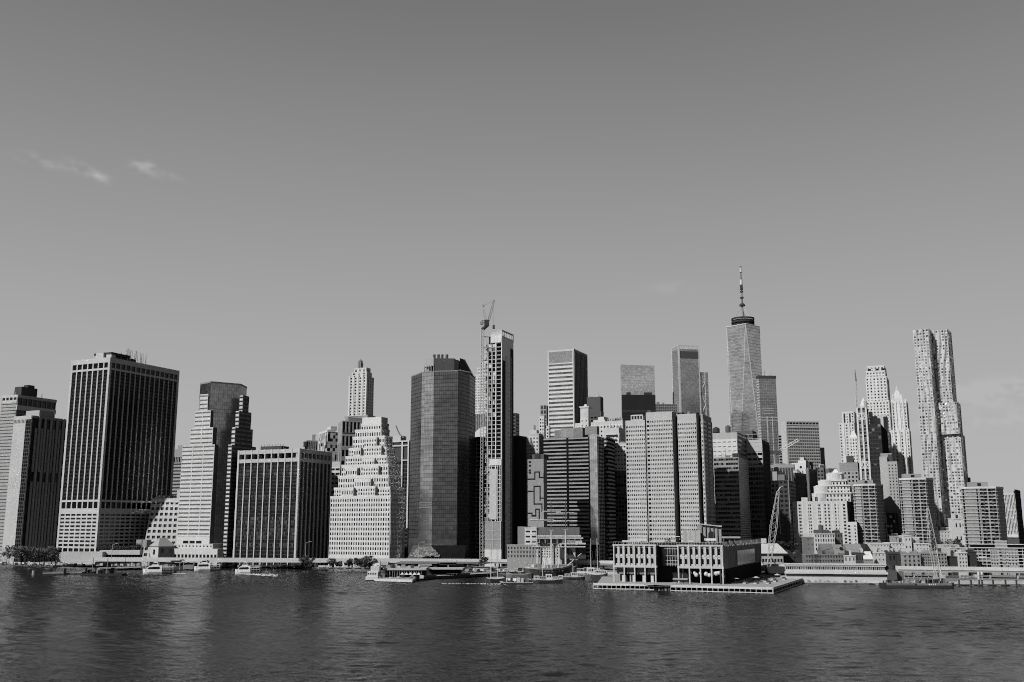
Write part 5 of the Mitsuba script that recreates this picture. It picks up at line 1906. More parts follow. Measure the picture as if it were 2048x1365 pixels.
def rippled_tower():
    K = Bld('rippled_steel_tower', 'tall rippled steel tower with wavy folded facades and dark vertical channel', 'tower', q('zr', 35, 112), q('zr', 226, 104), q('zr', 290, 114), 1100, ang=56)
    H = K.H
    zr_ = lambda v: K.zy(q('zr', 0, v)[1])
    zs_ = lambda v: K.zy(q('zs', 0, v)[1])
    ztiers = [(H, zr_(1020)), (zr_(1020), zs_(175)), (zs_(175), G)]
    def wavy(F, z0, z1, seed, amp=.6, part='rippled_wall'):
        ns, nz = max(6, int(F.W / .8)), max(4, int((z1 - z0) / 3.0))
        s = np.linspace(0, F.W, ns + 1)
        z = np.linspace(z0, z1, nz + 1)
        S, Z = np.meshgrid(s, z)
        o = seed * 3.7
        warp = S + 2.2 * np.sin(Z / 31 + o) + 1.4 * np.sin(Z / 14 + 2 * o + S / 9)
        Dp = amp * (np.sin(warp * 1.15 + o) + .55 * np.sin(warp * 2.3 + 1.3 * o + Z / 17)) * (.45 + .75 * meshkit.noise(np.stack([S / 9 + o, Z / 38, S * 0], -1), 3)) + amp
        P = F.P0 + S[..., None] * F.e + Dp[..., None] * F.n
        v = np.concatenate([P, Z[..., None]], -1)
        i = np.arange((ns + 1) * (nz + 1)).reshape(nz + 1, ns + 1)
        a, b, c, d = i[:-1, :-1].ravel(), i[:-1, 1:].ravel(), i[1:, 1:].ravel(), i[1:, :-1].ravel()
        m, fin = K.one(part, 'paint')
        m.add(v.reshape(-1, 3), np.vstack([np.c_[a, b, c], np.c_[a, c, d]]), .48)
        # close the top and the sides back to the block behind
        for row in (v[-1],):
            for j in range(ns):
                p, q2 = row[j], row[j + 1]
                m.add([p, q2, (*(F.P0 + F.e * s[j + 1]), z1), (*(F.P0 + F.e * s[j]), z1)], [(0, 1, 2), (0, 2, 3)], .5)
        fin()
        rs = np.random.RandomState(seed)
        gm = K.mb('window', 'glass')
        fh = 3.3
        nfl = int((z1 - z0) / fh)
        ncol = max(3, int(F.W / 2.9))
        def D_at(ss, zz):
            fi, fj = zz_i(zz), min(max(ss / F.W * ns, 0), ns - .001)
            a0, b0 = int(fi), int(fj)
            return (Dp[a0, b0] * (1 - (fj - b0)) + Dp[a0, b0 + 1] * (fj - b0)) * (1 - (fi - a0)) + (Dp[a0 + 1, b0] * (1 - (fj - b0)) + Dp[a0 + 1, b0 + 1] * (fj - b0)) * (fi - a0)
        zz_i = lambda zz: min(max((zz - z0) / (z1 - z0) * nz, 0), nz - .001)
        for f in range(nfl):
            zc = z0 + (f + .5) * (z1 - z0) / nfl
            for c in range(ncol):
                if rs.rand() < .16:
                    continue
                sc = (c + .5) * F.W / ncol + rs.uniform(-.2, .2)
                w = rs.choice([.75, .9, 1.05])
                hh = .85
                g = rs.choice([.2, .42, .65, .05], p=[.2, .3, .38, .12])
                cor = [(sc - w, zc - hh), (sc + w, zc - hh), (sc + w, zc + hh), (sc - w, zc + hh)]
                fr, bk = [], []
                for ss, zz in cor:
                    d = D_at(ss, zz)
                    pf = F.P0 + F.e * ss + F.n * (d + .22)
                    pb = F.P0 + F.e * ss + F.n * (d - .3)
                    fr.append((*pf, zz))
                    bk.append((*pb, zz))
                gm.hexa(bk + fr, g)
    for t, (z1, z0) in enumerate(ztiers):
        lx = [(35, 226, 262, 460, 490, 'zr', 112), (97, 300, 326, 575, 600, 'zr', 1022), (128, 328, 366, 627, 650, 'zs', 178)][t]
        zn, yy = lx[5], lx[6]
        b = [3, 1.5, 0][t]
        aC = K.aL(*q(zn, lx[1], yy), b)
        aL_ = K.aL(*q(zn, lx[0], yy), b)
        bch = K.bR(*q(zn, lx[2], yy), aC)
        bch = min(max(bch, b + 4), 40)
        K.box(K.mb('wall'), aC, aL_, b, b + 34, z0, z1 - .3, .3)
        wavy(K.fL(b, aC, aL_), z0, z1, 3 + t)
        # dark channel side
        FR = K.fR(aC, b, bch)
        wavy(FR, z0, z1, 11 + t, .35, 'channel_wall')
        # right wing
        bw = bch - .0
        a_r = K.aL(*q(zn, lx[3], yy), bw)
        K.box(K.mb('wall'), a_r, aC, bw, bw + 24, z0, z1 - .3, .3)
        wavy(K.fL(bw, a_r, aC), z0, z1, 21 + t)
        b2 = max(bw + 5, K.bR(*q(zn, lx[4], yy), a_r))
        wavy(K.fR(a_r, bw, min(b2, bw + 30)), z0, z1, 31 + t, .5, 'side_wall')
    K.flush()


def balcony_towers():
    specs = [('leftmost of three, beside the pale apartment slab', 'zf', 210, 300, 440, 518, 602, 1, (265, 420, 540), 866, 1),
             ('middle of three, left of the rippled tower', 'zf', 705, 840, 985, 1060, 537, 1, (750, 940, 475), 856, 2),
             ('rightmost and widest, right of the rippled tower', 'zf', 1368, 1560, 1740, 1815, 632, 1, (1462, 1658, 562), 842, 3)]
    for lab, z, x0, x1, x2, x3, yt, _, (px0, px1, py), Y, sd in specs:
        K = Thing('balcony_tower', 'brick tower with white floor lines, ' + lab, 'tower', 'apartment towers with white floor lines')
        P1, P2 = at(q(z, x1, yt), Y), at(q(z, x2, yt), Y - 4)
        H = P1[2]
        p0 = at(q(z, x0, yt + 6), Y + 8)[:2]
        p1, p2 = P1[:2], P2[:2]
        p3 = at(q(z, x3, yt + 4), Y + 9)[:2]
        pts = [p0, p1, p2, p3]
        BK = np.array([(p0[0] / p0[1]) * 26 + 1.5, 26.0])
        K.mb('wall').prism([p0, p1, p2, p3, p3 + BK, p0 + BK], G, H, .2)
        n = int((H - G) / 2.85)
        for i in range(3):
            a, b = pts[i], pts[i + 1]
            e = (b - a) / np.linalg.norm(b - a)
            F = Face(a, e, np.array([e[1], -e[0]]), np.linalg.norm(b - a))
            W = F.W
            if i in (0, 2):
                facade(K, F, G, H, 2.85, W / 2.0, .82, .72 if i == 0 else .6, .30, .04, .35, gb=.2, ends=True)
                F.box(K.mb('brick_panel'), W * .15, W * .85, G, H, .06, .25, .30)
                for s in ((.06, .16), (.86, .95)):
                    F.box(K.mb('window_strip', 'glass'), W * s[0], W * s[1], G, H, .25, .3, .02)
            else:
                nb = 4
                F.box(K.mb('glazing', 'glass'), 0, W, G, H, 0, .06, .03)
                for k in range(nb):
                    rs = np.random.RandomState(sd * 10 + k)
                    for f in range(n):
                        if rs.rand() < .75:
                            F.box(K.mb('balcony_grid'), W * (k + .2) / nb, W * (k + .9) / nb, H - (f + 1) * 2.85, H - (f + 1) * 2.85 + 1.05, .06, .8, rs.choice([.16, .24, .3, .12]))
                for k in range(nb + 1):
                    m, fin = K.one('pier')
                    s = W * k / nb
                    F.box(m, max(0, s - .5), min(W, s + .5), G, H, .06, .95, .3 if k % 2 == 0 else .06)
                    fin()
            for f in range(n + 1):
                zz = H - f * 2.85
                m, fin = K.one('floor_line')
                F.box(m, 0, W, zz - .22, zz + .22, .05, 1.05, .55)
                fin()
        m, fin = K.one('roof_slab')
        m.prism([p0 + (-.8, -.8), p1 + (0, -1.2), p2 + (0, -1.2), p3 + (.8, -.5), p3 + BK, p0 + BK], H, H + 1.4, .55)
        fin()
        c0, c1 = at(q(z, px0, py), Y + 10)[:2], at(q(z, px1, py), Y + 10)[:2]
        zt = hz(q(z, 0, py)[1], Y + 10)
        m, fin = K.one('penthouse')
        m.prism([c0, c1, c1 + (2, 10), c0 + (2, 10)], H + 1.4, zt, .36)
        fin()
        w = c0 + (c1 - c0) * .4
        w2 = c0 + (c1 - c0) * .6
        K.mb('penthouse_opening').prism([w + (0, -.2), w2 + (0, -.2), w2 + (0, .5), w + (0, .5)], H + 2.5, zt - 1, .03)
        K.flush()
    K = Bld('white_ribbed_tower', 'pale tower with closely set white vertical ribs near the right edge', 'tower', q('zf', 1790, 695), q('zf', 1948, 690), q('zf', 2005, 694), 930, ang=56)
    z = lambda v: K.zy(q('zf', 0, v)[1])
    K.body(g=.1)
    F = K.fL()
    F.box(K.mb('glazing', 'glass'), 0, F.W, z(1130), K.H, 0, .06, .04)
    for i in range(11):
        m, fin = K.one('rib')
        s = F.W * i / 10
        F.box(m, max(0, s - .3), min(F.W, s + .3), z(1135), K.H, 0, .7, .6)
        fin()
    for y0, y1 in ((1160, 1128), (700, 688)):
        m, fin = K.one('belt')
        F.box(m, 0, F.W, z(y0), z(y1), 0, 1.1, .58)
        fin()
    rs = np.random.RandomState(6)
    for i in range(10):
        for f in range(int((K.H - z(1130)) / 3.6)):
            if rs.rand() < .5:
                F.box(K.mb('window_blind'), F.W * (i + .3) / 10, F.W * (i + .7) / 10, z(1130) + f * 3.6, z(1130) + f * 3.6 + 2, .06, .2, rs.uniform(.2, .5))
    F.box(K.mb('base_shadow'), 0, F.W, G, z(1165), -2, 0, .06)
    facade(K, K.fR(), G, K.H + 4, 3.6, 4, .6, .8, .05, .04, .4)
    K.box(K.mb('plant_house'), K.wL * .1, K.wL * .95, 3, 12, K.H, z(655), .45)
    K.flush()
    K = Bld('dark_peaked_block', 'small black sloped block between the rippled steel tower and rightmost balcony tower', 'building', q('zf', 1408, 515), q('zf', 1440, 510), q('zf', 1470, 520), 1050, ang=56)
    K.body(g=.04)
    K.flush()
    K = Bld('pale_edge_block', 'low pale block at the very right edge beyond the white ribbed tower', 'building', q('zf', 2000, 1062), q('zf', 2060, 1060), q('zf', 2080, 1062), 960, side=12)
    K.body(g=.45)
    facade(K, K.fL(), G, K.H - 2, 3.5, 3, .5, .5, .5, .06, .4)
    K.flush()
    # pale apartment slab
    K = Bld('pale_apartment_slab', 'broad pale apartment slab with paired columns of small windows and dark right end', 'building', q('zg', 455, 340), q('zg', 1042, 336), q('zg', 1110, 350), 880)
    K.body(g=.45)
    F = K.fL()
    z = lambda v: K.zy(q('zg', 0, v)[1])
    n = int((K.H - G - 3) / 2.9)
    F.box(K.mb('render_wall'), 0, F.W, G, K.H, 0, .3, .52)
    wd = K.mb('window', 'glass')
    rs = np.random.RandomState(9)
    for x0, x1 in ((468, 490), (535, 553), (556, 572), (622, 645), (655, 690), (735, 752), (757, 770), (812, 842), (848, 868), (925, 942), (950, 965), (1010, 1038)):
        a, b = F.s(q('zg', x0, 600)), F.s(q('zg', x1, 600))
        for f in range(n):
            F.box(wd, a, b, K.H - 4.2 - f * 2.9, K.H - 2.7 - f * 2.9, .3, .4, rs.choice([.04, .06, .15]))
    for f in range(n):
        F.box(K.mb('facade_grid'), 0, F.W, K.H - 1.7 - f * 2.9, K.H - 1.5 - f * 2.9, .3, .36, .42)
    for s in np.linspace(0, F.W, 12):
        m, fin = K.one('wall_pier')
        F.box(m, max(0, s - .8), min(F.W, s + .8), G, K.H, .3, .45, .56)
        fin()
    facade(K, K.fR(), G, K.H, 2.9, 5, .5, .5, .1, .04, .4)
    K.box(K.mb('penthouse'), K.wL * .72, K.wL * .84, 3, 9, K.H, K.H + 3.5, .5)
    K.flush()
    clutter(K, 10, seed=8)
    W = Bld('pale_apartment_wing', 'lower pale wing attached right of the broad apartment slab', 'building', q('zg', 1050, 565), q('zg', 1150, 562), q('zg', 1190, 570), 862)
    W.body(g=.45)
    F = W.fL()
    F.box(W.mb('render_wall'), 0, F.W, G, W.H, 0, .3, .52)
    for x0, x1 in ((1058, 1082), (1128, 1140)):
        for f in range(int((W.H - G - 3) / 2.9)):
            m, fin = W.one('window', 'glass')
            F.box(m, F.s(q('zg', x0, 650)), F.s(q('zg', x1, 650)), W.H - 4.2 - f * 2.9, W.H - 2.7 - f * 2.9, .3, .4, .05)
            fin()
    facade(W, W.fR(), G, W.H, 2.9, 4, .5, .5, .07, .04, .4)
    W.flush()
    N = Bld('patterned_dark_block', 'small black block with scattered white window surrounds between two balcony towers', 'building', q('zf', 525, 905), q('zf', 660, 895), q('zf', 690, 910), 880)
    N.body(g=.04)
    F = N.fL()
    rs = np.random.RandomState(12)
    for f in range(9):
        for c in range(4):
            if rs.rand() < .5:
                m, fin = N.one('window_surround')
                F.box(m, F.W * (c + .15) / 4, F.W * (c + .75) / 4, N.H - 4.4 - f * 4, N.H - 2.4 - f * 4, 0, .4, .5)
                fin()
    m, fin = N.one('white_strip')
    F.box(m, F.W * .22, F.W * .27, G, N.H, 0, .6, .55)
    fin()
    N.flush()


chamfer_tower()
glass_west()
luffing_crane()
midright()
white_cluster()
rippled_tower()
balcony_towers()
# ------------------------------------------------------------------ waterfront
def slabbox(m, c, ex, ey, hx, hy, z0, z1, g):
    c, ex, ey = np.asarray(c[:2], float), np.asarray(ex, float), np.asarray(ey, float)
    p = [c - ex * hx - ey * hy, c + ex * hx - ey * hy, c + ex * hx + ey * hy, c - ex * hx + ey * hy]
    m.hexa([(*x, z0) for x in p] + [(*x, z1) for x in p], g)


def pbox(m, z, xl, xr, yt, yb, Y, depth, g, dy=0.0):
    """Box whose front shows between the two photo columns and rows at distance Y."""
    a, b = at(q(z, xl, (yt + yb) / 2), Y)[:2], at(q(z, xr, (yt + yb) / 2), Y + dy)[:2]
    zt, zb = hz(q(z, 0, yt)[1], Y), hz(q(z, 0, yb)[1], Y)
    d = np.array([0.0, depth])
    m.hexa([(*a, zb), (*b, zb), (*(b + d), zb), (*(a + d), zb), (*a, zt), (*b, zt), (*(b + d), zt), (*(a + d), zt)], g)


ORD = ['first', 'second', 'third', 'fourth', 'fifth', 'sixth', 'seventh', 'eighth', 'ninth']


def viaduct():
    K = Thing('elevated_highway', 'long low white elevated highway on columns along the far shore', 'viaduct')
    pts = [np.array(at((x, 1115), Y)[:2]) for x, Y in ((205, 968), (420, 950), (640, 938), (800, 930), (970, 915), (1100, 895), (1220, 872), (1400, 830), (1560, 792), (1700, 770), (1800, 757), (1950, 742), (2080, 725), (2300, 690))]
    zt, zb = 10.6, 6.6
    for i, (a, b) in enumerate(zip(pts, pts[1:])):
        t = (b - a) / np.linalg.norm(b - a)
        n = np.array([t[1], -t[0]])
        m, fin = K.one('deck')
        m.hexa([(*(a - n * 16), zb + .6), (*(b - n * 16), zb + .6), (*b, zb + .6), (*a, zb + .6), (*(a - n * 16), zt - 1), (*(b - n * 16), zt - 1), (*b, zt - 1), (*a, zt - 1)], .2)
        fin()
        m, fin = K.one('parapet')
        g, z0 = (.52, zb) if i < 3 else (.52, 8.0)
        m.hexa([(*(a - n * .0), z0), (*(b - n * .0), z0), (*(b + n * .5), z0), (*(a + n * .5), z0), (*a, zt), (*b, zt), (*(b + n * .5), zt), (*(a + n * .5), zt)], g)
        if i >= 3:
            m.hexa([(*(a - n * .4), zb), (*(b - n * .4), zb), (*b, zb), (*a, zb), (*(a - n * .4), 7.9), (*(b - n * .4), 7.9), (*b, 7.9), (*a, 7.9)], .3)
        fin()
        L = np.linalg.norm(b - a)
        for k in range(int(L / 18)):
            for off in (2.5, 13):
                c = a + t * (k + .5) * 18 - n * off
                m, fin = K.one('column')
                slabbox(m, c, t, n, .6, .6, G - .5, zb + .7, .34)
                fin()
        for k in range(int(L / 3)):                    # railing posts
            c = a + t * k * 3 + n * .25
            slabbox(K.mb('railing'), c, t, n, .06, .06, zt, zt + .8, .4)
    K.flush()
    for x, y, lab in ((225, 1090, 'street lamp on the highway left of the ferry terminal'), (612, 1086, 'street lamp in front of the pale-ribbed block'), (838, 1087, 'street lamp before the octagonal tower skirt')):
        L = Thing('street_lamp', lab, 'street lamp')
        Y = 955 if x < 700 else 926
        p = at((x, y), Y)
        m, fin = L.one('pole')
        m.tube((p[0], p[1], 9.5), p, .28, .45, .18)
        fin()
        m, fin = L.one('arm')
        m.tube(p, p + (4, 0, 1.2), .18, .45)
        m.hexa([p + (dx, dy, dz) for dz in (.9, 1.5) for dx, dy in ((3.2, -.4), (5.2, -.4), (5.2, .4), (3.2, .4))], .4)
        fin()
    R = Thing('ramp_wall', 'pale concrete ramp walls at the left end of the highway', 'wall')
    m, fin = R.one('wall')
    pbox(m, 'zi', 420, 985, 165, 300, 975, 10, .52)
    fin()
    m, fin = R.one('upper_wall')
    pbox(m, 'zi', 950, 1500, 142, 205, 982, 8, .52)
    fin()
    m, fin = R.one('shadow_gap')
    pbox(m, 'zi', 985, 1500, 205, 245, 984, 6, .05)
    fin()
    m, fin = R.one('sloping_deck')
    a, b = at(q('zi', 520, 315), 972), at(q('zi', 1310, 255), 969)
    m.hexa([a + (0, 0, -1), b + (0, 0, -1), b + (0, 8, -1), a + (0, 8, -1), a + (0, 0, .6), b + (0, 0, .6), b + (0, 8, .6), a + (0, 8, .6)], .5)
    fin()
    B = Thing('pale_box_building', 'small pale box building standing among trees before the terraced wing', 'building')
    m, fin = B.one('wall')
    pbox(m, 'zi', 1448, 1592, 0, 102, 1000, 12, .36)
    fin()
    m, fin = B.one('corner_strip')
    pbox(m, 'zi', 1512, 1522, 0, 220, 999.5, 1, .25)
    fin()


def tree(label, x, yb, yt, Y, w, g=.055, seed=0, name='tree', n=420, group=None):
    """Trunk, limbs and a crown of many small leaf clumps round a few branch ends."""
    K = Thing(name, label, 'tree', group)
    rs = np.random.RandomState(seed)
    p = at((x, yb), Y)
    b = np.array([p[0], Y, G])
    top = hz(yt, Y)
    h = top - G
    r = w * Y / FOC / 2
    m, fin = K.one('trunk')
    m.tube(b, b + (0, 0, h * .45), .35, .05, .22)
    for i in range(5):
        a = rs.rand() * 6.3
        m.tube(b + (0, 0, h * .35), b + (math.cos(a) * r * .5, math.sin(a) * r * .5, h * .68), .18, .05, .08, k=4)
    fin()
    m, fin = K.one('crown', 'foliage')
    cl = [(np.array([rs.normal(0, .42) * r, rs.normal(0, .42) * r, h * rs.uniform(.38, .88)]), r * rs.uniform(.28, .5)) for _ in range(11)]
    vs, fs, gs = [], [], []
    for i in range(n):
        c, cr = cl[rs.randint(len(cl))]
        d = rs.normal(size=3)
        d *= cr * rs.rand() ** .4 / np.linalg.norm(d)
        q0 = b + c + d * (1, 1, .8)
        q0[2] = min(q0[2], top)
        u, v = rs.normal(size=3), rs.normal(size=3)
        s = rs.uniform(.5, 1.1)
        u, v = u / np.linalg.norm(u) * s, v / np.linalg.norm(v) * s
        k = len(vs)
        vs += [q0 - u - v * .4, q0 + u - v * .2, q0 + v, q0 + u * .3 + v * .2 + np.cross(u, v) * .5]
        fs += [(k, k + 1, k + 2), (k, k + 1, k + 3), (k + 1, k + 2, k + 3)]
        gs += [g * rs.uniform(.6, 1.5)] * 4
    m.add(vs, fs, gs)
    fin()
    return K


def trees():
    rs = np.random.RandomState(21)
    for i, x in enumerate((14, 28, 42, 55, 68, 80, 93, 104)):
        tree(ORD[i] + ' bushy tree from the left edge in the row below the finned tower', x, 1118, 1093 + rs.randint(-3, 4), 1010 + rs.randint(-8, 8), 26, .1, 100 + i, n=460, group='trees below the finned tower')
    for i, x in enumerate((206, 221, 237, 252, 268)):
        tree(ORD[i] + ' dark tree from left in the shade at the foot of the ribbed slab', x, 1106, 1086 + rs.randint(-2, 4), 990 + i, 24, .045, 120 + i, group='trees at the foot of the ribbed slab')
    for x, yt, w, lab in ((552, 1131, 15, 'low dark bush at the quay left of the round tree'), (566, 1130, 16, 'low dark bush touching the round tree from the left'), (590, 1128, 22, 'wide low bush under the round tree'), (611, 1112, 30, 'round pale tree before the pale-ribbed block'), (628, 1126, 20, 'small bush just right of the round pale tree'),
                          (664, 1117, 20, 'dark tree at the left corner of the stepped stone tower'), (680, 1122, 14, 'small dark tree, second before the stepped stone tower'), (696, 1120, 14, 'small dark tree, third before the stepped stone tower'),
                          (718, 1117, 30, 'broad dark tree before the middle of the stepped stone tower'), (740, 1113, 28, 'tall round tree before the right part of the stepped stone tower'), (729, 1127, 26, 'low bush between the two large trees by the stepped stone tower')):
        Y = onz((x, 1136), G)[1] + 1
        tree(lab, x, 1136, yt, Y - 4, w, .05, int(x), n=520)
    for x, yb, yt, Y, w, lab in ((966, 1128, 1112, 905, 18, 'small tree at the highway before the unfinished tower'), (1748, 1092, 1076, 840, 36, 'dark broad tree at the foot of the leftmost brick balcony tower'),
                                 (1738, 1092, 1080, 838, 22, 'dark small tree left of the foot of the leftmost brick balcony tower'), (1890, 1096, 1074, 836, 48, 'large black tree at the foot of the rippled tower'), (1904, 1097, 1080, 834, 40, 'black tree right of the large black tree below the rippled tower'), (1877, 1096, 1082, 829, 20, 'small black tree left of the large black tree below the rippled tower'),
                                 (1555, 1090, 1072, 850, 26, 'dark tree behind the white tent roof by the lattice boom'), (1575, 1092, 1076, 852, 24, 'dark tree right of the lattice boom behind the white tent roof')):
        tree(lab, x, yb, yt, Y, w, .03, int(x), n=int(18 * w))


def ferry(label, x0, x1, yw, Y, seed):
    """Small two-deck catamaran ferry, bow to the left."""
    K = Thing('ferry', label, 'ferry', 'white passenger ferries')
    a, b = onz((x0, yw), 0)[:2], onz((x1, yw), 0)[:2]
    ex = (b - a) / np.linalg.norm(b - a)
    L = np.linalg.norm(b - a)
    ey = np.array([-ex[1], ex[0]])
    P = lambda s, w, z: (*(a + ex * s * L + ey * (w + 4)), z * 1.3)
    def hull(m, s0, s1, g, z1):
        rings = []
        for s in np.linspace(s0, s1, 9):
            k = min(1, max(.12, (s + .02) / .22))
            w, up = 3.8 * k ** .6, 1.2 * (1 - k)
            rings.append(np.array([P(s, -w * .75, -.3), P(s, -w, z1 * .55), P(s, -w, z1 + up), P(s, w, z1 + up), P(s, w, z1 * .55), P(s, w * .75, -.3)]))
        m.loft(rings, g)
    m, fin = K.one('hull', 'paint')
    hull(m, 0, .63, .6, 2.0)
    fin()
    m, fin = K.one('stern_hull', 'paint')
    hull(m, .632, 1, .05, 1.6)
    fin()
    m, fin = K.one('cabin', 'paint')
    prof = [(.08, 2.0), (.17, 4.2), (.24, 5.0), (.62, 5.2), (.62, 2.0)]
    m.loft([np.array([P(s, w, z) for s, z in prof]) for w in (-3.5, 3.5)], .66)
    fin()
    m, fin = K.one('window_band', 'glass', K.key + '__cabin')
    prof = [(.17, 3.2), (.215, 4.2), (.54, 4.4), (.58, 3.3), (.52, 2.9), (.2, 2.9)]
    m.loft([np.array([P(s, w, z) for s, z in prof]) for w in (-3.58, 3.58)], .05)
    fin()
    m, fin = K.one('wheelhouse', 'paint')
    prof = [(.27, 5.1), (.31, 7.0), (.46, 7.2), (.5, 5.1)]
    m.loft([np.array([P(s, w, z) for s, z in prof]) for w in (-2.2, 2.2)], .6)
    fin()
    m, fin = K.one('window', 'glass', K.key + '__wheelhouse')
    prof = [(.285, 5.9), (.305, 6.7), (.45, 6.8), (.46, 5.9)]
    m.loft([np.array([P(s, w, z) for s, z in prof]) for w in (-2.26, 2.26)], .05)
    fin()
    m, fin = K.one('upper_deck', 'paint')
    m.loft([np.array([P(s, w, z) for s, z in ((.6, 4.0), (.6, 4.4), (.98, 4.4), (.98, 4.0))]) for w in (-3.4, 3.4)], .5)
    for s in (.66, .76, .86, .97):
        for w in (-3.2, 3.2):
            m.tube(P(s, w, 1.4), P(s, w, 5.6), .12, .5, k=4)
    m.tube(P(.6, -3.3, 5.5), P(.98, -3.3, 5.5), .1, .5, k=4)
    m.tube(P(.64, -3.3, 2.9), P(.98, -3.3, 2.9), .3, .3, k=4)
    fin()
    m, fin = K.one('mast')
    m.tube(P(.4, 0, 7), P(.42, 0, 10), .15, .5, .06)
    m.tube(P(.4, -1, 8.6), P(.4, 1, 8.6), .1, .5)
    fin()
    m, fin = K.one('seated_deck')
    m.loft([np.array([P(s, w, z) for s, z in ((.64, 1.7), (.64, 3.4), (.9, 3.0), (.9, 1.7))]) for w in (-2.4, 2.4)], .08)
    fin()


def foam(label_key, x0, x1, y, n, seed, wide=1.5):
    rs = np.random.RandomState(seed)
    m = MB()
    for i in range(n):
        t = rs.rand()
        p = onz((x0 + (x1 - x0) * t, y + 4 * t * rs.rand() * wide), 0)
        r = rs.uniform(.2, .9) * (1 - .6 * t)
        w = np.arange(6) * 1.047
        ring = np.c_[p[0] + np.cos(w) * r * 1.7, p[1] + np.sin(w) * r, np.full(6, .24)]
        m.add(np.vstack([ring, [p[0], p[1], .5]]), [(k, (k + 1) % 6, 6) for k in range(6)], .6)
    structure(label_key, m, 'matte', kind='stuff')


def left_docks():
    K = Thing('landing_stage', 'low landing stage with thin railings and piles at the lower left', 'dock')
    p0, p1 = onz(q('zi', 170, 480), 0)[:2], onz(q('zi', 770, 470), 0)[:2]
    e = (p1 - p0) / np.linalg.norm(p1 - p0)
    n = np.array([-e[1], e[0]])
    L = np.linalg.norm(p1 - p0)
    m, fin = K.one('deck')
    slabbox(m, p0 + e * L / 2 + n * 4, e, n, L / 2, 4, -.5, .9, .07)
    slabbox(m, p0 + e * L / 2 + n * 4, e, n, L / 2 + .1, 4.1, .9, 1.35, .4)
    fin()
    m, fin = K.one('canopy')
    slabbox(m, p0 + e * L * .48 + n * 4, e, n, L * .16, 2, 5.2, 5.4, .4)
    for s in (.33, .45, .57, .63):
        m.tube((*(p0 + e * L * s + n * 3), 1.3), (*(p0 + e * L * s + n * 3), 5.2), .12, .3)
    fin()
    for s in np.linspace(0.02, .98, 26):
        c = p0 + e * L * s
        K.mb('railing').tube((*c, 1.3), (*c, 2.5), .06, .4, k=4)
    for s in (.49, .52, .98, 1.0):
        m, fin = K.one('pile')
        c = p0 + e * L * s - n * .6
        m.tube((*c, -1), (*c, 5.2), .55, .04)
        fin()
    K.mb('railing').tube((*p0, 2.5), (*p1, 2.5), .06, .4, k=4)
    K.flush()
    B = Thing('mooring_post', 'two thick mooring posts standing alone in the water at lower left', 'post')
    for x in (40, 60):
        m, fin = B.one('pile')
        p = onz(q('zi', x, 485), 0)
        m.tube((p[0], p[1], -1), (p[0], p[1], hz(q('zi', 0, 420)[1], p[1])), .9, .12 if x > 50 else .4, k=8)
        fin()
    W = Thing('work_barge', 'cluttered dark work barge left of the nearest ferry', 'barge')
    p = onz(q('zi', 970, 490), 0)[:2]
    m, fin = W.one('hull')
    slabbox(m, p + (0, 5), (1, 0), (0, 1), 17, 5, -.4, 1.6, .05)
    fin()
    rs = np.random.RandomState(31)
    for i in range(16):
        c = p + (rs.uniform(-16, 16), rs.uniform(1, 8))
        m, fin = W.one('crate')
        slabbox(m, c, unit(rs.rand() * 90), unit(rs.rand() * 0 + 90), rs.uniform(.8, 2.2), rs.uniform(.6, 1.4), 1.6, rs.uniform(2.6, 7), rs.choice([.05, .1, .3, .5, .04]))
        fin()
    for x in (-9, 3):
        m, fin = W.one('post')
        m.tube((*(p + (x, 4)), 1.5), (*(p + (x, 4)), 14), .35, .3)
        fin()
    Gn = Thing('gangway', 'long white gangway from the work barge towards the nearest ferry', 'gangway')
    m, fin = Gn.one('walkway')
    a, b = at(q('zi', 930, 388), 925), at(q('zi', 1510, 372), 935)
    m.hexa([a + (0, 0, -.6), b + (0, 0, -.6), b + (0, 3, -.6), a + (0, 3, -.6), a + (0, 0, .5), b + (0, 0, .5), b + (0, 3, .5), a + (0, 3, .5)], .5)
    fin()
    m, fin = Gn.one('support')
    for i in range(9):
        c = a + (b - a) * (i + .5) / 9
        m.tube((c[0], c[1] + 1, -1), (c[0], c[1] + 1, c[2]), .3, .06)
    m.hexa([(a[0] + 4, a[1] + 3, 0), (b[0], b[1] + 3, 0), (b[0], b[1] + 4, 0), (a[0] + 4, a[1] + 4, 0), (a[0] + 4, a[1] + 3, a[2] - 1.2), (b[0], b[1] + 3, b[2] - 1.2), (b[0], b[1] + 4, b[2] - 1.2), (a[0] + 4, a[1] + 4, a[2] - 1.2)], .05)
    fin()
    S = Thing('ferry_terminal', 'dark ferry shed with white canopy behind the nearest ferry', 'building')
    m, fin = S.one('shed')
    pbox(m, 'zj', 30, 312, 318, 412, 945, 14, .07)
    fin()
    m, fin = S.one('canopy')
    pbox(m, 'zj', -70, 500, 288, 306, 943, 12, .55)
    fin()
    m, fin = S.one('canopy')
    pbox(m, 'zj', -10, 130, 272, 284, 941, 12, .5)
    fin()
    for x in (128, 180, 320, 420):
        m, fin = S.one('post')
        pbox(m, 'zj', x, x + 9, 300, 408, 942, 1, .3)
        fin()
    m, fin = S.one('pontoon')
    pbox(m, 'zj', 185, 320, 345, 400, 935, 6, .22)
    fin()
    K = Thing('esplanade_railing', 'pale railing and parked clutter along the left quay', 'railing')
    rs = np.random.RandomState(41)
    for i in range(70):
        x = rs.uniform(0, 330)
        p = onz((x, 1130 + x * .012), G)
        slabbox(K.mb('railing'), p[:2] + (0, 6), (1, 0), (0, 1), rs.uniform(.2, 1.6), .4, G, G + rs.uniform(1, 3.4), rs.choice([.5, .3, .08, .05]))
    K.flush()


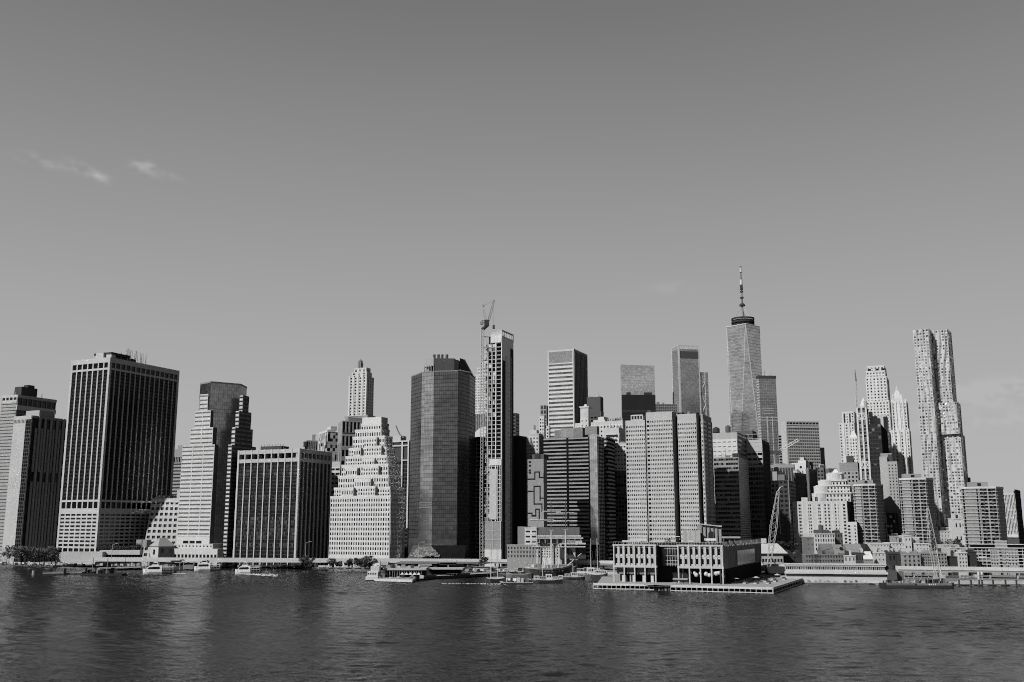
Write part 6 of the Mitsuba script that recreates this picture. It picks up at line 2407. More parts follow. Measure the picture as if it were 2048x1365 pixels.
def pier_two_level():
    K = Thing('two_level_pier', 'two level public pier with dark pavilion and white scalloped awning', 'pier')
    Zf = lambda x, y, z: onz(q('zk', x, y), z)[:2]
    A, B, C, D = Zf(335, 575, 0), Zf(850, 592, 0), Zf(900, 556, 0), Zf(1900, 500, 0)
    back = np.array([8.0, 55.0])
    E_, F_ = D + (10, 40), A + (35, 60)
    m, fin = K.one('deck')
    m.prism([A, B, C, D, E_, F_], 1.0, 2.2, .36)
    fin()
    m, fin = K.one('deck_edge')
    for a, b, g in ((A, B, .55), (B, C, .5), (C, D, .08)):
        n = np.array([(b - a)[1], -(b - a)[0]]) / np.linalg.norm(b - a)
        m.hexa([(*a, .6), (*b, .6), (*(b + n * .3), .6), (*(a + n * .3), .6), (*a, 2.4), (*b, 2.4), (*(b + n * .3), 2.4), (*(a + n * .3), 2.4)], g)
    fin()
    for a, b, k in ((A, B, 12), (C, D, 26)):
        for i in range(k + 1):
            c = a + (b - a) * i / k
            m, fin = K.one('pile')
            m.tube((*(c + (0, .6)), -1), (*(c + (0, .6)), 1), .4, .04)
            fin()
            K.mb('railing').tube((*c, 2.3), (*c, 3.5), .08, .5, k=4)
        K.mb('railing').tube((*a, 3.5), (*b, 3.5), .08, .5, k=4)
    YA = A[1]
    m, fin = K.one('pavilion')
    pbox(m, 'zk', 480, 1010, 430, 520, YA + 26, 22, .04)
    pbox(m, 'zk', 1000, 1500, 420, 500, YA + 60, 20, .04)
    fin()
    m, fin = K.one('upper_deck')
    pbox(m, 'zk', 450, 1040, 388, 415, YA + 22, 30, .46)
    pbox(m, 'zk', 1040, 1540, 395, 408, YA + 50, 30, .40)
    pbox(m, 'zk', 390, 640, 366, 376, YA + 45, 14, .42)
    fin()
    rs = np.random.RandomState(51)
    for i in range(5):                                 # scalloped awning
        m, fin = K.one('awning')
        x0 = 680 + i * 56
        a = at(q('zk', x0, 478), YA + 16)
        b = at(q('zk', x0 + 56, 478), YA + 16)
        c = (a + b) / 2
        zt = hz(q('zk', 0, 448)[1], YA + 16)
        m.add([a, b, b + (0, 9, 0), a + (0, 9, 0), (c[0], c[1] + 4.5, zt)], [(0, 1, 4), (1, 2, 4), (2, 3, 4), (3, 0, 4), (0, 2, 1), (0, 3, 2)], .68)
        m.tube((c[0], c[1] + 4.5, 2), (c[0], c[1] + 4.5, zt), .15, .3)
        fin()
    for i in range(26):                                # planters, tables, kiosks on both decks
        x = rs.uniform(430, 1000)
        up = rs.rand() < .55
        Yp = YA + rs.uniform(24, 40) if up else YA + rs.uniform(4, 14)
        p = at(q('zk', x, 400), Yp)
        z0 = hz(q('zk', 0, 390)[1], YA + 24) if up else 2.2
        m, fin = K.one('deck_planter')
        slabbox(m, p[:2], (1, 0), (0, 1), rs.uniform(.5, 1.6), .8, z0, z0 + rs.uniform(.9, 2.8), rs.choice([.55, .45, .1, .05, .3]))
        fin()
    for i in range(16):
        x = 480 + i * 33
        p = at(q('zk', x, 420), YA + 23)
        m, fin = K.one('column')
        m.tube((*p[:2], 2), (*p[:2], hz(q('zk', 0, 412)[1], YA + 23)), .2, .4)
        fin()
    m, fin = K.one('arched_roof')                      # pale curved ramp roof to the shore
    pr = None
    for x, y in ((1450, 480), (1490, 430), (1560, 375), (1650, 345), (1760, 325), (1900, 310)):
        p = at(q('zk', x, y), YA + 70 + (x - 1450) * .09)
        if pr is not None:
            m.hexa([pr + (0, 0, -.9), p + (0, 0, -.9), p + (2, 9, -.9), pr + (2, 9, -.9), pr, p, p + (2, 9, 0), pr + (2, 9, 0)], .48)
        pr = p
    fin()
    K.flush()
    S = Thing('white_moored_boat', 'boxy white boat moored at the left tip of the two level pier', 'boat')
    p = onz(q('zk', 295, 562), 0)[:2]
    m, fin = S.one('hull', 'paint')
    slabbox(m, p + (0, 4), (1, 0), (0, 1), 4.6, 4, .7, 3.0, .6)
    slabbox(m, p + (0, 4), (1, 0), (0, 1), 4.6, 4, -.5, .7, .04)
    fin()
    m, fin = S.one('cabin', 'paint')
    slabbox(m, p + (.5, 4), (1, 0), (0, 1), 4.0, 3.4, 3.0, 6.6, .62)
    slabbox(m, p + (2.0, 5), (1, 0), (0, 1), 3.2, 3.0, 6.6, 10.5, .55)
    fin()
    for i in range(4):
        m, fin = S.one('window', 'glass')
        slabbox(m, p + (-2.6 + i * 1.7, .55), (1, 0), (0, 1), .5, .1, 4.6, 5.6, .05)
        fin()
    m, fin = S.one('funnel')
    m.tube((*(p + (5, 6)), 3), (*(p + (5, 6)), 14), 1.2, .5, .8)
    fin()
    for z, xl, xr, yt, yb, g, lab in (('zk', 630, 1195, 310, 330, .2, 'long low grey shed roof under the highway behind the two level pier'), ('zk', 1215, 1455, 285, 308, .5, 'low white shed under the highway right of the long grey shed'), ('zk', 400, 520, 305, 345, .45, 'small pale kiosk at the shore left of the long grey shed'), ('zk', 940, 1115, 335, 352, .5, 'flat white roof on the upper pier deck')):
        H = Thing('low_shed', lab, 'shed')
        m, fin = H.one('roof')
        pbox(m, z, xl, xr, yt, yb, 900, 10, g)
        fin()
        m, fin = H.one('wall')
        pbox(m, z, xl + 5, xr - 5, yb, yb + 38, 901.5, 8, .06)
        fin()


def sail_ship():
    K = Thing('tall_ship', 'dark hulled tall ship with bare masts and white crossing yards', 'ship')
    Y = 770
    P = lambda z, x, y, d=0: at(q(z, x, y), Y + d)
    stern, bow = P('zl', 690, 500), P('zl', 1310, 430, 18)
    stern[2] = bow[2] = 0
    ax = bow - stern
    L = np.linalg.norm(ax)
    ax /= L
    side = np.array([-ax[1], ax[0], 0])
    zd = hz(q('zl', 0, 395)[1], Y)
    rings, rail = [], []
    for s in np.linspace(0, 1, 14):
        w = 5.6 * min(1, (s + .12) / .3) ** .6 * min(1, max(.03, (1.0 - s) / .35)) ** .7
        sheer = zd + 2.6 * (2 * s - 1) ** 2 * (1.1 if s > .5 else .5)
        c = stern + ax * L * s + side * 5
        k = .35 + .0 * s
        rings.append(np.array([c - side * w * k + (0, 0, -.8), c - side * w + (0, 0, 2.0), c - side * w + (0, 0, sheer - 1.2), c + side * w + (0, 0, sheer - 1.2), c + side * w + (0, 0, 2.0), c + side * w * k + (0, 0, -.8)]))
        rail.append((c, w, sheer))
    m, fin = K.one('hull', 'paint')
    m.loft(rings, .06)
    fin()
    m, fin = K.one('bulwark', 'paint')
    m.loft([np.array([c - side * (w + .08) + (0, 0, s - 1.2), c - side * (w + .08) + (0, 0, s), c + side * (w + .08) + (0, 0, s), c + side * (w + .08) + (0, 0, s - 1.2)]) for c, w, s in rail], .5)
    fin()
    for i in range(7):
        m, fin = K.one('gun_port', 'matte', K.key + '__hull')
        c, w, s = rail[3 + i]
        a = c - side * (w + .1) + (0, 0, s - 2.9)
        m.hexa([a + ax * t - side * d + (0, 0, h) for h in (0, .8) for t, d in ((-.7, 0), (.7, 0), (.7, .12), (-.7, .12))], .4)
        fin()
    for s, hh in ((.2, 3), (.5, 2.4), (.75, 2.6)):
        m, fin = K.one('deck_house', 'paint')
        c = stern + ax * L * s + side * 5
        slabbox(m, c, ax[:2], side[:2], 3.6, 2.2, zd - 1, zd + hh, .5)
        fin()
    tops = {}
    for nm, x, yt, yb in (('mizzen_mast', 1075, 1052, 1126), ('main_mast', 1103, 1000, 1136), ('fore_mast', 1131.5, 1002, 1130)):
        m, fin = K.one(nm)
        lo, hi = at((x, yb), Y + 6), at((x - 1.0, yt), Y + 6)
        k = lo + (hi - lo) * .55
        m.tube(lo, k, .75, .62, .6, k=8)
        m.tube(k + (0, 0, -1.5), hi, .42, .14, .16, k=6)
        fin()
        tops[nm] = (lo, hi)
        m, fin = K.one('crosstree', 'matte', K.key + '__' + nm)
        m.hexa([k + (dx, dy, dz) for dz in (-.3, .2) for dx, dy in ((-1.6, -1), (1.6, -1), (1.6, 1), (-1.6, 1))], .45)
        fin()
    for x0, x1, y, r in ((1085, 1121, 1023.3, .34), (1113, 1148, 1026, .34), (1059, 1108, 1040.8, .42), (1107, 1154, 1041.8, .42), (1064, 1118, 1094.5, .3), (1112, 1171, 1093.8, .3)):
        m, fin = K.one('yard')
        m.tube(at((x0, y), Y + 4), at((x1, y + .4), Y + 9), r * 1.35, .7, k=6)
        fin()
    m, fin = K.one('bowsprit')
    bs = at((1163, 1107), Y + 24)
    m.tube(bow + (0, 0, zd + 1) - ax * 5 + side * 5, bs, .7, .6, .25, k=7)
    fin()
    ln = K.mb('rigging')
    mains = [tops['mizzen_mast'], tops['main_mast'], tops['fore_mast']]
    for lo, hi in mains:
        for fr in (.55, .97):
            for dx in (-9, -5, 5, 9):
                ln.tube(lo + (hi - lo) * fr, (lo[0] + dx, lo[1] - 5 + abs(dx) * .2, zd), .07, .1, k=3)
    for (a, b), (c, d) in zip(mains, mains[1:]):
        ln.tube(b, c + (d - c) * .3, .07, .12, k=3)
        ln.tube(d, b, .06, .12, k=3)
    ln.tube(mains[2][1], bs, .07, .12, k=3)
    ln.tube(mains[2][0] + (mains[2][1] - mains[2][0]) * .55, bs, .07, .12, k=3)
    K.flush()


def small_boat(name, label, x0, x1, yw, hullz, g, gc, cabins, masts=(), seed=0, cat='boat', beam=2.6):
    K = Thing(name, label, cat)
    a, b = onz((x0, yw), 0), onz((x1, yw), 0)
    ax = (b - a) / np.linalg.norm(b - a)
    L = np.linalg.norm(b - a)
    side = np.array([-ax[1], ax[0], 0])
    rings = []
    for s in np.linspace(0, 1, 9):
        w = beam * min(1, max(.06, s / .25)) ** .6 * min(1, max(.35, (1 - s) / .15)) ** .4
        c = a + ax * L * s + side * beam
        sh = hullz * (1 + .35 * (1 - 2 * s) ** 2)
        rings.append(np.array([c - side * w * .6 + (0, 0, -.5), c - side * w + (0, 0, sh), c + side * w + (0, 0, sh), c + side * w * .6 + (0, 0, -.5)]))
    m, fin = K.one('hull', 'paint')
    m.loft(rings, g)
    fin()
    m, fin = K.one('gunwale', 'paint')
    m.loft([np.array([r[1] - side * .1, r[1] - side * .1 + (0, 0, .35), r[2] + side * .1 + (0, 0, .35), r[2] + side * .1]) for r in rings], gc)
    fin()
    for s, wl, h, gg in cabins:
        ck = nk(K.key + '__cabin')
        m = MB()
        fin = lambda: put(ck, m, 'paint')
        c = a + ax * L * s + side * beam
        slabbox(m, c, ax[:2], side[:2], wl, beam * .62, hullz, hullz + h, gg)
        fin()
        if h > 1.6:
            for k in (-.5, 0, .5):
                m, fin = K.one('window', 'glass', ck)
                slabbox(m, c + ax * wl * k - side * (beam * .62 + .03), ax[:2], side[:2], wl * .16, .06, hullz + h * .5, hullz + h * .82, .05)
                fin()
    for s, h in masts:
        m, fin = K.one('mast')
        c = a + ax * L * s + side * beam
        m.tube(c + (0, 0, hullz), c + (0, 0, h), .38, .55, .16)
        fin()
        for d in (-.18, .18):
            K.mb('rigging').tube(c + (0, 0, h * .96), c + ax * L * d + (0, 0, hullz), .05, .2, k=3)
    K.flush()
    return K


def boats():
    ferry('nearest white ferry, lying at the pier on the far left', 283, 347, 1148, 0, 1)
    ferry('white ferry in the middle of the three, before the dark ferry shed', 386, 440, 1142, 0, 2)
    ferry('white ferry under way with a foam wake, rightmost of the three', 468, 519, 1148.5, 0, 3)
    foam('wake_foam', 480, 556, 1148.8, 300, 5)
    foam('wake_foam_001', 884, 1012, 1168.2, 90, 6, .5)
    foam('wake_foam_002', 346, 372, 1148, 60, 7, .3)
    sail_ship()
    small_boat('schooner', 'small dark schooner with two thin masts left of the tall ship', 972, 1010, 1165, 2.2, .04, .4, ((.5, 4, 1.2, .4), (.75, 2.5, 1.4, .5)), ((.25, 27), (.6, 27)))
    K = Thing('floating_dock', 'white edged floating dock with moored clutter before the tall ship', 'dock')
    a, b = onz((1001, 1169), 0)[:2], onz((1066, 1169), 0)[:2]
    m, fin = K.one('pontoon')
    slabbox(m, (a + b) / 2 + (0, 4), (1, 0), (0, 1), (b - a)[0] / 2, 4, -.3, 1.2, .46)
    fin()
    rs = np.random.RandomState(61)
    for i in range(26):
        m, fin = K.one('fender')
        c = a + (b - a) * (i + .5) / 26
        slabbox(m, c - (0, .1), (1, 0), (0, 1), .3, .3, -.2, 1.0, .05)
        fin()
    for i in range(18):
        m, fin = K.one('crate')
        slabbox(m, a + (b - a) * rs.rand() + (0, rs.uniform(2, 7)), (1, 0), (0, 1), rs.uniform(.4, 1.4), .7, 1.2, rs.uniform(1.8, 4.5), rs.choice([.5, .4, .12, .05]))
        fin()
    m, fin = K.one('tarpaulin')
    c = onz((1020.5, 1163), 1.2)
    w = 11 * .385
    m.loft([np.array([c + (-w * 1 + dx, dy, z) for dy, z in ((-2, 0), (-1.2, 2.0), (1.2, 2.0), (2, 0))]) for dx in np.linspace(0, 8.6, 5)], .66)
    fin()
    small_boat('harbor_tug', 'low dark tug with white deckhouses before the tall ship hull', 1064, 1126, 1167, 2.0, .05, .3, ((.15, 2, 3, .5), (.35, 3, 2.6, .3), (.55, 2.2, 4.2, .6), (.78, 3, 2.4, .5), (.93, 1.5, 3.5, .5)), ((.35, 17),))
    small_boat('old_barge', 'long grey hulled barge lying behind the floating dock', 1012, 1063, 1160, 3.6, .16, .3, ((.5, 6, .8, .12),))
    small_boat('small_cutter', 'small pale cluttered boat between the tug and the white-decked lightship', 1126, 1172, 1160, 1.8, .06, .35, ((.2, 2, 2.6, .4), (.5, 2.6, 3.6, .5), (.8, 2.2, 2.2, .3)), ((.45, 12),))
    small_boat('black_hull', 'black hulled vessel moored stern-on behind the small pale cluttered boat', 1131, 1154, 1153, 6.2, .05, .1, ((.5, 3, 1.5, .3),))
    small_boat('lightship', 'two-masted lightship with white deckhouses beside the columned pier building', 1171, 1216, 1163, 4.4, .1, .4, ((.25, 2.6, 5.2, .6), (.55, 2.4, 3.6, .55), (.8, 3, 3.2, .5)), ((.27, 31), (.56, 31)), cat='ship', beam=4)


def pier_building():
    zD = 3.4                                           # dock level
    C0 = onz(q('zp', 1137, 722), zD)
    K = Bld('columned_pier_building', 'wide pier building of white fins and columns with dark ribbed right side', 'building', q('zp', 197, 383), q('zp', 1137, 386), q('zp', 1455, 382), C0[1], ang=67.0)
    H = K.H
    z = lambda v: K.zy(q('zp', 0, v)[1])
    F = K.fL()
    W = F.W
    sx = lambda x: F.s(q('zp', x, 480))
    z2, zm_, z1 = z(395), z(488), z(578)
    a_l, a_r = W - sx(565), W - sx(745)
    # dark volumes behind
    for a0, a1, b, g, zz0 in ((0, W - sx(745), 3, .035, z1), (W - sx(565), W, 3, .035, z1), (W - sx(745), W - sx(565), 16, .04, z1), (0, W, 14, .03, zD)):
        K.box(K.mb('core'), a0 + .1, a1 - .1, b, K.wR - 1, zz0, H - .6, g)
    for x0, x1 in ((197, 565), (745, 1137)):
        s0, s1 = sx(x0), sx(x1)
        n = 8
        pitch = (s1 - s0 - 1.2) / n
        F.box(K.mb('glazing', 'glass'), s0, s1, z1, H - 1, -2.9, -2.8, .03)
        for zz0, zz1 in ((H - 1.0, H), (z1 - .9, z1 + .6)):
            m, fin = K.one('beam')
            F.box(m, s0 - .2, s1 + .2, zz0, zz1, -3, .35, .46)
            fin()
        m, fin = K.one('floor_edge')
        F.box(m, s0, s1, zm_ - .5, zm_ + .5, -2.5, -.7, .5)
        fin()
        for i in range(n):
            for zz0, zz1, hh in ((zm_ + .5, H - 1.0, .78), (z1 + .6, zm_ - .5, .82)):
                m, fin = K.one('fin_panel')
                a = s0 + 1.0 + i * pitch
                F.box(m, a + pitch * .52, a + pitch * .98, zz0, zz1, -2.6, -.3 if i % 2 == 0 else .1, .47 if i % 2 == 0 else .38)
                fin()
                m, fin = K.one('window_head')
                F.box(m, a, a + pitch * .55, zz1 - (zz1 - zz0) * (1 - hh), zz1, -2.5, -1.0, .52)
                fin()
                m, fin = K.one('window', 'glass')
                F.box(m, a + .1, a + pitch * .5, zz0 + .6, zz1 - (zz1 - zz0) * (1 - hh), -2.75, -2.6, .035 + .05 * RS.rand())
                fin()
            for zz in (zm_, z1 + .6):
                m, fin = K.one('window_sill')
                a = s0 + 1.0 + i * pitch
                F.box(m, a, a + pitch * .55, zz, zz + 1.1, -2.5, -.9, .5)
                fin()
        for i in range(5):
            m, fin = K.one('column')
            s = s0 + .6 + (s1 - s0 - 1.2) * i / 4
            F.box(m, s - .42, s + .42, zD, H, -.35, .5, .5)
            fin()
    # recess between the blocks: glazed wall with pale mullions
    s0, s1 = sx(575), sx(742)
    for i in range(6):
        m, fin = K.one('mullion')
        s = s0 + (s1 - s0) * (.35 + .13 * i)
        F.box(m, s - .15, s + .15, z1, H - 2, -9, -8.7, .4)
        fin()
    for v in (410, 425, 487, 528, 560):
        m, fin = K.one('transom')
        F.box(m, s0 + (s1 - s0) * .2, s1, z(v) - .2, z(v) + .2, -9, -8.6, .42)
        fin()
    F.box(K.mb('recess_glass', 'glass'), s0, s1, z1, H - 2, -9.4, -9.1, .06)
    m, fin = K.one('recess_roof')
    F.box(m, s0 - 2, s1 + 1, H - 1.6, H - .5, -16, -8, .4)
    fin()
    # ground floor, left: grey shopfront boxes and white doors
    for x0, x1 in ((213, 283), (300, 372), (390, 462), (478, 552)):
        sk = nk(K.key + '__shop_box')
        m = MB()
        fin = lambda: put(sk, m, 'matte')
        F.box(m, sx(x0), sx(x1), z(652), z(588), -6, -3.4, .2)
        fin()
        m, fin = K.one('window', 'glass', sk)
        F.box(m, sx(x0 + 15), sx(x1 - 12), z(630), z(595), -3.4, -3.2, .09)
        fin()
    for x0, x1 in ((255, 285), (315, 330), (345, 362), (430, 455), (495, 525)):
        m, fin = K.one('door')
        F.box(m, sx(x0), sx(x1), zD, z(662), -6, -4.0, .55)
        fin()
    # right: hanging globe lamps
    rs = np.random.RandomState(71)
    for x, y in ((848, 630), (882, 632), (896, 648), (930, 632), (980, 638), (1008, 648), (1040, 630), (1068, 632), (1090, 626), (1108, 640), (1125, 655)):
        m, fin = K.one('globe_lamp')
        c = F.P0 + F.e * sx(x) - F.n * 2.0
        zc = z(y)
        r = rs.uniform(.8, 1.5)
        rings = [np.array([(c[0] + math.cos(t) * r * math.sin(u), c[1] + math.sin(t) * r * math.sin(u), zc + r * math.cos(u)) for t in np.arange(8) * .785]) for u in np.linspace(.15, 3.0, 6)]
        m.loft(rings, .62)
        m.tube((*c, zc), (*c, z1), .06, .1, k=4)
        fin()
    for x, y0, y1 in ((770, 590, 720), (715, 684, 692)):
        m, fin = K.one('awning_post')
        if x == 770:
            F.box(m, sx(770), sx(778), zD, z1, -5, -4.4, .4)
        else:
            F.box(m, sx(705), sx(830), z(690), z(678), -3.6, 1.4, .34)
        fin()
    # right side: ribbed dark metal and large window
    FR = K.fR()
    m, fin = K.one('side_wall')
    FR.box(m, .2, FR.W, z1 - .9, H, -1, 0, .22)
    fin()
    for i in range(24):
        m, fin = K.one('side_rib')
        s = FR.W * (i + .5) / 24
        FR.box(m, s - .25, s + .25, z1 - .9, H - .2, 0, .8, .4)
        fin()
    bs = lambda x: K.bR(*q('zp', x, 520))
    m, fin = K.one('side_window', 'glass')
    FR.box(m, bs(1247), bs(1396), z(578), z(447), .8, 1.0, .3)
    fin()
    m, fin = K.one('side_base')
    FR.box(m, .5, FR.W, zD, z1 - .9, -3, -2.2, .05)
    fin()
    for i in range(9):
        m, fin = K.one('side_pier')
        s = FR.W * (i + .3) / 9
        FR.box(m, s - .5, s + .5, zD, z1 - .9, -2.2, -.4, .1)
        fin()
    # roof terrace
    KR = Thing('roof_stage', 'rooftop stage house with arched dark opening on the pier building', 'stage')
    def roofY(x, b0):                                  # depth of the facade line behind photo column x, plus b0
        t = min(F.s(q('zb', x, 1000)), F.W)
        return (F.P0 + F.e * t)[1] + b0

    def B(m, x0, x1, y0, y1, b0, dep, g):
        Y0, Y1 = roofY(x0, b0), roofY(x1, b0)
        pbox(m, 'zb', x0, x1, y0, y1, Y0, dep, g, Y1 - Y0)
    m, fin = KR.one('stage_wall')
    B(m, 1200, 1425, 815, 1000, 26, 14, .3)
    fin()
    m, fin = KR.one('stage_roof')
    a, b = at(q('zb', 1195, 796), roofY(1195, 24)), at(q('zb', 1420, 822), roofY(1420, 24))
    m.hexa([a + (0, 0, -.6), b + (0, 0, -.6), b + (2, 16, -.6), a + (2, 16, -.6), a, b, b + (2, 16, 0), a + (2, 16, 0)], .5)
    fin()
    m, fin = KR.one('arch_opening')
    c = at(q('zb', 1308, 915), roofY(1308, 25.2))
    rr = 33 / 5.389 * C0[1] / FOC
    m.loft([np.array([c + (math.cos(t) * rr, dy, math.sin(t) * rr * 1.15) for t in np.linspace(0, math.pi, 9)] + [c + (-rr, dy, -2.6), c + (rr, dy, -2.6)]) for dy in (0, .5)], .04)
    fin()
    for i in range(6):
        m, fin = KR.one('truss')
        x = 1205 + i * 42
        B(m, x, x + 4, 820, 1000, 25, .6, .12)
        fin()
    R2 = Thing('translucent_screen_box', 'pale plain box on the pier building roof left of the stage house', 'box')
    m, fin = R2.one('panel')
    B(m, 1032, 1190, 868, 1000, 20, 10, .40)
    fin()
    m, fin = R2.one('frame')
    for x in (1032, 1084, 1136, 1187):
        B(m, x, x + 3, 866, 1000, 19.8, .3, .34)
    fin()
    for x0, x1, y0, y1, g, lab in ((355, 500, 975, 1022, .5, 'flat white unit at the left end of the pier building roof'), (440, 610, 955, 1015, .55, 'white unit second from left on the pier building roof'), (830, 970, 930, 948, .58, 'thin white canopy in the middle of the pier building roof'), (1250, 1358, 955, 1012, .62, 'white tent before the stage house on the pier building roof'),
                                   (1440, 1620, 935, 975, .42, 'low pale canopy right of the stage house on the roof'), (640, 770, 985, 1006, .5, 'white parasol table group left of the thin white canopy'), (1060, 1110, 980, 1010, .55, 'small white cube before the pale plain roof box')):
        R = Thing('roof_unit', lab, 'roof unit')
        m, fin = R.one('top')
        B(m, x0, x1, y0, y0 + (y1 - y0) * .45, 8, 6, g)
        fin()
        m, fin = R.one('leg')
        for t in (0, .33, .66, .97):
            x = x0 + (x1 - x0) * t
            B(m, x, x + 5, y0 + (y1 - y0) * .45, y1 + 25, 9, .5, .3)
        fin()
    for x, w in ((570, 60), (650, 40), (840, 60)):
        T_ = Thing('roof_shrub', {570: 'dark shrub above the left block of the pier building roof', 650: 'dark shrub beside the slot of the white tower on the pier roof', 840: 'dark shrub below the thin white canopy on the pier roof'}[x], 'shrub')
        m, fin = T_.one('leaves', 'foliage')
        rr2 = np.random.RandomState(x)
        for i in range(60):
            c = at(q('zb', x + rr2.uniform(-w, w) / 2, rr2.uniform(960, 1000)), roofY(x, 10) + rr2.rand() * 3)
            u, v = rr2.normal(size=3) * .5, rr2.normal(size=3) * .5
            m.add([c, c + u, c + v], [(0, 1, 2)], .05)
        fin()
    for i in range(40):
        s = W * i / 39
        F.box(K.mb('railing'), s - .06, s + .06, H, H + 1.5, -.2, -.05, .45)
        t = FR.W * i / 39
        FR.box(K.mb('railing'), t - .06, t + .06, H, H + 2.2, -.2, -.05, .4)
    F.box(K.mb('railing'), 0, W, H + 1.4, H + 1.55, -.2, -.05, .45)
    FR.box(K.mb('railing'), 0, FR.W, H + 2.1, H + 2.25, -.2, -.05, .45)
    K.flush()
    # the dock round it
    D = Thing('pier_dock', 'broad pier deck with double white edge beams under the columned building', 'dock')
    o = lambda x, y: onz(q('zp', x, y), 0)[:2]
    A1, A2, B1, B2, Cc = o(28, 762), o(545, 772), o(690, 780), o(1562, 802), o(1835, 708)
    m, fin = D.one('deck')
    u = (A2 - A1) / np.linalg.norm(A2 - A1)
    inn = K.eR
    m.prism([A1, A2, A2 + inn * 9, A1 + inn * 9], zD - .9, zD - .05, .42)
    m.prism([A1 + inn * 9, A2 + inn * 9, B1 + inn * 9, B1, B2, Cc, Cc + K.eL * 150, A1 + inn * 95], zD - .9, zD, .36)
    m.prism([A1 + inn * 12, A2 + inn * 9, B1 + inn * 9, B1 + inn * 2, B2 + inn * 2 + K.eL * 2, Cc + K.eL * 3, Cc + K.eL * 150, A1 + inn * 95], -1, zD - .9, .04)
    fin()
    def edge(a, b, n):
        t = (b - a) / np.linalg.norm(b - a)
        w = np.array([t[1], -t[0]])
        for z0, z1_, g in ((zD - 1.0, zD + .35, .56), (.15, .7, .5)):
            m, fin = D.one('edge_beam')
            m.hexa([(*(a - w * .3), z0), (*(b - w * .3), z0), (*(b + w * .3), z0), (*(a + w * .3), z0), (*(a - w * .3), z1_), (*(b - w * .3), z1_), (*(b + w * .3), z1_), (*(a + w * .3), z1_)], g)
            fin()
        for i in range(n + 1):
            c = a + (b - a) * i / n
            m, fin = D.one('fender_post')
            slabbox(m, c, t, w, .18, .25, -.5, zD - 1.0, .5)
            fin()
            D.mb('railing').tube((*c, zD), (*c, zD + 1.3), .07, .4, k=4)
    edge(A1, A2, 13)
    edge(B1, B2, 19)
    edge(B2, Cc, 12)
    for i in range(5):
        m, fin = D.one('pile')
        c = A2 + (B1 - A2) * (i + .6) / 5.2 + inn * 1.5
        m.tube((*c, -1), (*c, zD - .4), .9, .2 if i % 2 else .07, k=8)
        fin()
    D.flush()
    rs = np.random.RandomState(81)
    for i in range(9):                                 # planters and hedges on the right deck
        P_ = Thing('deck_planter', f'{ORD[i % 3]} hedge planter from left in the {ORD[i // 3]} row on the pier deck', 'planter', 'hedge planters on the pier deck')
        x = 1330 + (i % 3) * 95 + rs.uniform(-10, 10)
        c = onz(q('zp', x + (i // 3) * 70, 715 - (i // 3) * 17), zD)[:2]
        m, fin = P_.one('box')
        slabbox(m, c, K.eR, K.eL, 4.5, 1.0, zD, zD + .7, .5)
        fin()
        m, fin = P_.one('hedge', 'foliage')
        for k in range(70):
            p = np.array([*(c + K.eR * rs.uniform(-4.3, 4.3) + K.eL * rs.uniform(-.9, .9)), zD + .7 + rs.rand() * .9])
            m.add([p, p + rs.normal(size=3) * .45, p + rs.normal(size=3) * .45], [(0, 1, 2)], .05 * rs.uniform(.5, 1.6))
        fin()
    for x, y in ((1245, 690), (1420, 680), (1600, 655)):
        U = Thing('parasol', {1245: 'pale parasol near the right corner of the pier building', 1420: 'pale parasol among hedges on the right deck', 1600: 'farthest pale parasol on the right deck by the shore'}[x], 'parasol')
        c = onz(q('zp', x, y + 25), zD)
        m, fin = U.one('canopy')
        w = np.arange(8) * .785
        m.add(np.vstack([np.c_[c[0] + np.cos(w) * 2.4, c[1] + np.sin(w) * 2.4, np.full(8, zD + 3)], [[c[0], c[1], zD + 4]]]), [(k, (k + 1) % 8, 8) for k in range(8)] + [(k, 8, (k + 1) % 8) for k in range(8)], .5)
        fin()
        m, fin = U.one('pole')
        m.tube((c[0], c[1], zD), (c[0], c[1], zD + 3.8), .12, .3)
        fin()


viaduct()
trees()
left_docks()
pier_two_level()
boats()
pier_building()


